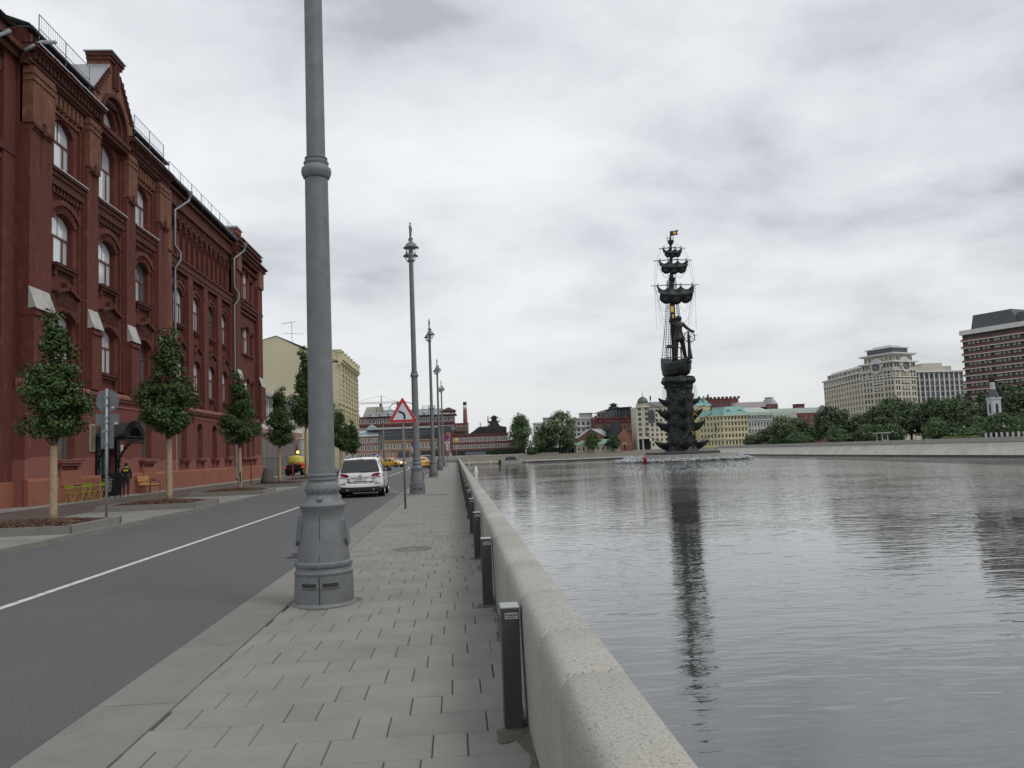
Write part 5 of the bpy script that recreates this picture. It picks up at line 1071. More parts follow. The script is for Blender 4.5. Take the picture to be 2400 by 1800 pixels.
k = MB(); k.box(-.37, .37, -2.425, -2.385, .835, .85); k.build('handle_strip', mt_trim, sv)
k = MB(); k.box(-.26, .26, -2.432, -2.40, .715, .827); pl = k.build('number_plate', mt_plate, sv); k = MB(); k.box(-.275, .275, -2.428, -2.4, .70, .715); k.box(-.275, .275, -2.428, -2.4, .827, .84); k.build('plate_frame', mt_trim, sv)
t2 = text_mesh('O669BK', .085); t2.materials.clear(); t2.materials.append(mt_ink); o = place('plate_characters', t2, pl, (-.06, -2.434, .77)); o.rotation_euler = (R(90), 0, 0)
t2 = text_mesh('777', .06); t2.materials.clear(); t2.materials.append(mt_ink); o = place('plate_region', t2, pl, (.19, -2.434, .78)); o.rotation_euler = (R(90), 0, 0)
k = MB(); k.tube([(.06*math.cos(a), -2.425, .925+.06*math.sin(a)) for a in [i*math.pi/8 for i in range(17)]], .008, 5, False)
for pts in ([(-.03, .972), (0, .925), (.03, .972)], [(-.052, .945), (-.022, .875), (0, .918), (.022, .875), (.052, .945)]):
    for (a, b_), (c, d) in zip(pts, pts[1:]): k.tube([(a, -2.425, b_), (c, -2.425, d)], .006, 5)
k.build('emblem', mt_chrome, sv)
k = MB(); k.box(-.72, -.44, -2.408, -2.395, .80, .812); k.box(.5, .68, -2.408, -2.395, .80, .812); k.build('badge', mt_trim, sv)
k = MB(); k.cbox((0, -1.75, 1.745), (.05, .14, .05)); k.build('antenna_fin', mt_trim, sv, bevel=.015)
py1 = paint('taxi_yellow', (.62, .36, .03)); py2 = paint('taxi_amber', (.68, .33, .012)); pk = paint('dark_car_paint', (.035, .033, .036)); mt_lamp_on = mat('lit_headlamp', (.9, .85, .7), .2)
_b = mt_lamp_on.node_tree.nodes['Principled BSDF']; _b.inputs['Emission Color'].default_value = (1, .93, .75, 1); _b.inputs['Emission Strength'].default_value = 1.6
mt_roofsign = mat('taxi_roof_sign', (.7, .25, .08), .5)
def taxi(label, loc, rz, st, pm_, front=False, rear=False, wb=(-1.3, 1.32)):
    t_ = car('taxi', label, loc, rz, st, pm_, wb, .32, .2, 'taxis at the bend'); t_['category'] = 'taxi'; fy = st[-1][0]; ry = st[0][0]
    i = max(range(len(st)), key=lambda q: st[q][3]); top = st[i][3]
    k = MB(); k.cbox((0, st[i][0], top+.07), (.5, .16, .13)); k.build('roof_sign', mt_roofsign, t_, bevel=.03)
    ws = [s for s in st if s[3] > s[2]+.14]; slope_glass(t_, st, ws[-1][0]+.18, ws[-1][0]-.42, 'windscreen', -1, .05); slope_glass(t_, st, ws[0][0]-.2 if st is SED else ws[0][0]-.02, ws[0][0]+.38, 'rear_window', 1, .06)
    for s_ in (-1, 1):
        k = MB(); k.cbox((s_*.56, fy-.13, .66), (.3, .2, .13)); k.build('headlight', mt_lamp_on if front else mt_tailw, t_, bevel=.02); k = MB(); k.cbox((s_*.62, ry+.08, .86), (.28, .14, .16)); k.build('tail_light', mt_tail, t_, bevel=.02)
    k = MB(); k.cbox((0, fy-.06, .38), (1.1, .14, .2)); k.build('grille', mt_trim, t_, bevel=.02); k = MB(); k.cbox((0, ry+.02, .62), (.5, .06, .12)); k.build('number_plate', mt_plate, t_); k = MB(); k.box(-.7, .7, ry+.05, fy-.1, .17, .34); k.build('underbody', mt_trim, t_)
    return t_
taxi('yellow taxi van with headlights on, parked facing the red factory street', (-12.9, 134, 0), R(172), VAN, py1, True, wb=(-1.25, 1.3)); taxi('yellow taxi sedan turning at the bend, side and lit headlights showing', (-10.2, 131.5, 0), R(-118), SED, py1, True); taxi('amber taxi sedan driving away beside the second street lamp', (-4.35, 107, 0), R(2), SED, py2)
bc = car('suv', 'dark car driving ahead of the amber taxi', (-4.7, 128, 0), R(6), SUV, pk, (-1.44, 1.46), .375, .27, cat='suv'); bc['category'] = 'car'; slope_glass(bc, SUV, -2.2, -1.98, 'rear_window')
for s_ in (-1, 1): k = MB(); k.cbox((s_*.74, -2.36, .93), (.34, .12, .13)); k.build('tail_light', mt_tail, bc, bevel=.02)
# sprayer vehicle by the gate
av = thing('sprayer_vehicle', 'orange and black small tractor with yellow water tank and lit amber beacon', 'tractor', (-16.6, 88.5, LZ), R(-8)); mt_or = mat('tractor_orange', (.62, .10, .02), .45); mt_tank = mat('yellow_tank', (.52, .47, .10), .5, var=.15, vs=3); whm = wheel_mesh(.42, .34)
for s_ in (-1, 1):
    for y_ in (-.75, .75):
        w_ = place('wheel', whm[0], av, (s_*.78, y_, .42)); w_.rotation_euler = (0, R(90*s_), 0); place('rim', whm[1], w_, (0, 0, 0)); k = MB(); k.prism([(y_-.55, .75), (y_-.4, .98), (y_+.4, .98), (y_+.55, .75), (y_+.5, .72), (y_-.5, .72)], s_*.78-.22, s_*.78+.22, 'x'); k.build('fender', mt_or, av, bevel=.03)
k = MB(); k.box(-.72, .72, -1.15, 1.3, .4, 1.0); k.box(-.8, .8, -1.3, -1.1, .55, 1.1); k.build('chassis', mt_trim, av, bevel=.06); k = MB(); k.box(-.62, .62, .4, 1.5, .95, 1.25); k.box(.35, .85, -1.15, -.3, 1.02, 1.28); k.build('bonnet', mt_or, av, bevel=.08)
k = MB(); k.lathe([(.0, 1.12), (.74, 1.12), (.83, 1.2), (.85, 1.45), (.85, 1.5), (.83, 1.52), (.83, 1.75), (.74, 1.95), (.3, 2.03), (.28, 2.09), (.0, 2.1)], 24, (-.1, -.45, 0), False); tk = k.build('tank', mt_tank, av, smooth=True); tk.scale = (1, .72, 1)
mt_beacon = mat('amber_beacon', (.9, .4, .05), .3); _b = mt_beacon.node_tree.nodes['Principled BSDF']; _b.inputs['Emission Color'].default_value = (1, .45, .06, 1); _b.inputs['Emission Strength'].default_value = 5
k = MB(); k.lathe([(.12, 0), (.13, .06), (.12, .2), (.06, .26), (0, .27)], 14, (.1, -.2, 2.28), False); k.build('beacon', mt_beacon, av, smooth=True); k = MB(); k.tube([(.1, -.2, 1.9), (.1, -.2, 2.28)], .03, 6)
k.tube([(-.5, .35, 1.0), (-.5, .35, 2.1), (.7, .35, 2.1), (.7, .35, 1.0)], .035, 6); k.build('roll_bar', mt_trim, av)
# ------------------------------------------------------------ generic house walls with real window openings
mt_fgl = mat('far_glass', (.075, .085, .09), .1, var=.3, vs=.3, spec=.6, rndv=.75)
WINM = {}
def win_mesh(w_, h, fm, style):
    key = (round(w_, 2), round(h, 2), fm.name, style)
    if key in WINM: return WINM[key]
    k = MB(); t = min(.13, w_*.12); k.mi = 0
    k.box(-w_/2, -w_/2+t, -.03, .04, 0, h); k.box(w_/2-t, w_/2, -.03, .04, 0, h); k.box(-w_/2+t, w_/2-t, -.03, .04, 0, t); k.box(-w_/2+t, w_/2-t, -.03, .04, h-t, h)
    if style in ('cross', 'mull'): k.box(-t*.35, t*.35, -.02, .03, t, h-t)
    if style == 'cross': k.box(-w_/2+t, w_/2-t, -.015, .025, h*.66, h*.66+t*.7)
    if style == 'trim':                                      # pale surround standing proud of the wall
        s_ = .22; k.mi = 0
        k.box(-w_/2-s_, -w_/2, -.42, -.30, -.1, h+s_); k.box(w_/2, w_/2+s_, -.42, -.30, -.1, h+s_); k.box(-w_/2, w_/2, -.42, -.30, h, h+s_); k.box(-w_/2-s_*1.4, w_/2+s_*1.4, -.5, -.30, -.28, -.1)
    if style == 'curtain': k.mi = 0; k.box(-w_/2+t, -w_*.12, -.01, .02, t, h-t); k.box(w_*.12, w_/2-t, -.01, .02, t, h-t)
    k.mi = 1; k.quad((-w_/2+t, .0, t), (w_/2-t, .0, t), (w_/2-t, .0, h-t), (-w_/2+t, .0, h-t))
    WINM[key] = k.mesh('window', [fm, mt_fgl]); return WINM[key]
def wall(parent, p0, p1, z0, z1, us, rows, w_, m, fm, depth=.3, style='mull', name='wall', skip=None, n=None):
    """wall from p0 to p1 (outside on the right-hand side when walking p0->p1); us: window centres along it in metres; rows: (sill z, height[, width])"""
    p0, p1 = Vector(p0), Vector(p1); d = p1-p0; ln = d.length; d.normalize(); nr = Vector((d.y, -d.x)); rz = math.atan2(d.y, d.x)
    k = MB(); ub = sorted({0., ln} | {u-w_/2 for u in us} | {u+w_/2 for u in us}); zb = sorted({z0, z1} | {r[0] for r in rows} | {r[0]+r[1] for r in rows})
    P = lambda u, z, o=0.: (p0.x+d.x*u-nr.x*o, p0.y+d.y*u-nr.y*o, z)
    for a, c in zip(ub, ub[1:]):
        isw = any(abs((a+c)/2-u) < .01 for u in us); solid0 = z0
        for e_, f_ in zip(zb, zb[1:]):
            row = next((r for r in rows if abs(r[0]-e_) < 1e-6 and abs(r[0]+r[1]-f_) < 1e-6), None)
            if isw and row and not (skip and skip((a+c)/2, e_)):
                if solid0 < e_-1e-6: k.quad(P(a, solid0), P(c, solid0), P(c, e_), P(a, e_))
                k.quad(P(a, e_), P(a, f_), P(a, f_, depth), P(a, e_, depth)); k.quad(P(c, e_), P(c, f_), P(c, f_, depth), P(c, e_, depth)); k.quad(P(a, e_), P(c, e_), P(c, e_, depth), P(a, e_, depth)); k.quad(P(a, f_), P(c, f_), P(c, f_, depth), P(a, f_, depth))
                place('window', win_mesh(w_, row[1], fm, style), parent, P((a+c)/2, e_, depth-.02), rz); solid0 = f_
        if solid0 < z1-1e-6: k.quad(P(a, solid0), P(c, solid0), P(c, z1), P(a, z1))
    return k.build(name, m, parent)
def cols(ln, n, m0=None): m0 = ln/n/2 if m0 is None else m0; return [lerp(m0, ln-m0, i/(n-1)) if n > 1 else ln/2 for i in range(n)]
def band(parent, p0, p1, z0, z1, out_, m, name='cornice', ends=.0):
    p0, p1 = Vector(p0), Vector(p1); d = (p1-p0).normalized(); nr = Vector((d.y, -d.x)); a = p0-d*ends-nr*.05; c = p1+d*ends-nr*.05; e_ = c+nr*(out_+.05); f_ = a+nr*(out_+.05)
    k = MB(); k.prism([(a.x, a.y), (f_.x, f_.y), (e_.x, e_.y), (c.x, c.y)], z0, z1); return k.build(name, m, parent)
def hip(parent, poly, z0, z1, inset, m, name='roof', over=.4):
    """roof over a convex polygon: eaves over the edge, ring pulled in by inset at the top, flat deck"""
    c = sum((Vector(p) for p in poly), Vector((0, 0)))/len(poly); lo = [c+(Vector(p)-c)*(1+over/(Vector(p)-c).length) for p in poly]; hi = [c+(Vector(p)-c)*max(.02, 1-inset/(Vector(p)-c).length) for p in poly]; n = len(poly)
    k = MB(); k.v = [(p.x, p.y, z0) for p in lo]+[(p.x, p.y, z1) for p in hi]; k.f = [(i, (i+1) % n, n+(i+1) % n, n+i) for i in range(n)]+[tuple(n+i for i in range(n)), tuple(reversed(range(n)))]; k.m = [0]*len(k.f); return k.build(name, m, parent)
def rect(x0, x1, y0, y1): return [(x0, y0), (x1, y0), (x1, y1), (x0, y1)]
def box_house(t_, x0, x1, y0, y1, z0, z1, m, fm, ns, rows, w_, side=None, style='mull', depth=.3):
    """axis-aligned block; the side facing the camera (low y) and one flank carry windows"""
    wall(t_, (x0, y0), (x1, y0), z0, z1, cols(x1-x0, ns) if ns else [], rows if ns else [], w_, m, fm, depth, style)
    fl = [((x1, y0), (x1, y1)), ((x0, y1), (x0, y0)), ((x1, y1), (x0, y1))]
    for i, (a, c) in enumerate(fl):
        ln = (Vector(c)-Vector(a)).length; nn = max(1, int(ln/((x1-x0)/max(1, ns)))) if (side and i in side and ns) else 0
        wall(t_, a, c, z0, z1, cols(ln, nn) if nn else [], rows if nn else [], w_, m, fm, depth, style)
mt_yelw = mat('pale_yellow_render', (.53, .49, .34), .9, var=.09, vs=.15, stain=.3, ss=.12, scol=(.43, .40, .28), coords='World'); mt_yeltrim = mat('yellow_trim', (.55, .50, .34), .85, var=.1, vs=.5); mt_greyroof = mat('grey_metal_roof', (.32, .34, .355), .55, .3, var=.18, vs=.3); mt_wwin = mat('white_window_paint', (.55, .55, .52), .6); mt_dwin = mat('dark_window_paint', (.06, .055, .05), .6)
# yellow house with blank gable end
yh = thing('yellow_house', 'pale yellow rendered house with blank gable end and quoined street front', 'building')
G = [(-18.2, -.1), (-18.2, 17.0), (-19.5, 17.0), (-28, 21.5), (-36.5, 19.0), (-36.5, -.1)]
k = MB(); k.prism([(a, b_) for a, b_ in G], 133.0, 133.3, 'y'); k.build('gable_wall', mt_yelw, yh)
wall(yh, (-18.2, 133), (-18.2, 155.5), 5, 17, cols(22.5, 6), [(6.2, 3.2), (11.8, 3.4)], 1.3, mt_yelw, mt_dwin, .3, 'mull'); wall(yh, (-18.2, 133), (-18.2, 155.5), -.1, 5, cols(22.5, 6), [(1.4, 2.4)], 1.3, mat('peeling_grey_render', (.36, .36, .32), .9, var=.25, vs=.6, stain=.5, ss=.8, scol=(.2, .19, .17)), mt_dwin, .3, 'mull', 'ground_floor_wall'); wall(yh, (-18.2, 155.5), (-36.5, 155.5), -.1, 17, cols(18, 5), [(1.4, 2.4), (6.2, 3.2), (11.8, 3.4)], 1.3, mt_yelw, mt_dwin)
for z0, z1, o_ in ((16.6, 16.9, .3), (16.9, 17.3, .6), (17.3, 17.45, .85), (10.4, 10.7, .25), (4.9, 5.2, .25)): band(yh, (-18.2, 132.9), (-18.2, 155.6), z0, z1, o_, mt_yeltrim, 'cornice', .3)
for u in (133.4, 136.9, 140.6, 144.3, 148, 151.7, 155.2):
    k = MB(); k.box(-18.25, -17.85, u-.35, u+.35, 5.2, 16.6); yp = k.build('pilaster', mt_yeltrim, yh); k = MB()
    for q in range(14): k.box(-17.9, -17.78, u-.5, u+.5, 5.4+q*.8, 5.85+q*.8)
    tag(k.build('quoin_blocks', mt_yeltrim, yp), kind='stuff')
    k = MB(); k.box(-18.4, -17.5, u-.5, u+.5, 17.45, 18.6); k.box(-18.5, -17.4, u-.6, u+.6, 18.6, 18.8); k.build('parapet_block', mt_yeltrim, yh)
    if u < 155: k = MB(); k.box(-18.2, -17.95, u+.9, u+2.8, 15.3, 15.7); k.box(-18.2, -17.95, u+.9, u+2.8, 9.6, 9.9); k.build('window_hood', mt_yeltrim, yh)
k = MB(); k.quad((-18, 132.9, 17.1), (-18, 155.6, 17.1), (-28, 155.6, 21.6), (-28, 132.9, 21.6)); k.quad((-28, 132.9, 21.6), (-28, 155.6, 21.6), (-36.8, 155.6, 19), (-36.8, 132.9, 19)); k.build('roof', mt_greyroof, yh)
k = MB(); k.box(-19.6, -18.0, 133.0, 134.2, 17.3, 18.9); k.box(-19.7, -17.8, 132.9, 134.3, 18.9, 19.1); k.build('corner_block', mt_yeltrim, yh)
an = thing('tv_antenna', 'thin metal television antenna on the ridge of the yellow house', 'antenna', (-25.7, 134, 20.55)); k = MB(); k.tube([(0, 0, 0), (0, 0, 3.3)], .045, 6); k.tube([(-1.6, 0, 3.05), (.6, .2, 3.4)], .035, 5); k.tube([(-1.5, 0, 1.55), (1.8, 0, 1.35)], .03, 5)
for q in range(6): k.tube([(-1.4+q*.38, -.5, 3.08+q*.06), (-1.4+q*.38, .5, 3.08+q*.06)], .02, 4); k.tube([(-1.2+q*.5, -.4, 1.5-q*.03), (-1.2+q*.5, .4, 1.5-q*.03)], .02, 4)
k.build('mast_and_rods', mt_galv, an)
# low glazed annex and gate between the factory and the yellow house
ax = thing('glazed_annex', 'low flat roofed annex with white glazing behind the young trees', 'building'); wall(ax, (-20.3, 84), (-20.3, 112), 5.2, 8.6, cols(28, 14), [(5.6, 2.7)], 1.7, mt_wwin, mt_wwin, .2, 'cross'); wall(ax, (-20.3, 84), (-20.3, 112), 0, 5.2, [], [], 1, mat('annex_brick', (.28, .17, .15), .9, var=.2, vs=.5), mt_wwin); wall(ax, (-34, 84), (-20.3, 84), 0, 8.6, [], [], 1, mt_yelw, mt_wwin)
k = MB(); k.box(-34, -19.7, 83.6, 112.4, 8.6, 8.95); k.build('flat_roof', mt_greyroof, ax)
gt = thing('metal_gate', 'dark ribbed sheet metal gate beside the end of the red factory', 'gate', (-19.6, 84, LZ)); mt_gate = mat('gate_sheet', (.16, .125, .115), .6, .2, var=.2, vs=.8); mt_gate2 = mat('gate_lower', (.115, .115, .11), .6, .2)
for q in range(8):
    k = MB(); k.box(-.03, .03, q*2.4+.05, q*2.4+2.35, 1.9, 3.9); k.build('panel', mt_gate, gt); k = MB(); k.box(-.03, .03, q*2.4+.05, q*2.4+2.35, .1, 1.85); k.build('panel', mt_gate2, gt); k = MB(); k.box(-.06, .06, q*2.4-.05, q*2.4+.05, 0, 4.1); k.build('post', mt_galv, gt)
k = MB(); k.box(-.14, .14, -1.0, -.7, 0, 5.6); k.box(-.14, .14, -.4, -.1, 0, 5.6); k.build('gate_post', mat('gate_post_green', (.13, .16, .15), .6), gt)
wl = thing('boundary_wall', 'peeling pale wall between the annex and the yellow house', 'wall'); k = MB(); k.box(-19.4, -19.1, 104, 132.9, 0, 4.3); k.build('wall_body', MATS['peeling_grey_render'], wl); k = MB(); k.box(-19.5, -19.0, 103.9, 132.9, 4.3, 4.45); k.build('coping', mt_yeltrim, wl)
# ------------------------------------------------------------ far embankments
mt_bank = mat('embankment_stone', (.43, .41, .365), .9, var=.14, vs=.25, stain=.4, ss=.2, scol=(.3, .285, .25), coords='World', rndv=.03); mt_wet = mat('waterline_stone', (.06, .057, .05), .8, var=.3, vs=.5); mt_bankp = mat('quay_parapet', (.33, .325, .30), .9, var=.15, vs=.4, coords='World')
em = thing('stone_embankment', 'long sloping pale stone river wall with parapet across the water', 'embankment'); BL = [(140, 90), (140.3, 200), (141.2, 320), (146, 425), (146.5, 462)]; TL = [(144.4, 90), (144.7, 200), (145.8, 320), (150.8, 425), (150.6, 468)]
for (x0, y0), (x1, y1), (u0, v0), (u1, v1) in zip(BL, BL[1:], TL, TL[1:]):
    n = max(1, round(math.hypot(x1-x0, y1-y0)/8))
    for i in range(n):
        a, c = i/n+.0002, (i+1)/n-.0002; L_ = lambda p, q, t_: lerp(p, q, t_); k = MB()
        k.quad((L_(x0, x1, a), L_(y0, y1, a), -3.9), (L_(x0, x1, c), L_(y0, y1, c), -3.9), (L_(u0, u1, c)-.6, L_(v0, v1, c), -.55), (L_(u0, u1, a)-.6, L_(v0, v1, a), -.55)); k.build('slab', mt_bank, em)
        k = MB(); k.quad((L_(u0, u1, a)-.55, L_(v0, v1, a), -.28), (L_(u0, u1, c)-.55, L_(v0, v1, c), -.28), (L_(u0, u1, c)-.5, L_(v0, v1, c), .72), (L_(u0, u1, a)-.5, L_(v0, v1, a), .72)); k.quad((L_(u0, u1, a)-.5, L_(v0, v1, a), .72), (L_(u0, u1, c)-.5, L_(v0, v1, c), .72), (L_(u0, u1, c), L_(v0, v1, c), .72), (L_(u0, u1, a), L_(v0, v1, a), .72)); k.build('parapet_stone', mt_bankp, em)
    k = MB(); k.quad((x0-.3, y0, -4.7), (x1-.3, y1, -4.7), (x1, y1, -3.92), (x0, y0, -3.92)); k.quad((x0-.02, y0, -3.89), (x1-.02, y1, -3.89), (x1+.3, y1, -3.88), (x0+.3, y0, -3.88)); k.build('waterline_footing', mt_wet, em)
    k = MB(); k.quad((u0-.85, v0, -.52), (u1-.85, v1, -.52), (u1-.85, v1, -.3), (u0-.85, v0, -.3)); k.quad((u0-.85, v0, -.3), (u1-.85, v1, -.3), (u1, v1, -.29), (u0, v0, -.29)); k.build('ledge', mat('ledge_stone', (.33, .32, .3), .9), em)  # ledge in plain grey stone, darker than the sloping slabs
mt_slope = mat('grassy_stone_slope', (.17, .155, .125), .95, var=.2, vs=.35, stain=.5, ss=.3, scol=(.105, .105, .075), coords='World')
is_ = thing('river_bank', 'low grassy stone bank with a quay ledge at the tip of the island', 'bank'); SB = [(-420, 476), (-100, 468), (58, 466), (90, 469), (124, 478), (146.5, 462)]; ST = [(-420, 487), (-100, 483), (58, 481.5), (92, 484.5), (126, 492.5), (151, 468)]
b1, b2, b3 = MB(), MB(), MB()
for (x0, y0), (x1, y1), (u0, v0), (u1, v1) in zip(SB, SB[1:], ST, ST[1:]):
    b1.quad((x0, y0+2.5, -3.3), (x1, y1+2.5, -3.3), (u1, v1, -.3), (u0, v0, -.3)); b2.quad((x0, y0, -5), (x1, y1, -5), (x1, y1, -3.65), (x0, y0, -3.65)); b3.quad((x0, y0, -3.65), (x1, y1, -3.65), (x1, y1+2.5, -3.3), (x0, y0+2.5, -3.3)); b3.quad((x0, y0-.15, -3.95), (x1, y1-.15, -3.95), (x1, y1-.15, -3.6), (x0, y0-.15, -3.6))
b1.build('slope', mt_slope, is_); b2.build('waterline_footing', mt_wet, is_); b3.build('quay_ledge', mt_bankp, is_)
k = MB(); k.box(-200, 20, 484, 484.5, -.35, .75); k.box(20, 60, 484.2, 484.6, -.35, .5); o = k.build('quay_parapet_wall', mt_bankp); tag(o, 'low pale stone parapet along the island road in front of the brick factories', 'parapet')

# ------------------------------------------------------------ brick factories on the island
def br(name, c, k=.2): return mat(name, c, .9, var=k, vs=.25, stain=.35, ss=.15, coords='World')
mr1 = br('far_brick', (.19, .078, .072)); mr2 = br('far_brick_dark', (.145, .06, .056)); mr3 = br('far_pink_brick', (.27, .155, .13)); mr4 = br('far_ochre_brick', (.33, .215, .14)); mt_slatr = mat('dark_sheet_roof', (.035, .036, .04), .6, .2, var=.25, vs=.2); mt_dk = mat('dark_timber', (.03, .028, .028), .8, var=.3, vs=.4); mt_bluegl = glass_mat('dark_glass_front', (.03, .04, .048), .08, .6, 1.5)
f1 = thing('brick_workshop', 'long two storey red brick workshop with white framed windows beside the round trees', 'building')
wall(f1, (-2, 500), (31.5, 500), 0, 13.2, cols(33.5, 17), [(4.9, 2.0), (8.9, 2.2)], .95, mr1, mt_wwin, .3, 'trim'); wall(f1, (31.5, 500), (31.5, 515), 0, 13.2, [], [], 1, mr1, mt_wwin); wall(f1, (31.5, 500.5), (42, 500.5), 0, 9.0, cols(10.5, 5), [(4.9, 2.0)], .95, mr1, mt_wwin, .3, 'trim')
for z0, z1, o_ in ((7.7, 8.1, .3), (12.2, 12.5, .25), (13.0, 13.4, .45)): band(f1, (-2, 500), (31.5, 500), z0, z1, o_, mr2, 'cornice')
band(f1, (-2, 500), (28, 500), .4, 3.6, .5, mt_slatr, 'dark_shopfront'); k = MB(); k.box(31.6, 42.2, 500, 512, 9.0, 9.3); k.build('roof', mt_greyroof, f1)
for u in (7, 12, 18, 24): k = MB(); k.box(u-.07, u+.07, 499.6, 499.8, 3, 13); k.build('downpipe', mt_pipe, f1)
k = MB(); k.prism([(8, 13.4), (31, 13.4), (31, 17), (25, 18.2), (14, 17.5), (11.5, 15.5)], 501.5, 514, 'y'); k.build('attic', mt_slatr, f1); k = MB(); k.box(13, 21, 500.9, 501.5, 13.6, 16); k.box(22, 30, 500.7, 501.4, 13.5, 16.3); k.build('attic_shutters', mt_dk, f1)
k = MB(); k.prism([(20.4, 17.8), (27.2, 17.8), (26, 19.6), (27.6, 20.9), (19.6, 20.9), (21, 19.6)], 502.5, 508, 'y'); k.box(22.2, 25.4, 503.5, 507, 21, 23); k.prism([(21, 22.9), (26.6, 22.9), (23.8, 24.4)], 502.8, 507.6, 'y'); tur = k.build('lookout_turret', mt_slatr, f1); k = MB()
for u in range(10): k.box(19.5+u*.92, 19.6+u*.92, 502.3, 502.4, 20.9, 22.2)
k.box(19.5, 28, 502.3, 502.4, 22.15, 22.3); k.build('balustrade', mt_dk, tur)
for x_, z_ in ((20.0, 24), (15.2, 20.4)): k = MB(); k.tube([(x_, 503, 15), (x_, 503, z_)], .25, 8); k.build('flue', mt_dk, f1)
k = MB(); k.box(-1, 8, 503, 512, 13.4, 16.6); k.box(0, 6.5, 502, 503, 15.2, 18.2); k.build('roof_plant', mat('rust_brown', (.13, .1, .08), .9), f1)
f2 = thing('brick_stair_tower', 'narrow red brick stair tower with a white strip of stacked windows', 'building'); wall(f2, (-10, 499), (-2.4, 499), 0, 15.2, [5.6], [(2.6+i*2.05, 1.6) for i in range(6)], 1.1, mr1, mt_wwin, .25, 'trim'); wall(f2, (-2.4, 499), (-2.4, 512), 0, 15.2, [], [], 1, mr2, mt_wwin); wall(f2, (-10, 512), (-10, 499), 0, 15.2, [], [], 1, mr4, mt_wwin); k = MB(); k.prism([(-11, 15.2), (-1.8, 15.2), (-2.6, 18.3), (-9, 18.8), (-10.8, 17.5)], 498.6, 512, 'y'); k.build('dark_roof', mat('green_black_sheet', (.05, .065, .065), .6), f2); k = MB(); k.box(-3.9, -2.9, 498.8, 498.97, .6, 2.1); k.build('entrance_notice', mt_wwin, f2)
f3 = thing('ochre_factory_front', 'two storey ochre and pink factory front under a dark glass upper floor', 'building'); wall(f3, (-46, 500), (-10.2, 500), 0, 11.2, cols(35.8, 17), [(6.4, 2.6)], 1.05, mr4, mt_wwin, .3, 'trim'); wall(f3, (-46, 499.9), (-36, 499.9), 0, 5, cols(10, 4), [(1.2, 2.6)], 1.1, mr3, mt_wwin, .25, 'trim', 'ground_floor_wall')
band(f3, (-46, 500), (-10.2, 500), 10.7, 11.4, .5, mr4, 'cornice'); band(f3, (-46, 500), (-10.2, 500), 5.0, 5.4, .4, mr4, 'belt'); k = MB(); dn = [(-46+i*1.1) for i in range(33)]
for u in dn: k.box(u, u+.5, 499.6, 500, 9.7, 10.5)
tag(k.build('dentils', mr4, f3), kind='stuff')
for a, c in ((-34.5, -28), (-26.5, -23.5), (-21, -13), (-12.3, -10.4)): k = MB(); k.box(a, c, 499.6, 499.95, .3, 4.3); k.build('shop_window', mt_bluegl, f3)
k = MB(); k.box(-46, -10.2, 502, 515, 11.4, 18.2); k.build('glass_storey', mt_bluegl, f3)
for z_ in (14.4, 16.1): k = MB(); k.box(-45.6, -10.5, 501.7, 501.98, z_, z_+.18); k.build('transom', mt_pipe, f3)
for u in range(15): k = MB(); k.box(-45.5+u*2.45, -45.35+u*2.45, 501.75, 501.97, 11.4, 18.2); k.build('glazing_bar', mt_dk, f3)
k = MB(); k.box(-46.6, -9.8, 501, 516, 18.2, 18.8); k.build('flat_roof', mat('pale_roof_edge', (.5, .52, .53), .5, .3), f3)
f4 = thing('mansard_factory', 'pink brick factory with pale blue metal mansard and skylights', 'building'); wall(f4, (-66, 500.2), (-46.2, 500.2), 0, 14.2, cols(19.8, 9), [(1.4, 2.4), (6.0, 2.4), (10.6, 2.2)], 1.1, mr3, mt_wwin, .3, 'trim'); band(f4, (-66, 500.2), (-46.2, 500.2), 9.0, 9.3, .3, mr3, 'belt'); mt_bluer = mat('blue_grey_sheet', (.36, .42, .45), .5, .3, var=.12, vs=.3); k = MB(); k.prism([(499.6, 14.2), (506, 18.0), (512, 18.2), (512, 14.2)], -66.5, -46, 'x'); k.build('mansard_roof', mt_bluer, f4)
for u in (-64, -58, -52): k = MB(); k.cbox((u+1.8, 502.4, 16.2), (3.4, .3, 1.6), Matrix.Rotation(R(-58), 4, 'X')); k.build('skylight', mt_greyroof, f4)
k = MB(); k.prism([(-53.5, 18), (-46.5, 18), (-48, 20), (-50, 21.4), (-52, 20)], 501, 507, 'y'); k.build('roof_pavilion', mt_bluer, f4)
f5 = thing('main_chocolate_factory', 'broad dark red brick factory with grey hipped roof above the ochre front', 'building'); f5.name = 'main_factory'
wall(f5, (-72, 560), (0, 560), 0, 28.6, cols(72, 26), [(18.5, 2.6), (24.2, 2.9)], 1.5, mr2, mt_wwin, .3, 'trim'); wall(f5, (0, 560), (0, 590), 0, 28.6, [], [], 1, mr2, mt_wwin)
for z0, z1, o_ in ((22.6, 23.1, .4), (27.9, 28.7, .6)): band(f5, (-72, 560), (0, 560), z0, z1, o_, mr2, 'cornice')
hip(f5, rect(-58, 1, 558.5, 592), 28.7, 33.2, 12, mt_greyroof); k = MB(); k.prism([(-62, 28.6), (-46, 28.6), (-49, 35.4), (-59, 35.4)], 562, 575, 'y'); k.build('high_roof', mat('cream_roof', (.42, .41, .36), .6), f5); k = MB(); k.prism([(-73, 28), (-64, 28), (-66, 34.5), (-71, 34.5)], 559, 570, 'y'); k.build('corner_roof', mt_bluer, f5)
for u in range(10): k = MB(); k.box(-57+u*6, -56+u*6, 558.8, 559.8, 28.7, 30.0); k.build('merlon', mr2, f5)
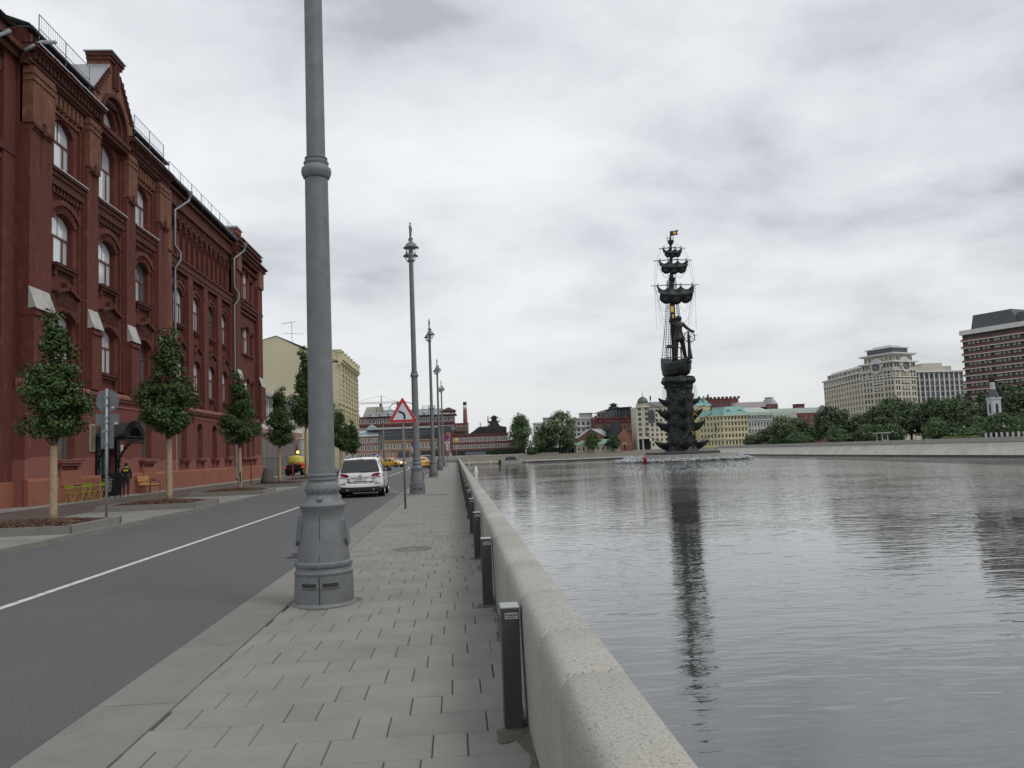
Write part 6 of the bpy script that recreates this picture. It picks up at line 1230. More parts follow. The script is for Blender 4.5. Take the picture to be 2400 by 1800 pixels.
k = MB(); k.box(-9, 0.5, 560, 570, 28.7, 31); k.prism([(-10, 31), (1.2, 31), (-4, 33.4)], 559, 571, 'y'); k.build('end_pavilion', mr1, f5); wall(f5, (0, 561), (9, 561), 0, 22.5, cols(9, 3), [(18, 2.5)], 1.3, mr2, mt_wwin, .3, 'trim', 'side_block')
bb1 = thing('rooftop_billboard', 'empty billboard frame of thin steel bars on the dark red factory roof', 'billboard', (-48, 559, 29)); k = MB()
for x_ in (-4.5, -.5, 3.5): k.tube([(x_, 0, 0), (x_, 0, 6)], .14, 5)
for z_ in (3, 3.8, 4.6, 5.4, 6): k.tube([(-4.7, 0, z_), (4.6, 0, z_)], .09, 5)
k.build('frame', mt_dk, bb1); dup(bb1, (-17, 559, 29), 0, 'second empty steel billboard frame right of the oval roof sign')
ov = thing('oval_roof_sign', 'open oval ring sign with thin script lettering on the factory roof', 'sign', (-35, 558, 34.2)); k = MB(); k.tube([(8.2*math.cos(a), 0, 3.7*math.sin(a)) for a in [i*math.pi/20 for i in range(41)]], .28, 6, False); k.build('ring', mt_dk, ov); k = MB(); r_ = random.Random(9)
for x_ in range(-5, 6): k.tube([(x_*.95-.4, 0, r_.uniform(-.8, -.2)), (x_*.95-.1, 0, r_.uniform(.6, 1.6)), (x_*.95+.25, 0, r_.uniform(-.9, -.3)), (x_*.95+.5, 0, r_.uniform(.0, .6))], .1, 4)
k.build('script', mat('neon_script', (.28, .2, .24), .5), ov); k = MB(); k.tube([(-4, 0, -6), (-4, 0, -3.2)], .15, 5); k.tube([(4, 0, -6), (4, 0, -3.2)], .15, 5); k.build('supports', mt_dk, ov)
ch = thing('factory_chimney', 'tall tapering red brick chimney with white band and dark rim', 'chimney', (7, 565, 0)); k = MB(); k.lathe([(2.1, 0), (1.65, 18), (1.3, 31.5)], 20); k.build('shaft', mr1, ch, smooth=True); k = MB(); k.lathe([(1.28, 31.5), (1.22, 34.8)], 20); k.build('white_band', mt_wwin, ch, smooth=True); k = MB(); k.lathe([(1.26, 34.8), (1.3, 36.6), (1.1, 36.9)], 20); k.build('rim', mt_dk, ch)
cr = thing('tower_crane', 'distant tower crane with long red and white jib', 'crane', (-63, 720, 0)); mt_crane = mat('crane_red', (.40, .16, .10), .6); k = MB()
def lattice(k, a, c, w_, n):
    a, c = Vector(a), Vector(c)
    for dy in (-w_, w_):
        for dz in (-w_, w_): k.tube([a+Vector((0, dy, dz)) if abs((c-a).x) > 1 else a+Vector((dz, dy, 0)), c+Vector((0, dy, dz)) if abs((c-a).x) > 1 else c+Vector((dz, dy, 0))], .12, 4)
    for i in range(n):
        p, q = a.lerp(c, i/n), a.lerp(c, (i+1)/n); o1, o2 = (Vector((0, -w_, -w_)), Vector((0, -w_, w_))) if abs((c-a).x) > 1 else (Vector((-w_, -w_, 0)), Vector((w_, -w_, 0))); k.tube([p+(o1 if i % 2 else o2), q+(o2 if i % 2 else o1)], .09, 4)
lattice(k, (0, 0, 20), (0, 0, 47), .9, 14); k.build('tower', mat('crane_grey', (.4, .38, .36), .6), cr); k = MB(); lattice(k, (-34, 0, 48.3), (18, 0, 48.3), .6, 30); k.build('jib', mt_crane, cr); k = MB(); k.tube([(0, 0, 48), (0, 0, 54.5)], .35, 5); k.tube([(0, 0, 54.3), (-26, 0, 49)], .07, 4); k.tube([(0, 0, 54.3), (14, 0, 49)], .07, 4); k.box(13, 17.5, -1, 1, 45.2, 48); k.box(-1.6, .3, -1, 1, 45, 47.4); k.build('mast_head', mt_slatr, cr)
# small buildings at the island tip
gh = thing('green_roof_house', 'single storey cream house with pale green hipped roof by the river', 'building'); mt_cream = mat('cream_render', (.46, .43, .36), .9, var=.1, vs=.3); mt_grn = mat('green_sheet_roof', (.22, .36, .29), .6, .1, var=.12, vs=.3)
box_house(gh, 71, 97, 487, 497, -.3, 4.2, mt_cream, mt_dwin, 9, [(.9, 2.0)], 1.0, (0,)); hip(gh, rect(71, 97, 487, 497), 4.2, 7.2, 5.6, mt_grn, over=.9)
gc = thing('brick_chambers', 'brown brick gabled hall with grey roof and slender turret', 'building'); mt_br3 = br('brown_brick', (.20, .105, .07)); k = MB(); k.prism([(75.5, 0), (91, 0), (91, 9.2), (83, 13.8), (75.5, 8.6)], 505, 520, 'y'); k.build('gabled_hall', mt_br3, gc); k = MB(); k.quad((82.9, 504.6, 14), (91.5, 504.6, 9.2), (101, 512, 9.4), (93, 516, 14)); k.quad((82.9, 504.6, 14), (75, 504.6, 8.6), (75, 520, 8.6), (82.9, 520, 14)); k.build('roof', mt_greyroof, gc); k = MB(); k.lathe([(1.1, 9), (1.1, 12.4), (1.5, 12.5), (1.2, 13.6), (.25, 16.5), (.1, 17)], 10, (93.5, 506, 0)); k.build('turret', mt_dk, gc)
ch2 = thing('brick_chapel', 'small red brick chapel with steep gable and dark spire roof', 'chapel'); wall(ch2, (98, 498), (106.5, 498), -.3, 8.5, [4.2], [(.2, 2.8), (5.6, 1.6)], 1.3, br('chapel_brick', (.25, .11, .07)), mt_dwin); k = MB(); k.prism([(98, 8.5), (106.5, 8.5), (102.3, 13.2)], 498, 498.5, 'y'); k.build('gable', MATS['chapel_brick'], ch2); k = MB(); k.lathe([(6, 8.6), (4, 13), (2.2, 18), (1.6, 18.2)], 4, (98.5, 506, 0)); k.build('spire_roof', mt_slatr, ch2); wall(ch2, (98, 510), (98, 498), -.3, 8.6, [], [], 1, MATS['chapel_brick'], mt_dwin); wall(ch2, (106.5, 498), (106.5, 510), -.3, 8.6, [], [], 1, MATS['chapel_brick'], mt_dwin); k = MB(); arcband_pts = [(1.3*math.cos(math.pi*i/8), 1.3*math.sin(math.pi*i/8)) for i in range(9)]
k.tube([(102.2+a, 497.9, 3.2+b_) for a, b_ in arcband_pts], .22, 5); k.build('portal_arch', mt_wwin, ch2)
wm = thing('white_office_house', 'white modern house with large dark windows behind the trees', 'building'); mt_wht = mat('white_render', (.52, .53, .52), .85, var=.06, vs=.2); box_house(wm, 77, 92.5, 545, 556, 0, 21.6, mt_wht, mt_dwin, 5, [(10.2, 2.2), (13.6, 2.2), (17.6, 2.4)], 2.0, (1,)); k = MB(); k.box(76.6, 93, 544.4, 557, 21.6, 22.6); k.box(76.8, 92.8, 544.5, 545, 16.3, 16.9); k.build('cornice', mt_wht, wm); k = MB(); k.box(83.5, 91.5, 547, 554, 22.6, 25.4); k.box(83, 92, 546.5, 554.5, 25.4, 25.8); k.build('roof_house', mt_greyroof, wm); dup(wm, (-24, 6, -2), 0, 'white modern house half hidden left of the tall round tree')
rg2 = thing('round_glass_roof_factory', 'red brick factory with curved glass attic and dark cupola', 'building'); wall(rg2, (90, 530), (115, 530), 0, 21.3, cols(25, 11), [(8, 3.0), (13.4, 3.2)], 1.0, mr2, mr4, .4, 'trim'); wall(rg2, (90, 545), (90, 530), 0, 21.3, [], [], 1, mr2, mt_dwin); band(rg2, (90, 530), (115, 530), 18.6, 19.1, .4, mr2, 'belt'); band(rg2, (90, 530), (115, 530), 20.9, 21.6, .6, mr2, 'cornice')
for u in (90.6, 97, 104, 110, 114.4): k = MB(); k.box(u-.7, u+.7, 529.2, 530.4, 20, 23); k.build('buttress_cap', mr2, rg2)
k = MB(); k.prism([(92.5, 21.4), (114.8, 21.4), (114.8, 27.2), (106, 27), (99, 26), (94, 24.9)], 531.5, 545, 'y'); k.build('glass_attic', mt_bluegl, rg2); k = MB(); k.prism([(92, 24.6), (99, 26.2), (106, 27.3), (115, 27.5), (115, 28.1), (105, 27.9), (98, 26.8), (92, 25.2)], 530.8, 546, 'y'); k.build('curved_roof', mt_slatr, rg2); k = MB(); k.lathe([(4, 26.5), (3.2, 28.6), (2.0, 29), (2.0, 29.8), (3.4, 30), (.4, 31.2)], 14, (104, 537, 0)); k.build('cupola', mt_slatr, rg2)
for u in range(10): k = MB(); k.box(94+u*2.1, 94.15+u*2.1, 531.2, 531.48, 21.6, 25.2); k.build('glazing_bar', mt_greyroof, rg2)
dm = thing('domed_house', 'tall cream apartment house with corner tower and dark round dome', 'building'); mt_crm2 = mat('cream_stone', (.56, .52, .41), .9, var=.08, vs=.2, coords='World'); wall(dm, (118, 496), (138, 499), 0, 26, cols(20.2, 7), [(2+i*2.95, 1.7) for i in range(8)], 1.25, mt_crm2, mt_dwin, .3, 'mull'); wall(dm, (110, 497.5), (118, 494.8), 6.6, 26, cols(8.4, 2), [(8.2+i*3.1, 1.9) for i in range(6)], 1.9, mt_crm2, mt_dwin, .35, 'mull', 'corner_tower_wall'); wall(dm, (110, 512), (110, 497.5), 0, 26, [], [], 1, mt_crm2, mt_dwin); wall(dm, (138, 499), (138, 515), 0, 26, [], [], 1, mt_crm2, mt_dwin)
for x_ in (110.4, 113.4): k = MB(); k.lathe([(.55, -.3), (.5, 6.6)], 10, (x_, 497.2, 0)); k.build('column', mt_wht, dm)
k = MB(); k.box(110.2, 118, 499.5, 500, 0, 6.6); k.build('recess', mt_dk, dm)
for z0, o_ in ((6.5, .3), (25.6, .6)): band(dm, (110, 497.5), (118, 494.8), z0, z0+.5, o_, mt_crm2); band(dm, (118, 496), (138, 499), 25.7, 26.4, .6, mt_crm2)
k = MB(); k.lathe([(4.0, 26), (4.0, 27.4), (4.4, 27.5), (4.4, 27.9), (3.6, 28)], 20, (115, 500, 0)); k.build('drum', mt_crm2, dm); k = MB(); k.lathe([(3.4, 27.9), (3.3, 29.4), (2.6, 31.0), (1.4, 32.0), (.25, 32.4), (.12, 35)], 20, (115, 500, 0)); k.build('dome', mat('dome_lead', (.10, .115, .115), .5, .3), dm, smooth=True)
k = MB(); k.box(119, 137.5, 500, 515, 26.3, 29); k.build('attic', mt_greyroof, dm); k = MB(); k.box(116.9, 120.8, 494.6, 495.6, 16, 23.5); k.build('bay_window', mt_bluegl, dm)
# ------------------------------------------------------------ right bank houses
mt_turq = mat('turquoise_roof', (.19, .35, .32), .55, .15, var=.12, vs=.25); mt_yel2 = mat('yellow_render', (.60, .54, .33), .9, var=.1, vs=.12, coords='World'); mt_wgrey = mat('grey_white_render', (.56, .56, .54), .9, var=.08, vs=.2); mt_mans = mat('sage_mansard', (.27, .33, .27), .7, var=.12, vs=.3); mt_tr2 = mat('cream_trim', (.52, .48, .38), .85)
y1 = thing('yellow_mansion', 'yellow six storey corner house with turquoise mansard roof on the far quay', 'building'); rws = [(1.2, 2.4), (5.6, 2.1), (9.2, 2.1), (12.8, 2.1), (16.3, 2.0)]
wall(y1, (165, 500), (180, 500), -.3, 19.2, cols(15, 7, 1.2), rws, 1.15, mt_yel2, mt_dwin, .35, 'plain'); wall(y1, (152, 508), (165, 500), -.3, 19.2, cols(15.2, 7, 1.3), rws, 1.05, mt_yel2, mt_dwin, .35, 'plain')
for a, c in (((165, 500), (180, 500)), ((152, 508), (165, 500))):
    for z0, z1, o_ in ((4.2, 4.7, .4), (11.9, 12.2, .25), (15.4, 15.8, .35), (18.7, 19.4, .7)): band(y1, a, c, z0, z1, o_, mt_tr2, 'belt', .2)
hip(y1, [(165, 500), (180, 500), (180, 514), (158, 514)], 19.4, 24.6, 3.4, mt_turq, 'mansard_roof', .5); hip(y1, [(152, 508), (164, 500.8), (166, 512), (154, 518)], 19.3, 22.6, 2.2, mt_turq, 'mansard_roof', .4)
for u in (168.6, 175.4): k = MB(); k.tube([(u+2.0*math.cos(a), 499.9+.9, 19.7+2.5*math.sin(a)) for a in [i*math.pi/10 for i in range(11)]], .25, 5); k.prism([(u+1.9*math.cos(math.pi*i/10), 19.6+2.4*math.sin(math.pi*i/10)) for i in range(11)], 500.8, 503, 'y'); k.build('arched_dormer', mt_bluegl, y1)
k = MB(); k.box(166, 179.5, 499.2, 499.7, -.3, .6); k.build('plinth', mt_dk, y1)
y2 = thing('yellow_back_house', 'taller yellow house with turquoise tower roof behind the corner mansion', 'building'); wall(y2, (150, 524), (165, 524), 0, 26.6, cols(15, 5), [(17.5, 2.2), (21.6, 2.2), (13.4, 2.2)], 1.2, mt_yel2, mt_dwin); wall(y2, (150, 540), (150, 524), 0, 26.6, [], [], 1, mt_yel2, mt_dwin); hip(y2, rect(150, 165, 524, 540), 26.6, 31, 4, mt_turq, over=.6)
for u in (157.4, 160.5): k = MB(); k.box(u, u+1, 525, 526, 28, 33); k.build('chimney', mt_turq, y2)
g1 = thing('grey_white_mansion', 'grey and white house with sage green mansard beside the yellow mansion', 'building'); wall(g1, (180.2, 501), (196.2, 501), 0, 15.8, cols(16, 8, 1.2), [(3.4, 2.2), (7.6, 2.4), (11.8, 2.4)], 1.1, mt_wgrey, mt_wwin, .3, 'trim'); band(g1, (180.2, 501), (196.2, 501), 15.4, 16.1, .7, mt_wht); k = MB(); k.prism([(500.6, 16), (503, 20.6), (513, 20.8), (513, 16)], 180.2, 196.2, 'x'); k.build('mansard_roof', mt_mans, g1)
for u in cols(16, 8, 1.2): k = MB(); k.box(179.6+u, 180.8+u, 500.4, 502.5, 16.6, 19); k.build('dormer', mt_wht, g1); k = MB(); k.box(179.8+u, 180.6+u, 500.3, 500.42, 16.9, 18.6); k.build('dormer_window', mt_fgl, g1)
for u in (182.5, 188.2, 193.8): k = MB(); k.box(u-.25, u+.25, 500.5, 501, 3, 15.4); k.build('pilaster', mt_wht, g1)
k = MB(); k.quad((180.2, 503, 20.6), (196.2, 503, 20.6), (193, 513, 24), (182, 513, 24)); k.build('upper_roof', mat('pale_green_roof', (.36, .42, .38), .6), g1)
r1 = thing('red_white_mansion', 'red house with white framed windows and sage mansard near the park trees', 'building'); mt_rr = mat('red_render', (.25, .075, .068), .85, var=.1, vs=.2); wall(r1, (196.4, 501), (209, 501), 3.6, 12.4, cols(12.6, 5), [(4.6, 2.6), (8.6, 2.8)], 1.15, mt_rr, mt_wwin, .3, 'trim'); wall(r1, (196.4, 501), (209, 501), 12.4, 16, cols(12.6, 5), [(13, 2.2)], 1.15, mat('brown_render', (.24, .17, .14), .85), mt_wwin, .3, 'trim', 'upper_wall'); wall(r1, (196.4, 501), (209, 501), 0, 3.6, [], [], 1, mt_wgrey, mt_wwin); k = MB(); k.prism([(500.6, 16), (503, 20.2), (513, 20.4), (513, 16)], 196.4, 212, 'x'); k.build('mansard_roof', mt_mans, r1)
for u in cols(12.6, 5): k = MB(); k.box(195.9+u, 197+u, 500.4, 502.5, 16.5, 18.6); k.build('dormer', mt_wht, r1)
band(r1, (196.4, 501), (209, 501), 12.2, 12.6, .4, mt_wht); band(r1, (196.4, 501), (209, 501), 3.4, 3.8, .4, mt_wht)
rb = thing('crested_brick_block', 'dark red block with ornamental crested parapet above the turquoise roof', 'building'); box_house(rb, 184, 210, 600, 615, 0, 35, mr2, mt_wwin, 7, [(30.2, 2)], 1.6); k = MB()
for u in range(9): k.prism([(185+u*3, 35), (187.4+u*3, 35), (187.2+u*3, 36.2), (186.2+u*3, 36.8), (185.2+u*3, 36.2)], 599.6, 600.2, 'y')
k.build('crest', mr2, rb)
rb2 = thing('flat_brick_block', 'plain dark red flat roofed block above the yellow houses', 'building'); box_house(rb2, 186-14, 199-14+12, 630, 645, 0, 37.2, mr2, mt_wwin, 0, [], 1); k = MB(); k.box(171.5, 197.5, 629.5, 645.5, 37.2, 37.8); k.build('roof', mt_greyroof, rb2)
rb3 = thing('pink_roof_hall', 'long hall with pale pink roof and red corner tower behind the grey mansion', 'building'); box_house(rb3, 204, 229, 592, 606, 0, 27.5, mr2, mt_wwin, 6, [(23, 2)], 1.5); k = MB(); k.prism([(203.5, 27.4), (228, 27.4), (225, 31.3), (205, 31.3)], 590, 607, 'y'); k.build('roof', mat('pink_grey_roof', (.50, .43, .45), .6), rb3); box_house(rb3, 227, 235, 588, 600, 0, 29.4, mr1, mt_wwin, 3, [(25, 2.4)], 1.3); k = MB(); k.lathe([(6.4, 29.4), (4.4, 32.2), (3.0, 33.6), (3.4, 33.8), (3.2, 34.6)], 4, (231, 594, 0)); k.build('tower_roof', mt_greyroof, rb3)
rb4 = thing('long_green_roof_house', 'long red house with pale green roof stretching behind the park trees', 'building'); box_house(rb4, 212, 262, 560, 575, 0, 21, mr1, mt_wwin, 12, [(13, 2.2), (17, 2.2)], 1.4); hip(rb4, rect(212, 262, 560, 575), 21, 24.6, 5, mat('pale_green_roof', (.36, .42, .38), .6)); k = MB(); k.box(238, 244, 563, 569, 24, 27.2); k.box(237.4, 244.6, 562.5, 569.5, 27.2, 27.5); k.build('roof_house', mr2, rb4)
# clock tower apartment house
mt_lime = mat('sand_stone', (.50, .465, .38), .9, var=.08, vs=.15, coords='World'); mt_pale = mat('pale_stone_trim', (.62, .62, .60), .85, var=.06, vs=.3); mt_slate2 = mat('grey_stone_panel', (.25, .25, .26), .8, var=.1, vs=.3)
ck = thing('clock_apartment_house', 'sand coloured stepped apartment house with big round clock faces and white cornices', 'building')
C0, CL, CR = Vector((237.2, 430)), Vector((230.4, 452)), Vector((254, 437.8)); dl = (CL-C0).normalized(); dr = (CR-C0).normalized()
lw, rw = (CL-C0).length, (CR-C0).length
rowsT = [(2+i*3.15, 2.1) for i in range(13)]
midl = lambda u, z: lw*.36 < u < lw*.64; midr = lambda u, z: rw*.3 < u < rw*.7
wall(ck, CL, C0, 0, 43, [lw*f_ for f_ in (.07, .17, .27, .40, .5, .60, .73, .83, .93)], rowsT, 1.35, mt_lime, mt_dwin, .4, 'mull', 'wall', lambda u, z: lw*.33 < u < lw*.67 and z > 35); wall(ck, C0, CR, 0, 43, [rw*f_ for f_ in (.09, .2, .37, .5, .63, .8, .91)], rowsT, 1.35, mt_lime, mt_dwin, .4, 'mull', 'wall', lambda u, z: rw*.3 < u < rw*.7 and z > 35)
back = C0+(CL-C0)+(CR-C0); wall(ck, CR, back, 0, 43, [], [], 1, mt_lime, mt_dwin); wall(ck, back, CL, 0, 43, [], [], 1, mt_lime, mt_dwin)
P_ = lambda s: [tuple(C0-(dl+dr)*s), tuple(CR+(dr-dl)*s), tuple(back+(dl+dr)*s), tuple(CL+(dl-dr)*s)]
for z0, z1, s_ in ((34.2, 34.7, .5), (37.9, 38.4, .9), (42.4, 43.2, 1.4), (46.6, 47.0, .2), (47.0, 47.7, .9)): k = MB(); k.prism(P_(s_), z0, z1); k.build('cornice', mt_pale, ck)
k = MB(); k.prism(P_(-1.2), 43.2, 46.6); k.build('upper_storey', mt_lime, ck); k = MB(); k.prism(P_(-2.6), 47.7, 50.6); k.build('penthouse_glass', mt_bluegl, ck); k = MB(); k.prism(P_(-1.8), 50.6, 51.2); k.prism(P_(-5), 51.2, 52.4); k.build('top_roof', mt_pale, ck)
for a, d_, ln in ((C0, dl, lw), (C0, dr, rw)):
    nr = Vector((d_.y, -d_.x)) if d_ is dr else Vector((-d_.y, d_.x)); ctr = a+d_*ln*.5+nr*.3; rz_ = math.atan2(nr.y, nr.x)
    for i in range(7):
        u = ln*(.04+.92*i/6)
        if abs(u-ln*.5) > 4.3: p = a+d_*u+nr*.35; k = MB(); k.lathe([(.32, 34.7), (.3, 37.9)], 8, (p.x, p.y, 0)); k.build('column', mt_pale, ck)
        if i in (0, 1, 5, 6): p = a-(dl+dr)*-1.2+d_*(u*.85+.6)+nr*.02; q = MB(); q.box(-.05, .05, -.55, .55, 43.9, 45.9); o = q.build('upper_window', mt_fgl, ck); o.location = (p.x, p.y, 0); o.rotation_euler = (0, 0, rz_)
    for nm, r0, r1_, dep, m_ in (('clock_face', 0, 3.0, .5, mt_bluegl), ('clock_ring', 3.0, 3.6, .75, mt_pale)):
        k = MB(); k.lathe([(r1_, 0), (r1_, dep), (r0, dep)] if r0 else [(r1_, 0), (r1_, dep), (0, dep)], 32, cap=False); o = k.build(nm, m_, ck); o.location = (ctr.x, ctr.y, 40.6); o.rotation_euler = (0, R(90), rz_)
        if nm == 'clock_face':
            q = MB()
            for h in range(12): q.cbox((2.45*math.cos(h*math.pi/6), 2.45*math.sin(h*math.pi/6), .53), (.7, .16, .05), Matrix.Rotation(h*math.pi/6, 4, 'Z'))
            q.cbox((.0, -.9, .55), (.16, 2.0, .05)); q.cbox((.6, .1, .56), (1.3, .2, .05)); q.build('clock_hands', mt_pale, o)
    k = MB(); k.tube([(0, 4.2*math.cos(t_), 4.2*math.sin(t_)) for t_ in [math.pi*i/14 for i in range(15)]], .6, 6); o = k.build('clock_hood', mt_pale, ck); o.location = (ctr.x, ctr.y, 40.6); o.rotation_euler = (0, 0, rz_)
    for z_ in (31.2, 28): k = MB(); k.box(-.1, .6, -3.4, 3.4, z_, z_+.45); o = k.build('balcony', mt_pale, ck); p = a+d_*ln*.5; o.location = (p.x, p.y, 0); o.rotation_euler = (0, 0, rz_)
    k = MB(); k.box(-.05, .12, -3.6, 3.6, 16, 27.6); 
WL = Vector((238.5, 519)); ll_ = (WL-CL).length; wall(ck, WL, CL, 0, 39, cols(ll_, 15, 2), [(2+i*3.15, 2.1) for i in range(11)]+[(36, 2.2)], 1.9, mt_lime, mt_dwin, .4, 'mull', 'wing_wall')
nrw = Vector(((CL-WL).normalized().y, -(CL-WL).normalized().x))
for z0, z1, o_ in ((34.9, 35.4, .5), (38.6, 39.4, 1.2), (9.6, 10, .4)): band(ck, WL, CL, z0, z1, o_, mt_pale)
wi = [tuple(CL+Vector((3, 2))), tuple(CL+Vector((18, 6))), tuple(WL+Vector((18, 0))), tuple(WL+Vector((3, 0)))]; k = MB(); k.prism(wi, 39, 42.2); k.build('setback_storey', mt_lime, ck); k = MB(); k.prism([tuple(Vector(p)+Vector((-.8, -.5))) for p in wi], 42.2, 42.8); k.prism([tuple(Vector(p)+Vector((4, 3))) for p in wi], 42.8, 44.6); k.build('setback_cornice', mt_pale, ck)
for i in range(9): p = CL.lerp(WL, .05+i*.11)+Vector((2.6, 0)); q = MB(); q.box(-.1, .1, -2, 2, 39.7, 41.6); o = q.build('setback_window', mt_fgl, ck); o.location = (p.x+.2, p.y, 0); o.rotation_euler = (0, 0, R(6))
for i in range(14): p = WL.lerp(CL, (i+.5)/14)+nrw*.3; k = MB(); k.box(p.x-.3, p.x+.3, p.y-.35, p.y+.35, 35.4, 38.6); k.build('pilaster', mt_pale, ck)
RA, RB_ = Vector((252, 447)), Vector((290, 452)); wall(ck, RA, RB_, 0, 38, cols((RB_-RA).length, 12), [(2+i*3.15, 2.2) for i in range(10)]+[(33.9, 2.9)], 2.0, mt_slate2, mt_dwin, .4, 'mull', 'wing_wall')
for i in range(12): p = RA.lerp(RB_, i/12+.0)+Vector((0, -.25)); k = MB(); k.box(p.x-.35, p.x+.35, p.y-.2, p.y+.3, 18, 37.4); k.build('pilaster', mt_pale, ck)
band(ck, RA, RB_, 37.6, 38.4, 1.2, mt_pale); k = MB(); k.box(258, 282, 450, 462, 38.4, 41); k.box(266, 278, 452, 460, 41, 43); k.build('setback_storey', mt_lime, ck)
k = MB(); k.prism([(254, 448), (290, 452.5), (290, 470), (254, 466)], 37, 38); k.build('wing_roof', mt_pale, ck)
ck2 = thing('distant_sand_house', 'smaller sand coloured house seen between the clock house and the striped hotel', 'building'); box_house(ck2, 300, 326, 470, 490, 0, 33, mt_lime, mt_dwin, 8, [(15+i*3.1, 2) for i in range(6)], 1.5, (1,)); k = MB(); k.box(299.5, 326.5, 469.5, 490.5, 33, 33.7); k.build('cornice', mt_pale, ck2)
# striped hotel
ht = thing('striped_hotel', 'tall brown hotel with red and white horizontal balcony bands and dark roof box', 'hotel'); HA, HB = Vector((223, 346)), Vector((248, 284)); hl = (HB-HA).length; hd = (HB-HA).normalized(); hn = Vector((hd.y, -hd.x)); mt_brn = mat('brown_wall', (.085, .068, .062), .85, var=.2, vs=.3); mt_hred = mat('red_brick_band', (.20, .085, .07), .85, var=.12, vs=.3); us = []
for i in range(10): us += [3+i*6.6, 5+i*6.6, 8.2+i*6.6 if i % 2 else 7.0+i*6.6]
us = [u for u in us if u < hl-1.5]; wall(ht, HA, HB, 0, 46, us, [(1.2+i*3.05, 1.6) for i in range(14)], 1.3, mt_brn, mt_wwin, .2, 'curtain'); wall(ht, HA+Vector((16, 5)), HA, 0, 46, [], [], 1, mt_pale, mt_dwin)
for i in range(15): z_ = .2+i*3.05; band(ht, HA, HB, z_-.55, z_+.15, .9, mt_hred, 'red_band', .3); band(ht, HA, HB, z_-.86, z_-.55, 1.05, mt_pale, 'white_band', .4)
band(ht, HA, HB, 45, 47, 1.2, mt_pale, 'parapet', .5); q0 = HA+hd*3-hn*2; q1 = HA+hd*24-hn*2; mt_hroof = mat('dark_roof_box', (.09, .095, .1), .6, var=.12, vs=.3); k = MB()
A_ = [q0, q1, q1-hn*10, q0-hn*10]; B_ = [q0+hd*1-hn*.6, q1-hd*3-hn*.6, q1-hd*3-hn*9, q0+hd*1-hn*9]; k.v = [(p.x, p.y, 47.2) for p in A_]+[(p.x, p.y, 53.4) for p in B_]; k.f = [(0, 1, 5, 4), (1, 2, 6, 5), (2, 3, 7, 6), (3, 0, 4, 7), (4, 5, 6, 7), (3, 2, 1, 0)]; k.m = [0]*6; k.build('roof_box', mt_hroof, ht); q2 = HA+hd*23-hn*3; q3 = HB-hn*3; k = MB(); k.prism([(q2.x, q2.y), (q3.x, q3.y), (q3.x-hn.x*8, q3.y-hn.y*8), (q2.x-hn.x*8, q2.y-hn.y*8)], 47.2, 51.5); k.build('roof_box', mt_hroof, ht); q4 = HA+hd*41-hn*3; k = MB(); k.prism([(q4.x, q4.y), (q4.x+hd.x*9, q4.y+hd.y*9), (q4.x+hd.x*9-hn.x*8, q4.y+hd.y*9-hn.y*8), (q4.x-hn.x*8, q4.y-hn.y*8)], 51.5, 57); k.build('roof_box', mt_hroof, ht)
bt = thing('church_bell_tower', 'white church bell tower with small dark onion dome among the park trees', 'church', (167, 246, -.3)); bt.scale = (.62, .62, 1); mt_ch = mat('church_white', (.48, .50, .52), .85, var=.06, vs=.4); k = MB(); k.box(-2.2, 2.2, -2.2, 2.2, 0, 12.6); k.box(-2.5, 2.5, -2.5, 2.5, 12.6, 13.2); k.build('lower_tier', mt_ch, bt)
for s_, rz_ in ((0, 0), (1, R(-90))): k = MB(); k.prism([(-.7, 8.2), (.7, 8.2), (.7, 10.6)]+[(.7*math.cos(math.pi*i/6), 10.6+.7*math.sin(math.pi*i/6)) for i in range(1, 6)]+[(-.7, 10.6)], -2.23, -2.1, 'y'); o = k.build('bell_opening', mt_dk, bt); o.rotation_euler = (0, 0, rz_)
k = MB(); k.lathe([(3.1, 13.2), (1.6, 15.6), (1.4, 15.7)], 4); k.build('tent_roof', mt_hroof, bt); k = MB(); k.lathe([(1.15, 15.6), (1.1, 17.9)], 14); k.build('drum', mt_ch, bt); k = MB(); k.lathe([(.9, 17.9), (1.5, 18.6), (1.55, 19.1), (1.1, 19.8), (.3, 20.5), (.08, 21)], 16); k.build('onion_dome', mt_dk, bt, smooth=True); k = MB(); k.tube([(0, 0, 20.9), (0, 0, 23)], .06, 5); k.tube([(-.4, 0, 22.3), (.4, 0, 22.3)], .05, 5); k.build('cross', mat('gilt', (.5, .36, .1), .35, .8), bt)
# ------------------------------------------------------------ bronze ship monument in the river
mt_brz = mat('dark_bronze', (.026, .030, .031), .5, .45, var=.35, vs=.5, bump=.6, bs=1.5, spec=.5); mt_brz2 = mat('brown_bronze', (.034, .032, .028), .5, .45, var=.35, vs=.5, bump=.5, bs=2); mt_gold = mat('gold_leaf', (.62, .42, .08), .35, .7)
mo = thing('ship_monument', 'huge dark bronze monument of stacked ship prows with a helmsman under a tall mast', 'monument', (92.2, 334, -.7))
k = MB(); k.lathe([(14.9, -1.1), (15.0, -.1), (14.7, 0), (5, .02)], 48); k.build('platform', mat('dark_granite', (.085, .082, .08), .6, var=.2, vs=.5), mo)
st_m = MB(); a_ = math.pi/36; st_m.v = []
for r_, z_ in ((20.6, -3.7), (19.6, -1.15), (16, -1.1), (16, -3.7)):
    for t_ in (-a_+.002, a_-.002): st_m.v.append((r_*math.sin(t_), -r_*math.cos(t_), z_))
st_m.f = [(0, 1, 3, 2), (2, 3, 5, 4), (4, 5, 7, 6), (0, 2, 4, 6), (1, 7, 5, 3)]; st_m.m = [0]*5; smm = st_m.mesh('base_stone', mat('monument_base_stone', (.23, .22, .205), .85, var=.2, vs=.4, rndv=.1))
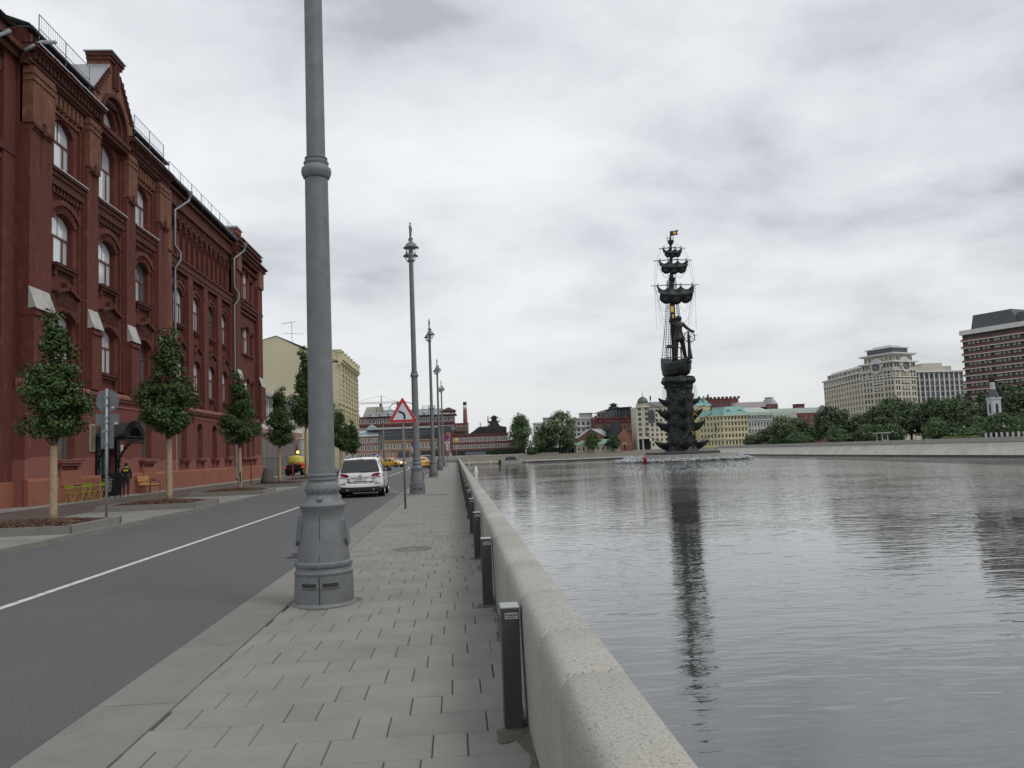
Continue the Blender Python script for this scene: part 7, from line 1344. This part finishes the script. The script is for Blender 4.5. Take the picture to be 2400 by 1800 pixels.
for i in range(36): place('base_stone', smm, mo, (0, 0, 0), i*math.pi/18)
rr = random.Random(21); k = MB(); prof = [(6.8, 0), (6.0, 1.5), (5.6, 4), (5.4, 9), (5.3, 14), (5.2, 19), (5.0, 22), (4.95, 24), (5.3, 26), (6.1, 27.6), (6.7, 28.6), (6.4, 30.5)]; n = 40; 
for r_, z_ in [(lerp(prof[i][0], prof[i+1][0], q/3), lerp(prof[i][1], prof[i+1][1], q/3)) for i in range(len(prof)-1) for q in range(3)]+[prof[-1]]:
    for q in range(n): t_ = 2*math.pi*q/n; d = r_*(1+.045*math.sin(7*t_+z_*.9)+.03*math.sin(13*t_-z_*1.7)+rr.uniform(-.03, .03)); k.v.append((d*math.cos(t_), d*math.sin(t_), z_))
for i in range(len(k.v)//n-1):
    for q in range(n): k.f.append((i*n+q, i*n+(q+1) % n, (i+1)*n+(q+1) % n, (i+1)*n+q)); k.m.append(0)
k.build('column', mt_brz, mo, smooth=True)
k = MB()                                                     # cast waves and crests standing out of the column
for i in range(210):
    z_ = rr.uniform(.4, 26); t_ = rr.uniform(0, 2*math.pi); r_ = next(lerp(a[0], c[0], (z_-a[1])/(c[1]-a[1])) for a, c in zip(prof, prof[1:]) if a[1] <= z_ <= c[1])
    rt = Matrix.Rotation(t_, 4, 'Z') @ Matrix.Rotation(rr.uniform(-.5, .5), 4, 'X') @ Matrix.Rotation(rr.uniform(-.4, .4), 4, 'Y'); s_ = rr.uniform(.5, 1.5); k.cbox((r_*math.cos(t_), r_*math.sin(t_), z_), (rr.uniform(.3, .8), rr.uniform(.6, 1.7), s_), rt)
tag(k.build('wave_relief', mt_brz, mo, bevel=.12), kind='stuff')
def prow(L0, L1, hw, h, rise):
    k = MB(); S = 9; n = 7
    for i in range(S+1):
        s_ = i/S; x_ = lerp(L0, L1, s_); w_ = hw*max(.05, (1-s_**2.6)); zt = rise*s_**4; zb = -h+(h*.93+rise*.5)*s_**2.7
        for y_, z_ in ((-w_, zt+.25), (-w_*1.05, zt), (-w_*.8, lerp(zt, zb, .55)), (0, zb), (w_*.8, lerp(zt, zb, .55)), (w_*1.05, zt), (w_, zt+.25)): k.v.append((x_, y_, z_))
    for i in range(S):
        for q in range(n): k.f.append((i*n+q, i*n+(q+1) % n, (i+1)*n+(q+1) % n, (i+1)*n+q)); k.m.append(0)
    k.f.append(tuple(S*n+q for q in range(n))); k.f.append(tuple(reversed(range(n)))); k.m += [0, 0]; me = k.mesh('prow', mt_brz, True); sharp(me, 40); return me
tiers = [(3.4, prow(3.5, 11.0, 2.6, 3.2, 1.0), 0, 6.4), (11.3, prow(3.5, 10.0, 2.5, 3.6, 1.1), 0, 5.2), (16.2, prow(3.5, 9.6, 2.4, 3.4, 1.1), R(6), 5.2), (20.8, prow(3.5, 8.7, 2.0, 2.6, 1.3), R(3), 0)]
for ti, (z_, me, ao, sp) in enumerate(tiers):
    for i in range(8):
        a = ao+i*math.pi/4+R(-4); pr = place('prow', me, mo, (0, 0, z_), a, None if i % 2 == 0 else (.66, 1.0, .85))
        if sp and i % 2 == 0:
            tipx = [11.0, 10.0, 9.6][ti]; q = MB(); q.tube([(tipx-3, 0, .6), (tipx+sp*.55, 0, 3.6)], [.16, .09], 6); q.tube([(tipx-3, .5, .5), (tipx+sp*.5, .1, 3.3)], .05, 4); q.lathe([(0, -.2), (.3, 0), (0, .2)], 8, (tipx+sp*.55, 0, 3.6), False); q.build('bowsprit', mt_brz, pr)
            q = MB(); q.tube([(tipx+sp*.55, 0, 3.5), (tipx+sp*.55, 0, 7.0)], .09, 5); fs = q.build('flagstaff', mt_brz, pr)
            q = MB(); fx = tipx+sp*.55; q.quad((fx, 0, 5.0), (fx, 2.0, 4.8), (fx, 2.2, 6.6), (fx, 0, 6.9)); q.quad((fx+.08, 0, 5.0), (fx+.08, 0, 6.9), (fx+.08, 2.2, 6.6), (fx+.08, 2.0, 4.8)); q.build('flag', mt_brz2, pr)
for x_, y_, z_ in ((4.6, -4.6, 15.0), (3.6, -5.4, 7.2)):
    k = MB()
    for a in (45, -45): k.cbox((x_, y_-.5, z_), (2.6, .2, .16), Matrix.Rotation(R(a), 4, 'Y'))
    k.build('gilt_saltire', mt_gold, mo)
for i in range(10):                                          # fat rolled sails lashed round the neck
    t_ = i*2*math.pi/10+.25
    for r_, z_, l_, rad in ((6.0, 28.7, 4.4, 1.05), (5.2, 26.4, 3.2, .8)):
        if rad < 1 and i % 2: continue
        c = Vector((r_*math.cos(t_), r_*math.sin(t_), z_+rr.uniform(-.35, .35))); d = Vector((-math.sin(t_), math.cos(t_), rr.uniform(-.12, .12))); q = MB(); q.tube([c-d*l_*.5, c-d*l_*.42, c-d*l_*.15, c+d*l_*.15, c+d*l_*.42, c+d*l_*.5], [rad*.4, rad*.9, rad, rad*.96, rad*.9, rad*.35], 12); q.build('rolled_sail', mt_brz, mo, smooth=True)
k = MB()
for x_ in (-6.4, 6.4):
    for q in range(3): k.tube([(x_+(q-1)*.9, -1, 21.5), (x_*.93+(q-1)*.5, -1, 27)], .05, 4)
    for q in range(7): k.tube([(x_-1, -1, 21.8+q*.75), (x_+1, -1, 21.8+q*.75)], .04, 4)
k.build('rope_ladder', mt_brz, mo)
hull = MB(); S = 14; hd_ = R(-62)
for i in range(S+1):
    s_ = i/S; y_ = lerp(-6.8, 6.6, s_); w_ = 5.1*(max(.03, math.sin(math.pi*min(1, .16+.62*s_)))**.75 if s_ < .55 else max(.05, (1-((s_-.55)/.45)**2.3))); sh = 1.8*((s_-.45)/.55)**2 if s_ > .45 else 2.6*((.45-s_)/.45)**1.5; zt = 36.4+sh; zb = 29.6+(2.6*((s_-.5)/.5)**2.4 if s_ > .5 else 0)
    for x_, z_ in ((-w_*.93, zt), (-w_, zt-.8), (-w_*1.0, lerp(zt, zb, .4)), (-w_*.82, lerp(zt, zb, .75)), (0, zb), (w_*.82, lerp(zt, zb, .75)), (w_*1.0, lerp(zt, zb, .4)), (w_, zt-.8), (w_*.93, zt)): hull.v.append((x_, y_, z_))
for i in range(S):
    for q in range(9): hull.f.append((i*9+q, i*9+(q+1) % 9, (i+1)*9+(q+1) % 9, (i+1)*9+q)); hull.m.append(0)
hull.f += [tuple(range(9)), tuple(S*9+q for q in range(9))]; hull.m += [0, 0]; ho = hull.build('ship_hull', mt_brz, mo, auto=38); ho.rotation_euler = (0, 0, R(180)+R(28))
k = MB()
for z_, f_ in ((33.4, 1.02), (34.6, 1.025), (35.4, 1.02)):
    pts = []
    for i in range(S+1):
        v = hull.v[i*9+2]; pts.append((-abs(v[0])*f_-.02, v[1], z_+(v[2]-33.6)*.5))
    k.tube(pts, .13, 5); k.tube([(-p[0], p[1], p[2]) for p in pts], .13, 5)
k.build('hull_moulding', mt_brz2, ho)
k = MB(); k.tube([(0, 6.2, 36.5), (0, 7.8, 38.0), (0, 8.2, 39.6)], [.5, .35, .12], 6); k.lathe([(0, -.6), (.7, 0), (0, .7)], 8, (0, 7.4, 37.4), False); k.cbox((0, 6.9, 36.2), (1.2, 1.6, 1.2)); k.build('figurehead', mt_brz, ho, smooth=True)
k = MB(); k.tube([(-.75, .5, 34), (-.8, .3, 60), (-.4, 0, 75), (-.1, 0, 88), (0, 0, 92)], [1.25, 1.1, .72, .4, .12], 14); k.build('mast', mt_brz, mo, smooth=True)
def sail(zy, w_, h, hang):
    q = MB(); nu, nv = 48, 10; xs0, xs1 = -w_*.5, w_*.5
    for j in range(nv+1):
        for i in range(nu+1):
            u = i/nu; x_ = lerp(xs0, xs1, u); sc_ = abs(math.sin(math.pi*u*(hang-1))); top = -.15-h*.22*sc_**.8; lob = abs(math.sin(math.pi*(u*3))); ctr_ = 1-abs(2*u-1); bot = -h*(.72+.13*min(1, ctr_*1.7)+.15*lob**.6); v = j/nv
            z_ = lerp(top, bot, v); bil = math.sin(math.pi*v)*h*.24+.35*math.sin(math.pi*(v*4+sc_*1.2))*(v > .05); q.v.append((x_*(1-.05*v*abs(2*u-1)), -bil-.9, zy+z_))
    for j in range(nv):
        for i in range(nu): a = j*(nu+1)+i; q.f.append((a, a+1, a+nu+2, a+nu+1)); q.m.append(0)
    o = q.build('sail', mt_brz, mo, smooth=True); sm = o.modifiers.new('solid', 'SOLIDIFY'); sm.thickness = .8; sm.offset = 1
    return o
for zy, yl, yr, sw, shh, off in ((68.9, -9.4, 10.4, 14.4, 8.4, .5), (79.4, -7.8, 8.2, 11.2, 6.2, .3), (84.5, -5.2, 5.6, 7.2, 4.4, .2)):
    q = MB(); q.tube([(yl, -.8, zy-.3), (0, -.9, zy), (yr, -.8, zy-.3)], [.12, .24, .12], 8)
    for x_ in (yl, yr): q.lathe([(0, -.28), (.28, 0), (0, .28)], 8, (x_, -.8, zy-.3), False)
    for i in range(4): x_ = lerp(-sw/2, sw/2, i/3)+off; q.tube([(x_+.35*math.cos(t_), -.9, zy+.1+.45*math.sin(t_)) for t_ in [math.pi*2*j/8 for j in range(9)]], .13, 5, False)
    q.build('yard', mt_brz, mo); s_o = sail(zy, sw, shh, 4); s_o.location.x = off
for z_, r_ in ((71.4, 1.55), (87.2, 1.35)):
    q = MB(); q.lathe([(.5, -1.6), (r_*.8, -.6), (r_, .2), (r_*1.02, .5), (r_*.9, .5)], 16, (-.3 if z_ < 80 else -.05, 0, z_)); nest = q.build('crows_nest', mt_brz, mo); q = MB()
    for i in range(12): t_ = i*math.pi/6; q.tube([(r_*math.cos(t_)-.2, r_*math.sin(t_), z_+.4), (r_*1.12*math.cos(t_)-.2, r_*1.12*math.sin(t_), z_+1.7)], .05, 4)
    q.tube([(r_*1.12*math.cos(t_)-.2, r_*1.12*math.sin(t_), z_+1.7) for t_ in [i*math.pi/8 for i in range(17)]], .07, 4, False); q.build('railing', mt_brz, nest)
q = MB(); fz = 89.6; q.v = [(0, 0, fz), (3.4, .2, fz+.7), (2.9, .2, fz+1.5), (3.7, .2, fz+2.7), (0, 0, fz+2.1)]; q.f = [(0, 1, 2, 3, 4)]; q.m = [0]; fo = q.build('flag', mt_brz, mo); fo.modifiers.new('s', 'SOLIDIFY').thickness = .15; q = MB(); q.lathe([(.65, 0), (.65, .1), (0, .12)], 16, cap=False); o = q.build('flag_emblem', mt_gold, fo); o.rotation_euler = (R(90), 0, 0); o.location = (1.75, -.05, fz+1.35)
q = MB()                                                     # shrouds with ratlines, left and right of the mast
for side, (xb, xt) in enumerate((((-6.4, -5.2, -3.6, -2.6), (-2.4, -2.1, -1.7, -1.4)), ((2.6, 3.4, 4.2), (.5, .9, 1.3)))):
    zb_, zt_ = 36.5, 71
    for a, c in zip(xb, xt): q.tube([(a, .8, zb_), (lerp(a, c, .62), .5, lerp(zb_, zt_, .5)), (c, .2, zt_)], .13, 5)
    for i in range(32):
        f_ = i/32; g_ = 1-(1-f_)**1.25; q.tube([(lerp(xb[0], xt[0], g_)-.4, .75, lerp(zb_, zt_, f_)), (lerp(xb[-1], xt[-1], g_)+.2, .75, lerp(zb_, zt_, f_))], .06, 4)
q.build('shrouds', mt_brz, mo)
q = MB(); rr = random.Random(4)
def caten(a, c, sag, n=9):
    a, c = Vector(a), Vector(c); return [a.lerp(c, i/n)-Vector((0, 0, sag*4*(i/n)*(1-i/n))) for i in range(n+1)]
for s_, xe in ((-1, -8.6), (1, 9.6)):
    for x0, z0, x1, z1, sg_ in ((xe, 68.6, s_*4.6, 46, -6), (xe*.93, 68.6, s_*3.2, 58, 4), (xe*.8, 68.6, s_*2.4, 60, 5), (xe*.96, 68.6, s_*6.0, 52, 1), (xe*.9, 68.6, s_*2.6, 54, 6), (xe*.82, 79.2, xe*.95, 69, .3), (xe*.78, 79.2, s_*1.8, 72, 2.6), (xe*.7, 79.2, s_*1.6, 73, 3.2), (xe*.6, 79.2, s_*1.4, 74, 2), (xe*.5, 84.4, xe*.78, 79.4, .3), (xe*.4, 84.4, s_*1.0, 80, 1.4), (s_*.6, 87, xe*.5, 84.6, .2), (xe*.95, 68.6, xe*.9, 50, 0), (xe*.72, 79.2, xe*.88, 69, .8)): q.tube(caten((x0, -.6, z0), (x1, -.2, z1), sg_), .045, 4)
q.build('rigging', mt_brz, mo)
# the helmsman: one body, right arm raised with a scroll, left hand on the wheel
HV = [(0, 0, .98), (0, .0, 1.16), (0, -.02, 1.34), (0, -.02, 1.47), (.01, -.03, 1.56), (.03, -.06, 1.66), (.035, -.065, 1.75), (-.09, 0, .90), (-.12, -.03, .50), (-.14, .0, .08), (-.16, -.12, .03), (.09, 0, .90), (.16, .0, .50), (.22, .03, .08), (.25, -.08, .03), (-.18, 0, 1.43), (-.28, -.06, 1.52), (-.27, -.12, 1.74), (-.26, -.13, 1.84), (.18, -.01, 1.43), (.33, -.06, 1.24), (.50, -.14, 1.10), (.57, -.17, 1.09)]
HE = [(0, 1), (1, 2), (2, 3), (3, 4), (4, 5), (5, 6), (0, 7), (7, 8), (8, 9), (9, 10), (0, 11), (11, 12), (12, 13), (13, 14), (3, 15), (15, 16), (16, 17), (17, 18), (3, 19), (19, 20), (20, 21), (21, 22)]
HR = [.15, .13, .165, .12, .06, .095, .075, .125, .085, .075, .055, .125, .085, .075, .055, .08, .06, .048, .04, .08, .062, .048, .042]
hm = skin_mesh('helmsman', HV, HE, HR, 0); hm.materials.append(mt_brz2); he = place('helmsman_figure', hm, mo, (.7, -1.4, 37.6), 0, (11.2, 11.2, 10.2))
q = MB(); q.lathe([(.16, 1.02), (.205, .86), (.215, .74), (.17, .72)], 12); q.lathe([(.13, 1.0), (.17, 1.0), (.16, 1.06)], 12); q.build('coat_skirt', mt_brz2, he, smooth=True); q = MB(); q.lathe([(.0, -.12), (.1, -.1), (.115, 0), (.09, .08), (0, .115)], 12, (.03, -.025, 1.67), False); q.build('hair', mt_brz, he, smooth=True)
q = MB(); q.cbox((-1.75, -2.75, 58.2), (1.3, .5, 2.6)); q.cbox((-1.75, -2.7, 55.3), (1.2, .5, 1.6)); q.build('scroll', mt_gold, mo, bevel=.2)
q = MB(); wc = Vector((4.6, -3.6, 46.6)); q.tube([wc+Vector((2.2*math.cos(t_), .3*math.sin(t_), 2.2*math.sin(t_))) for t_ in [i*math.pi/12 for i in range(25)]], .2, 6, False)
for i in range(8): t_ = i*math.pi/4+.2; q.tube([wc, wc+Vector((3.3*math.cos(t_), .3*math.sin(t_), 3.3*math.sin(t_)))], [.14, .1], 5)
q.tube([(4.6, -3.2, 37.5), (4.4, -3.2, 42), (4.3, -3.3, 48.6)], [1.1, .7, .4], 8); q.build('ship_wheel', mt_brz, mo)
q = MB()
for x_ in (-5.0, -3.4, -1.8, 1.0): q.tube([(x_, -2.5, 36.6), (x_*.95, -2.5, 42.5)], .22, 6)
for z_ in (38.4, 42.4): q.tube([(-5.4, -2.5, z_), (1.4, -2.5, z_)], .22, 6)
q.cbox((-3, -2.2, 43), (3.4, 1.4, 1.1)); q.build('deck_rail', mt_brz, mo)
# fountain jets round the foot
mt_foam = bpy.data.materials.new('fountain_foam'); mt_foam.use_nodes = True; bb = mt_foam.node_tree.nodes['Principled BSDF']; bb.inputs['Base Color'].default_value = (.55, .58, .60, 1); bb.inputs['Roughness'].default_value = .6; bb.inputs['Alpha'].default_value = .6
k = MB(); rf = random.Random(8)
for i in range(150):
    t_ = 2*math.pi*i/150+rf.uniform(-.01, .01); c, s_ = math.cos(t_), math.sin(t_); h = rf.uniform(.5, 1.1)+(.8 if abs(c) > .85 else 0); r0, r1_ = 20.4, 24.2+rf.uniform(-.6, .6)+(1.6 if abs(c) > .85 else 0)
    pts = [Vector((lerp(r0, r1_, q/6)*c, lerp(r0, r1_, q/6)*s_, -3.2+h*(1-((q/6)*1.5-.5)**2)-(q/6)**2*1.6)) for q in range(7)]; k.tube(pts, [.03, .05, .08, .12, .16, .2, .22], 6)
    for q in range(7): p = Vector(((r1_+rf.uniform(-2.6, 1.4))*math.cos(t_+rf.uniform(-.03, .03)), (r1_+rf.uniform(-1.6, 1.2))*math.sin(t_), -3.9+rf.uniform(0, .9)**1.5)); rad = rf.uniform(.2, .62); k.lathe([(0, -rad*.4), (rad*1.5, 0), (rad, rad*.35), (0, rad*.5)], 8, p, False)
fo_ = k.build('fountain_spray', mt_foam, None, smooth=True); fo_.location = (92.2, 334, -.35); tag(fo_, 'ring of white fountain spray round the foot of the ship monument', 'fountain', kind='stuff')

# ------------------------------------------------------------ buoys and boat
def buoy(loc, m, label, s_=1., cone=False):
    t_ = thing('buoy', label, 'buoy', loc); k = MB(); k.lathe([(1.0*s_, -.3), (1.05*s_, .1), (.9*s_, .25)], 18); k.build('float', mt_trim if not cone else mt_wht, t_)
    k = MB(); k.lathe([(.8*s_, .25), (.72*s_, .5), (.25*s_, 1.9), (.2*s_, 2.0)] if cone else [(.55*s_, .2), (.5*s_, 1.7), (.62*s_, 1.8), (.6*s_, 2.0), (.3*s_, 2.4)], 16); k.build('body', m, t_, smooth=True); k = MB(); k.tube([(0, 0, 1.8*s_), (0, 0, 2.7*s_)], .05, 5); k.lathe([(0, -.2), (.2, 0), (0, .2)], 8, (0, 0, 2.7*s_), False); k.build('lantern', m, t_)
buoy((70.2, 306, WZ), mat('buoy_red', (.42, .02, .02), .5), 'red channel buoy floating before the ship monument', 1.2); buoy((6.3, 272, WZ), mat('buoy_white', (.66, .66, .64), .5), 'white conical buoy floating off the end of the granite wall', .75, True)
bo = thing('motor_boat', 'small moored motor boat with grey canopy at the island quay', 'boat', (31, 463.4, WZ)); k = MB(); k.prism([(-6, 0), (5.2, 0), (7.6, 1.5), (-6.2, 1.3)], -1.6, 1.6, 'y'); k.build('hull', mat('boat_hull', (.3, .29, .27), .5), bo, bevel=.15); k = MB(); k.prism([(-4, 1.35), (3, 1.4), (1.6, 3.2), (-3.2, 3.3)], -1.3, 1.3, 'y'); k.build('cabin', mt_bluegl, bo, bevel=.1); k = MB(); k.box(-3.4, 1.8, -1.45, 1.45, 3.3, 3.45); k.build('canopy', mt_slatr, bo); k = MB(); k.box(-7.6, -6.1, -.6, .6, .3, 2); k.build('outboard', mt_trim, bo, bevel=.1)
pt = thing('floating_pontoon', 'long low floating pontoon with posts under the island bank', 'pontoon', (10, 464.6, WZ)); k = MB(); k.box(-16, 30, -1, 1, -.3, .55); k.build('deck', mat('pontoon_deck', (.2, .18, .155), .9), pt)
for x_ in (-3, 9, 26): k = MB(); k.tube([(x_, -1.2, -1), (x_, -1.2, 2.2)], .28, 8); k.build('mooring_post', mt_wht, pt)

# ------------------------------------------------------------ far trees
FT = [tree_parts(100+i, 5.2, 3.0, 12.0, 75, 5200, .34, 1.75, [mt_leaf2, mt_leaf2, mt_leaf3, mt_leaf4][i], ball, .32) for i in range(4)]
PT = tree_parts(120, 1.9, 1.5, 12.0, 60, 4200, .30, 1.0, mt_leaf4, lambda t_: max(.15, 1-t_*.85), .25)
BS = tree_parts(130, 3.6, .8, 5.6, 60, 4200, .26, 1.4, mt_leaf2, ball, .2); BY = tree_parts(131, 2.2, .4, 2.4, 40, 2600, .17, .8, mt_bush, ball, .1)
rt_ = random.Random(31)
def far_tree(p, x_, y_, h, wid, label, group=None, z=-.35, name='tree'):
    s_ = h/13.2; return tree(p, (x_, y_, z), rt_.uniform(0, 6.3), (wid/6.6, wid/6.6, s_), label, group, name)
far_tree(FT[0], 38.6, 488, 24.5, 8.6, 'tall round tree standing alone left of the twin park trees'); far_tree(FT[2], 61.2, 487, 26.8, 11.5, 'tallest pale green spreading tree on the island bank'); far_tree(FT[1], 49.5, 485, 15.5, 6.4, 'lower bushy tree between the two tall island trees'); far_tree(FT[3], 55, 488, 13, 5.6, 'dark bushy tree under the spreading island tree'); far_tree(FT[1], 67, 489, 14, 5, 'narrow tree at the left corner of the green roofed house'); far_tree(FT[0], 80.5, 484.2, 12.4, 5.4, 'round tree in front of the green roofed house'); far_tree(FT[3], 92.8, 484.6, 10.4, 5.2, 'dark tree before the brick chapel'); far_tree(FT[1], 94, 512, 17.5, 4.0, 'yellowish tree rising behind the brick chambers')
o = tree(BS, (44.5, 483.5, -.35), 1, (.9, .9, .75), 'low rounded bush on the island bank slope', None, 'bush'); o['category'] = 'bush'
hg = leaf_mesh('hedge', 77, 5200, [(x_*.8, rt_.uniform(-.6, .6), z_*.8, 1) for x_ in range(0, 30) for z_ in range(0, 5)], .8, .26, mt_leaf4); o = place('hedge', hg, None, (17.5, 495, .1)); tag(o, 'dark green ivy hedge along the foot of the brick workshop', 'hedge')
fe = thing('dark_fence', 'dark green sheet fence behind the island trees', 'fence', (42, 494, -.3))
for q in range(14): k = MB(); k.box(q*2.05, q*2.05+2.0, -.05, .05, 0, 3.6); k.build('panel', mat('fence_green', (.028, .04, .034), .7), fe)
fe2 = thing('grey_site_fence', 'pale grey corrugated site fence before the brick workshop', 'fence', (5.5, 494, -.3))
for q in range(6): k = MB(); k.box(q*2.05, q*2.05+2.0, -.05, .05, 0, 3.0); k.build('panel', mat('fence_grey', (.12, .13, .145), .7), fe2)
RB = [(161.8, 420, 9.7), (166.8, 410, 15.3), (171.2, 405, 12.1), (176.9, 400, 8.5), (177.1, 380, 18.7), (190.7, 390, 10.8), (182.2, 360, 12.7), (179.8, 340, 15.5), (187.5, 345, 18.8), (181.7, 320, 16.0), (181.1, 310, 14.0), (180.5, 300, 16.7), (180.1, 290, 14.9), (180.9, 285, 13.8), (176.5, 270, 11.8), (176.5, 262, 11.7), (176.3, 255, 13.4), (184.9, 262, 19.3), (180.2, 250, 16.3), (180.6, 245, 14.5)]
for i, (x_, y_, z_) in enumerate(RB): far_tree(FT[[2, 2, 1, 0, 3, 1, 1, 0, 0, 1, 0, 3, 1, 0, 3, 1, 0, 3, 3, 1][i]], x_, y_, z_+.6, 6.5+z_*.22, 'leafy park tree '+('before the long red house with pale green roof' if i < 6 else 'below the clock apartment house' if i < 13 else 'beside the white church bell tower')+' on the embankment', 'park trees behind the stone embankment')
for x_, y_, z_ in ((212.7, 330, 21.8), (215.0, 325, 21.6), (216.0, 322, 19.8), (204, 322, 20.6), (207, 312, 21)): far_tree(PT, x_, y_, z_, 6.5, 'dark slender poplar in front of the striped hotel', 'poplars before the striped hotel', name='poplar_tree')
for i, (x_, y_, z_) in enumerate([(163.5, 240, 8.4), (154, 240, 4.4), (158, 290, 7.2), (166, 350, 6.6), (163, 390, 6.2), (158.2, 222, 7.2), (160, 265, 7), (162, 310, 7.4), (168, 330, 8.4), (160, 372, 5.0), (162, 408, 5.4), (156, 428, 5.6), (159, 437, 6.5), (170, 282, 8.8), (166, 255, 8), (172, 365, 9), (162, 335, 4.6), (157, 200, 8.2), (168, 205, 11)]):
    o = tree(BS, (x_, y_, -.35), i*1.7, (1.15, 1.3, z_/6.2), 'low leafy bush '+('below the clock apartment house' if y_ > 300 else 'below the striped hotel and white bell tower')+' behind the embankment parapet', 'bushes on the stone embankment', 'bush'); o['category'] = 'bush'
for i in range(5): o = tree(BY, (148.6, 229+i*3.4, -.3), i, (.9, .9, .62), 'low yellow green clipped bush behind the embankment parapet', 'yellow green bushes on the embankment', 'bush'); o['category'] = 'bush'
for i in range(8):
    t_ = thing('display_board', 'white poster board on dark legs standing in a row on the embankment', 'display board', (147.6, 222-i*2.26, -.3), R(90), 'white poster boards on the embankment'); k = MB(); k.box(-.45, .45, -.04, .04, .9, 2.3); k.build('panel', mt_wht, t_)
    for s_ in (-1, 1): k = MB(); k.box(s_*.4-.04, s_*.4+.04, -.03, .03, 0, .9); k.build('leg', mt_dk, t_)
for x_, y_, h in ((148, 258.4, 3.6), (148, 232.2, 4.0), (148, 214.7, 3.6), (150, 275.8, 3.7), (150, 296, 3.6)):
    t_ = thing('park_lamp', 'short park lamp post behind the embankment parapet', 'park lamp', (x_, y_, -.3), 0, 'park lamps on the embankment'); k = MB(); k.tube([(0, 0, 0), (0, 0, h)], [.09, .06], 8); k.build('post', mt_dk, t_); k = MB(); k.lathe([(.08, 0), (.24, .15), (.2, .4), (0, .5)], 10, (0, 0, h), False); k.build('globe', mt_wht, t_)
kk = thing('park_shelter', 'small flat roofed open shelter behind the embankment parapet', 'shelter', (150, 283, -.3))
for x_, y_ in ((-1, -1.8), (1, -1.8), (-1, 1.8), (1, 1.8)): k = MB(); k.box(x_-.12, x_+.12, y_-.12, y_+.12, 0, 3.6); k.build('post', mt_wht, kk)
k = MB(); k.box(-1.8, 1.8, -2.8, 2.8, 3.6, 3.85); k.build('roof', mt_wht, kk)
for i, (x_, y_) in enumerate(((186, 497), (191, 496.5))): far_tree(FT[3], x_, y_, 8.4-i*.4, 4.4, 'dark round tree in front of the grey and white mansion', 'pair of round trees before the grey mansion')
ub = thing('underpass_canopy', 'low glass underpass canopy with white curved edge below the grey mansion', 'canopy', (181, 494, -.3)); k = MB(); k.box(0, 14, 0, 3, 0, 3.3); k.build('glass_wall', mt_bluegl, ub); k = MB(); k.tube([(12, -.2, 3.4), (15, -.2, 3.2), (18, -.2, 2.2), (20.5, -.2, .6)], .35, 6); k.box(0, 13, -.3, 3.2, 3.3, 3.7); k.build('white_edge', mt_wht, ub)
# low far-off wood closing the horizon behind the houses
g_ = random.Random(90); cl_ = [(x_*3.2+g_.uniform(-2, 2), g_.uniform(0, 40), g_.uniform(1, 6+5*abs(math.sin(x_*.37))+3*abs(math.sin(x_*.13))), 1) for x_ in range(-110, 190) for _ in range(5)]
wd_ = leaf_mesh('distant_wood', 91, 30000, cl_, 2.6, 1.0, mt_leaf4); o = place('distant_wood', wd_, None, (0, 690, -.35)); tag(o, 'dark far off wood closing the horizon behind the houses', 'wood', kind='stuff')
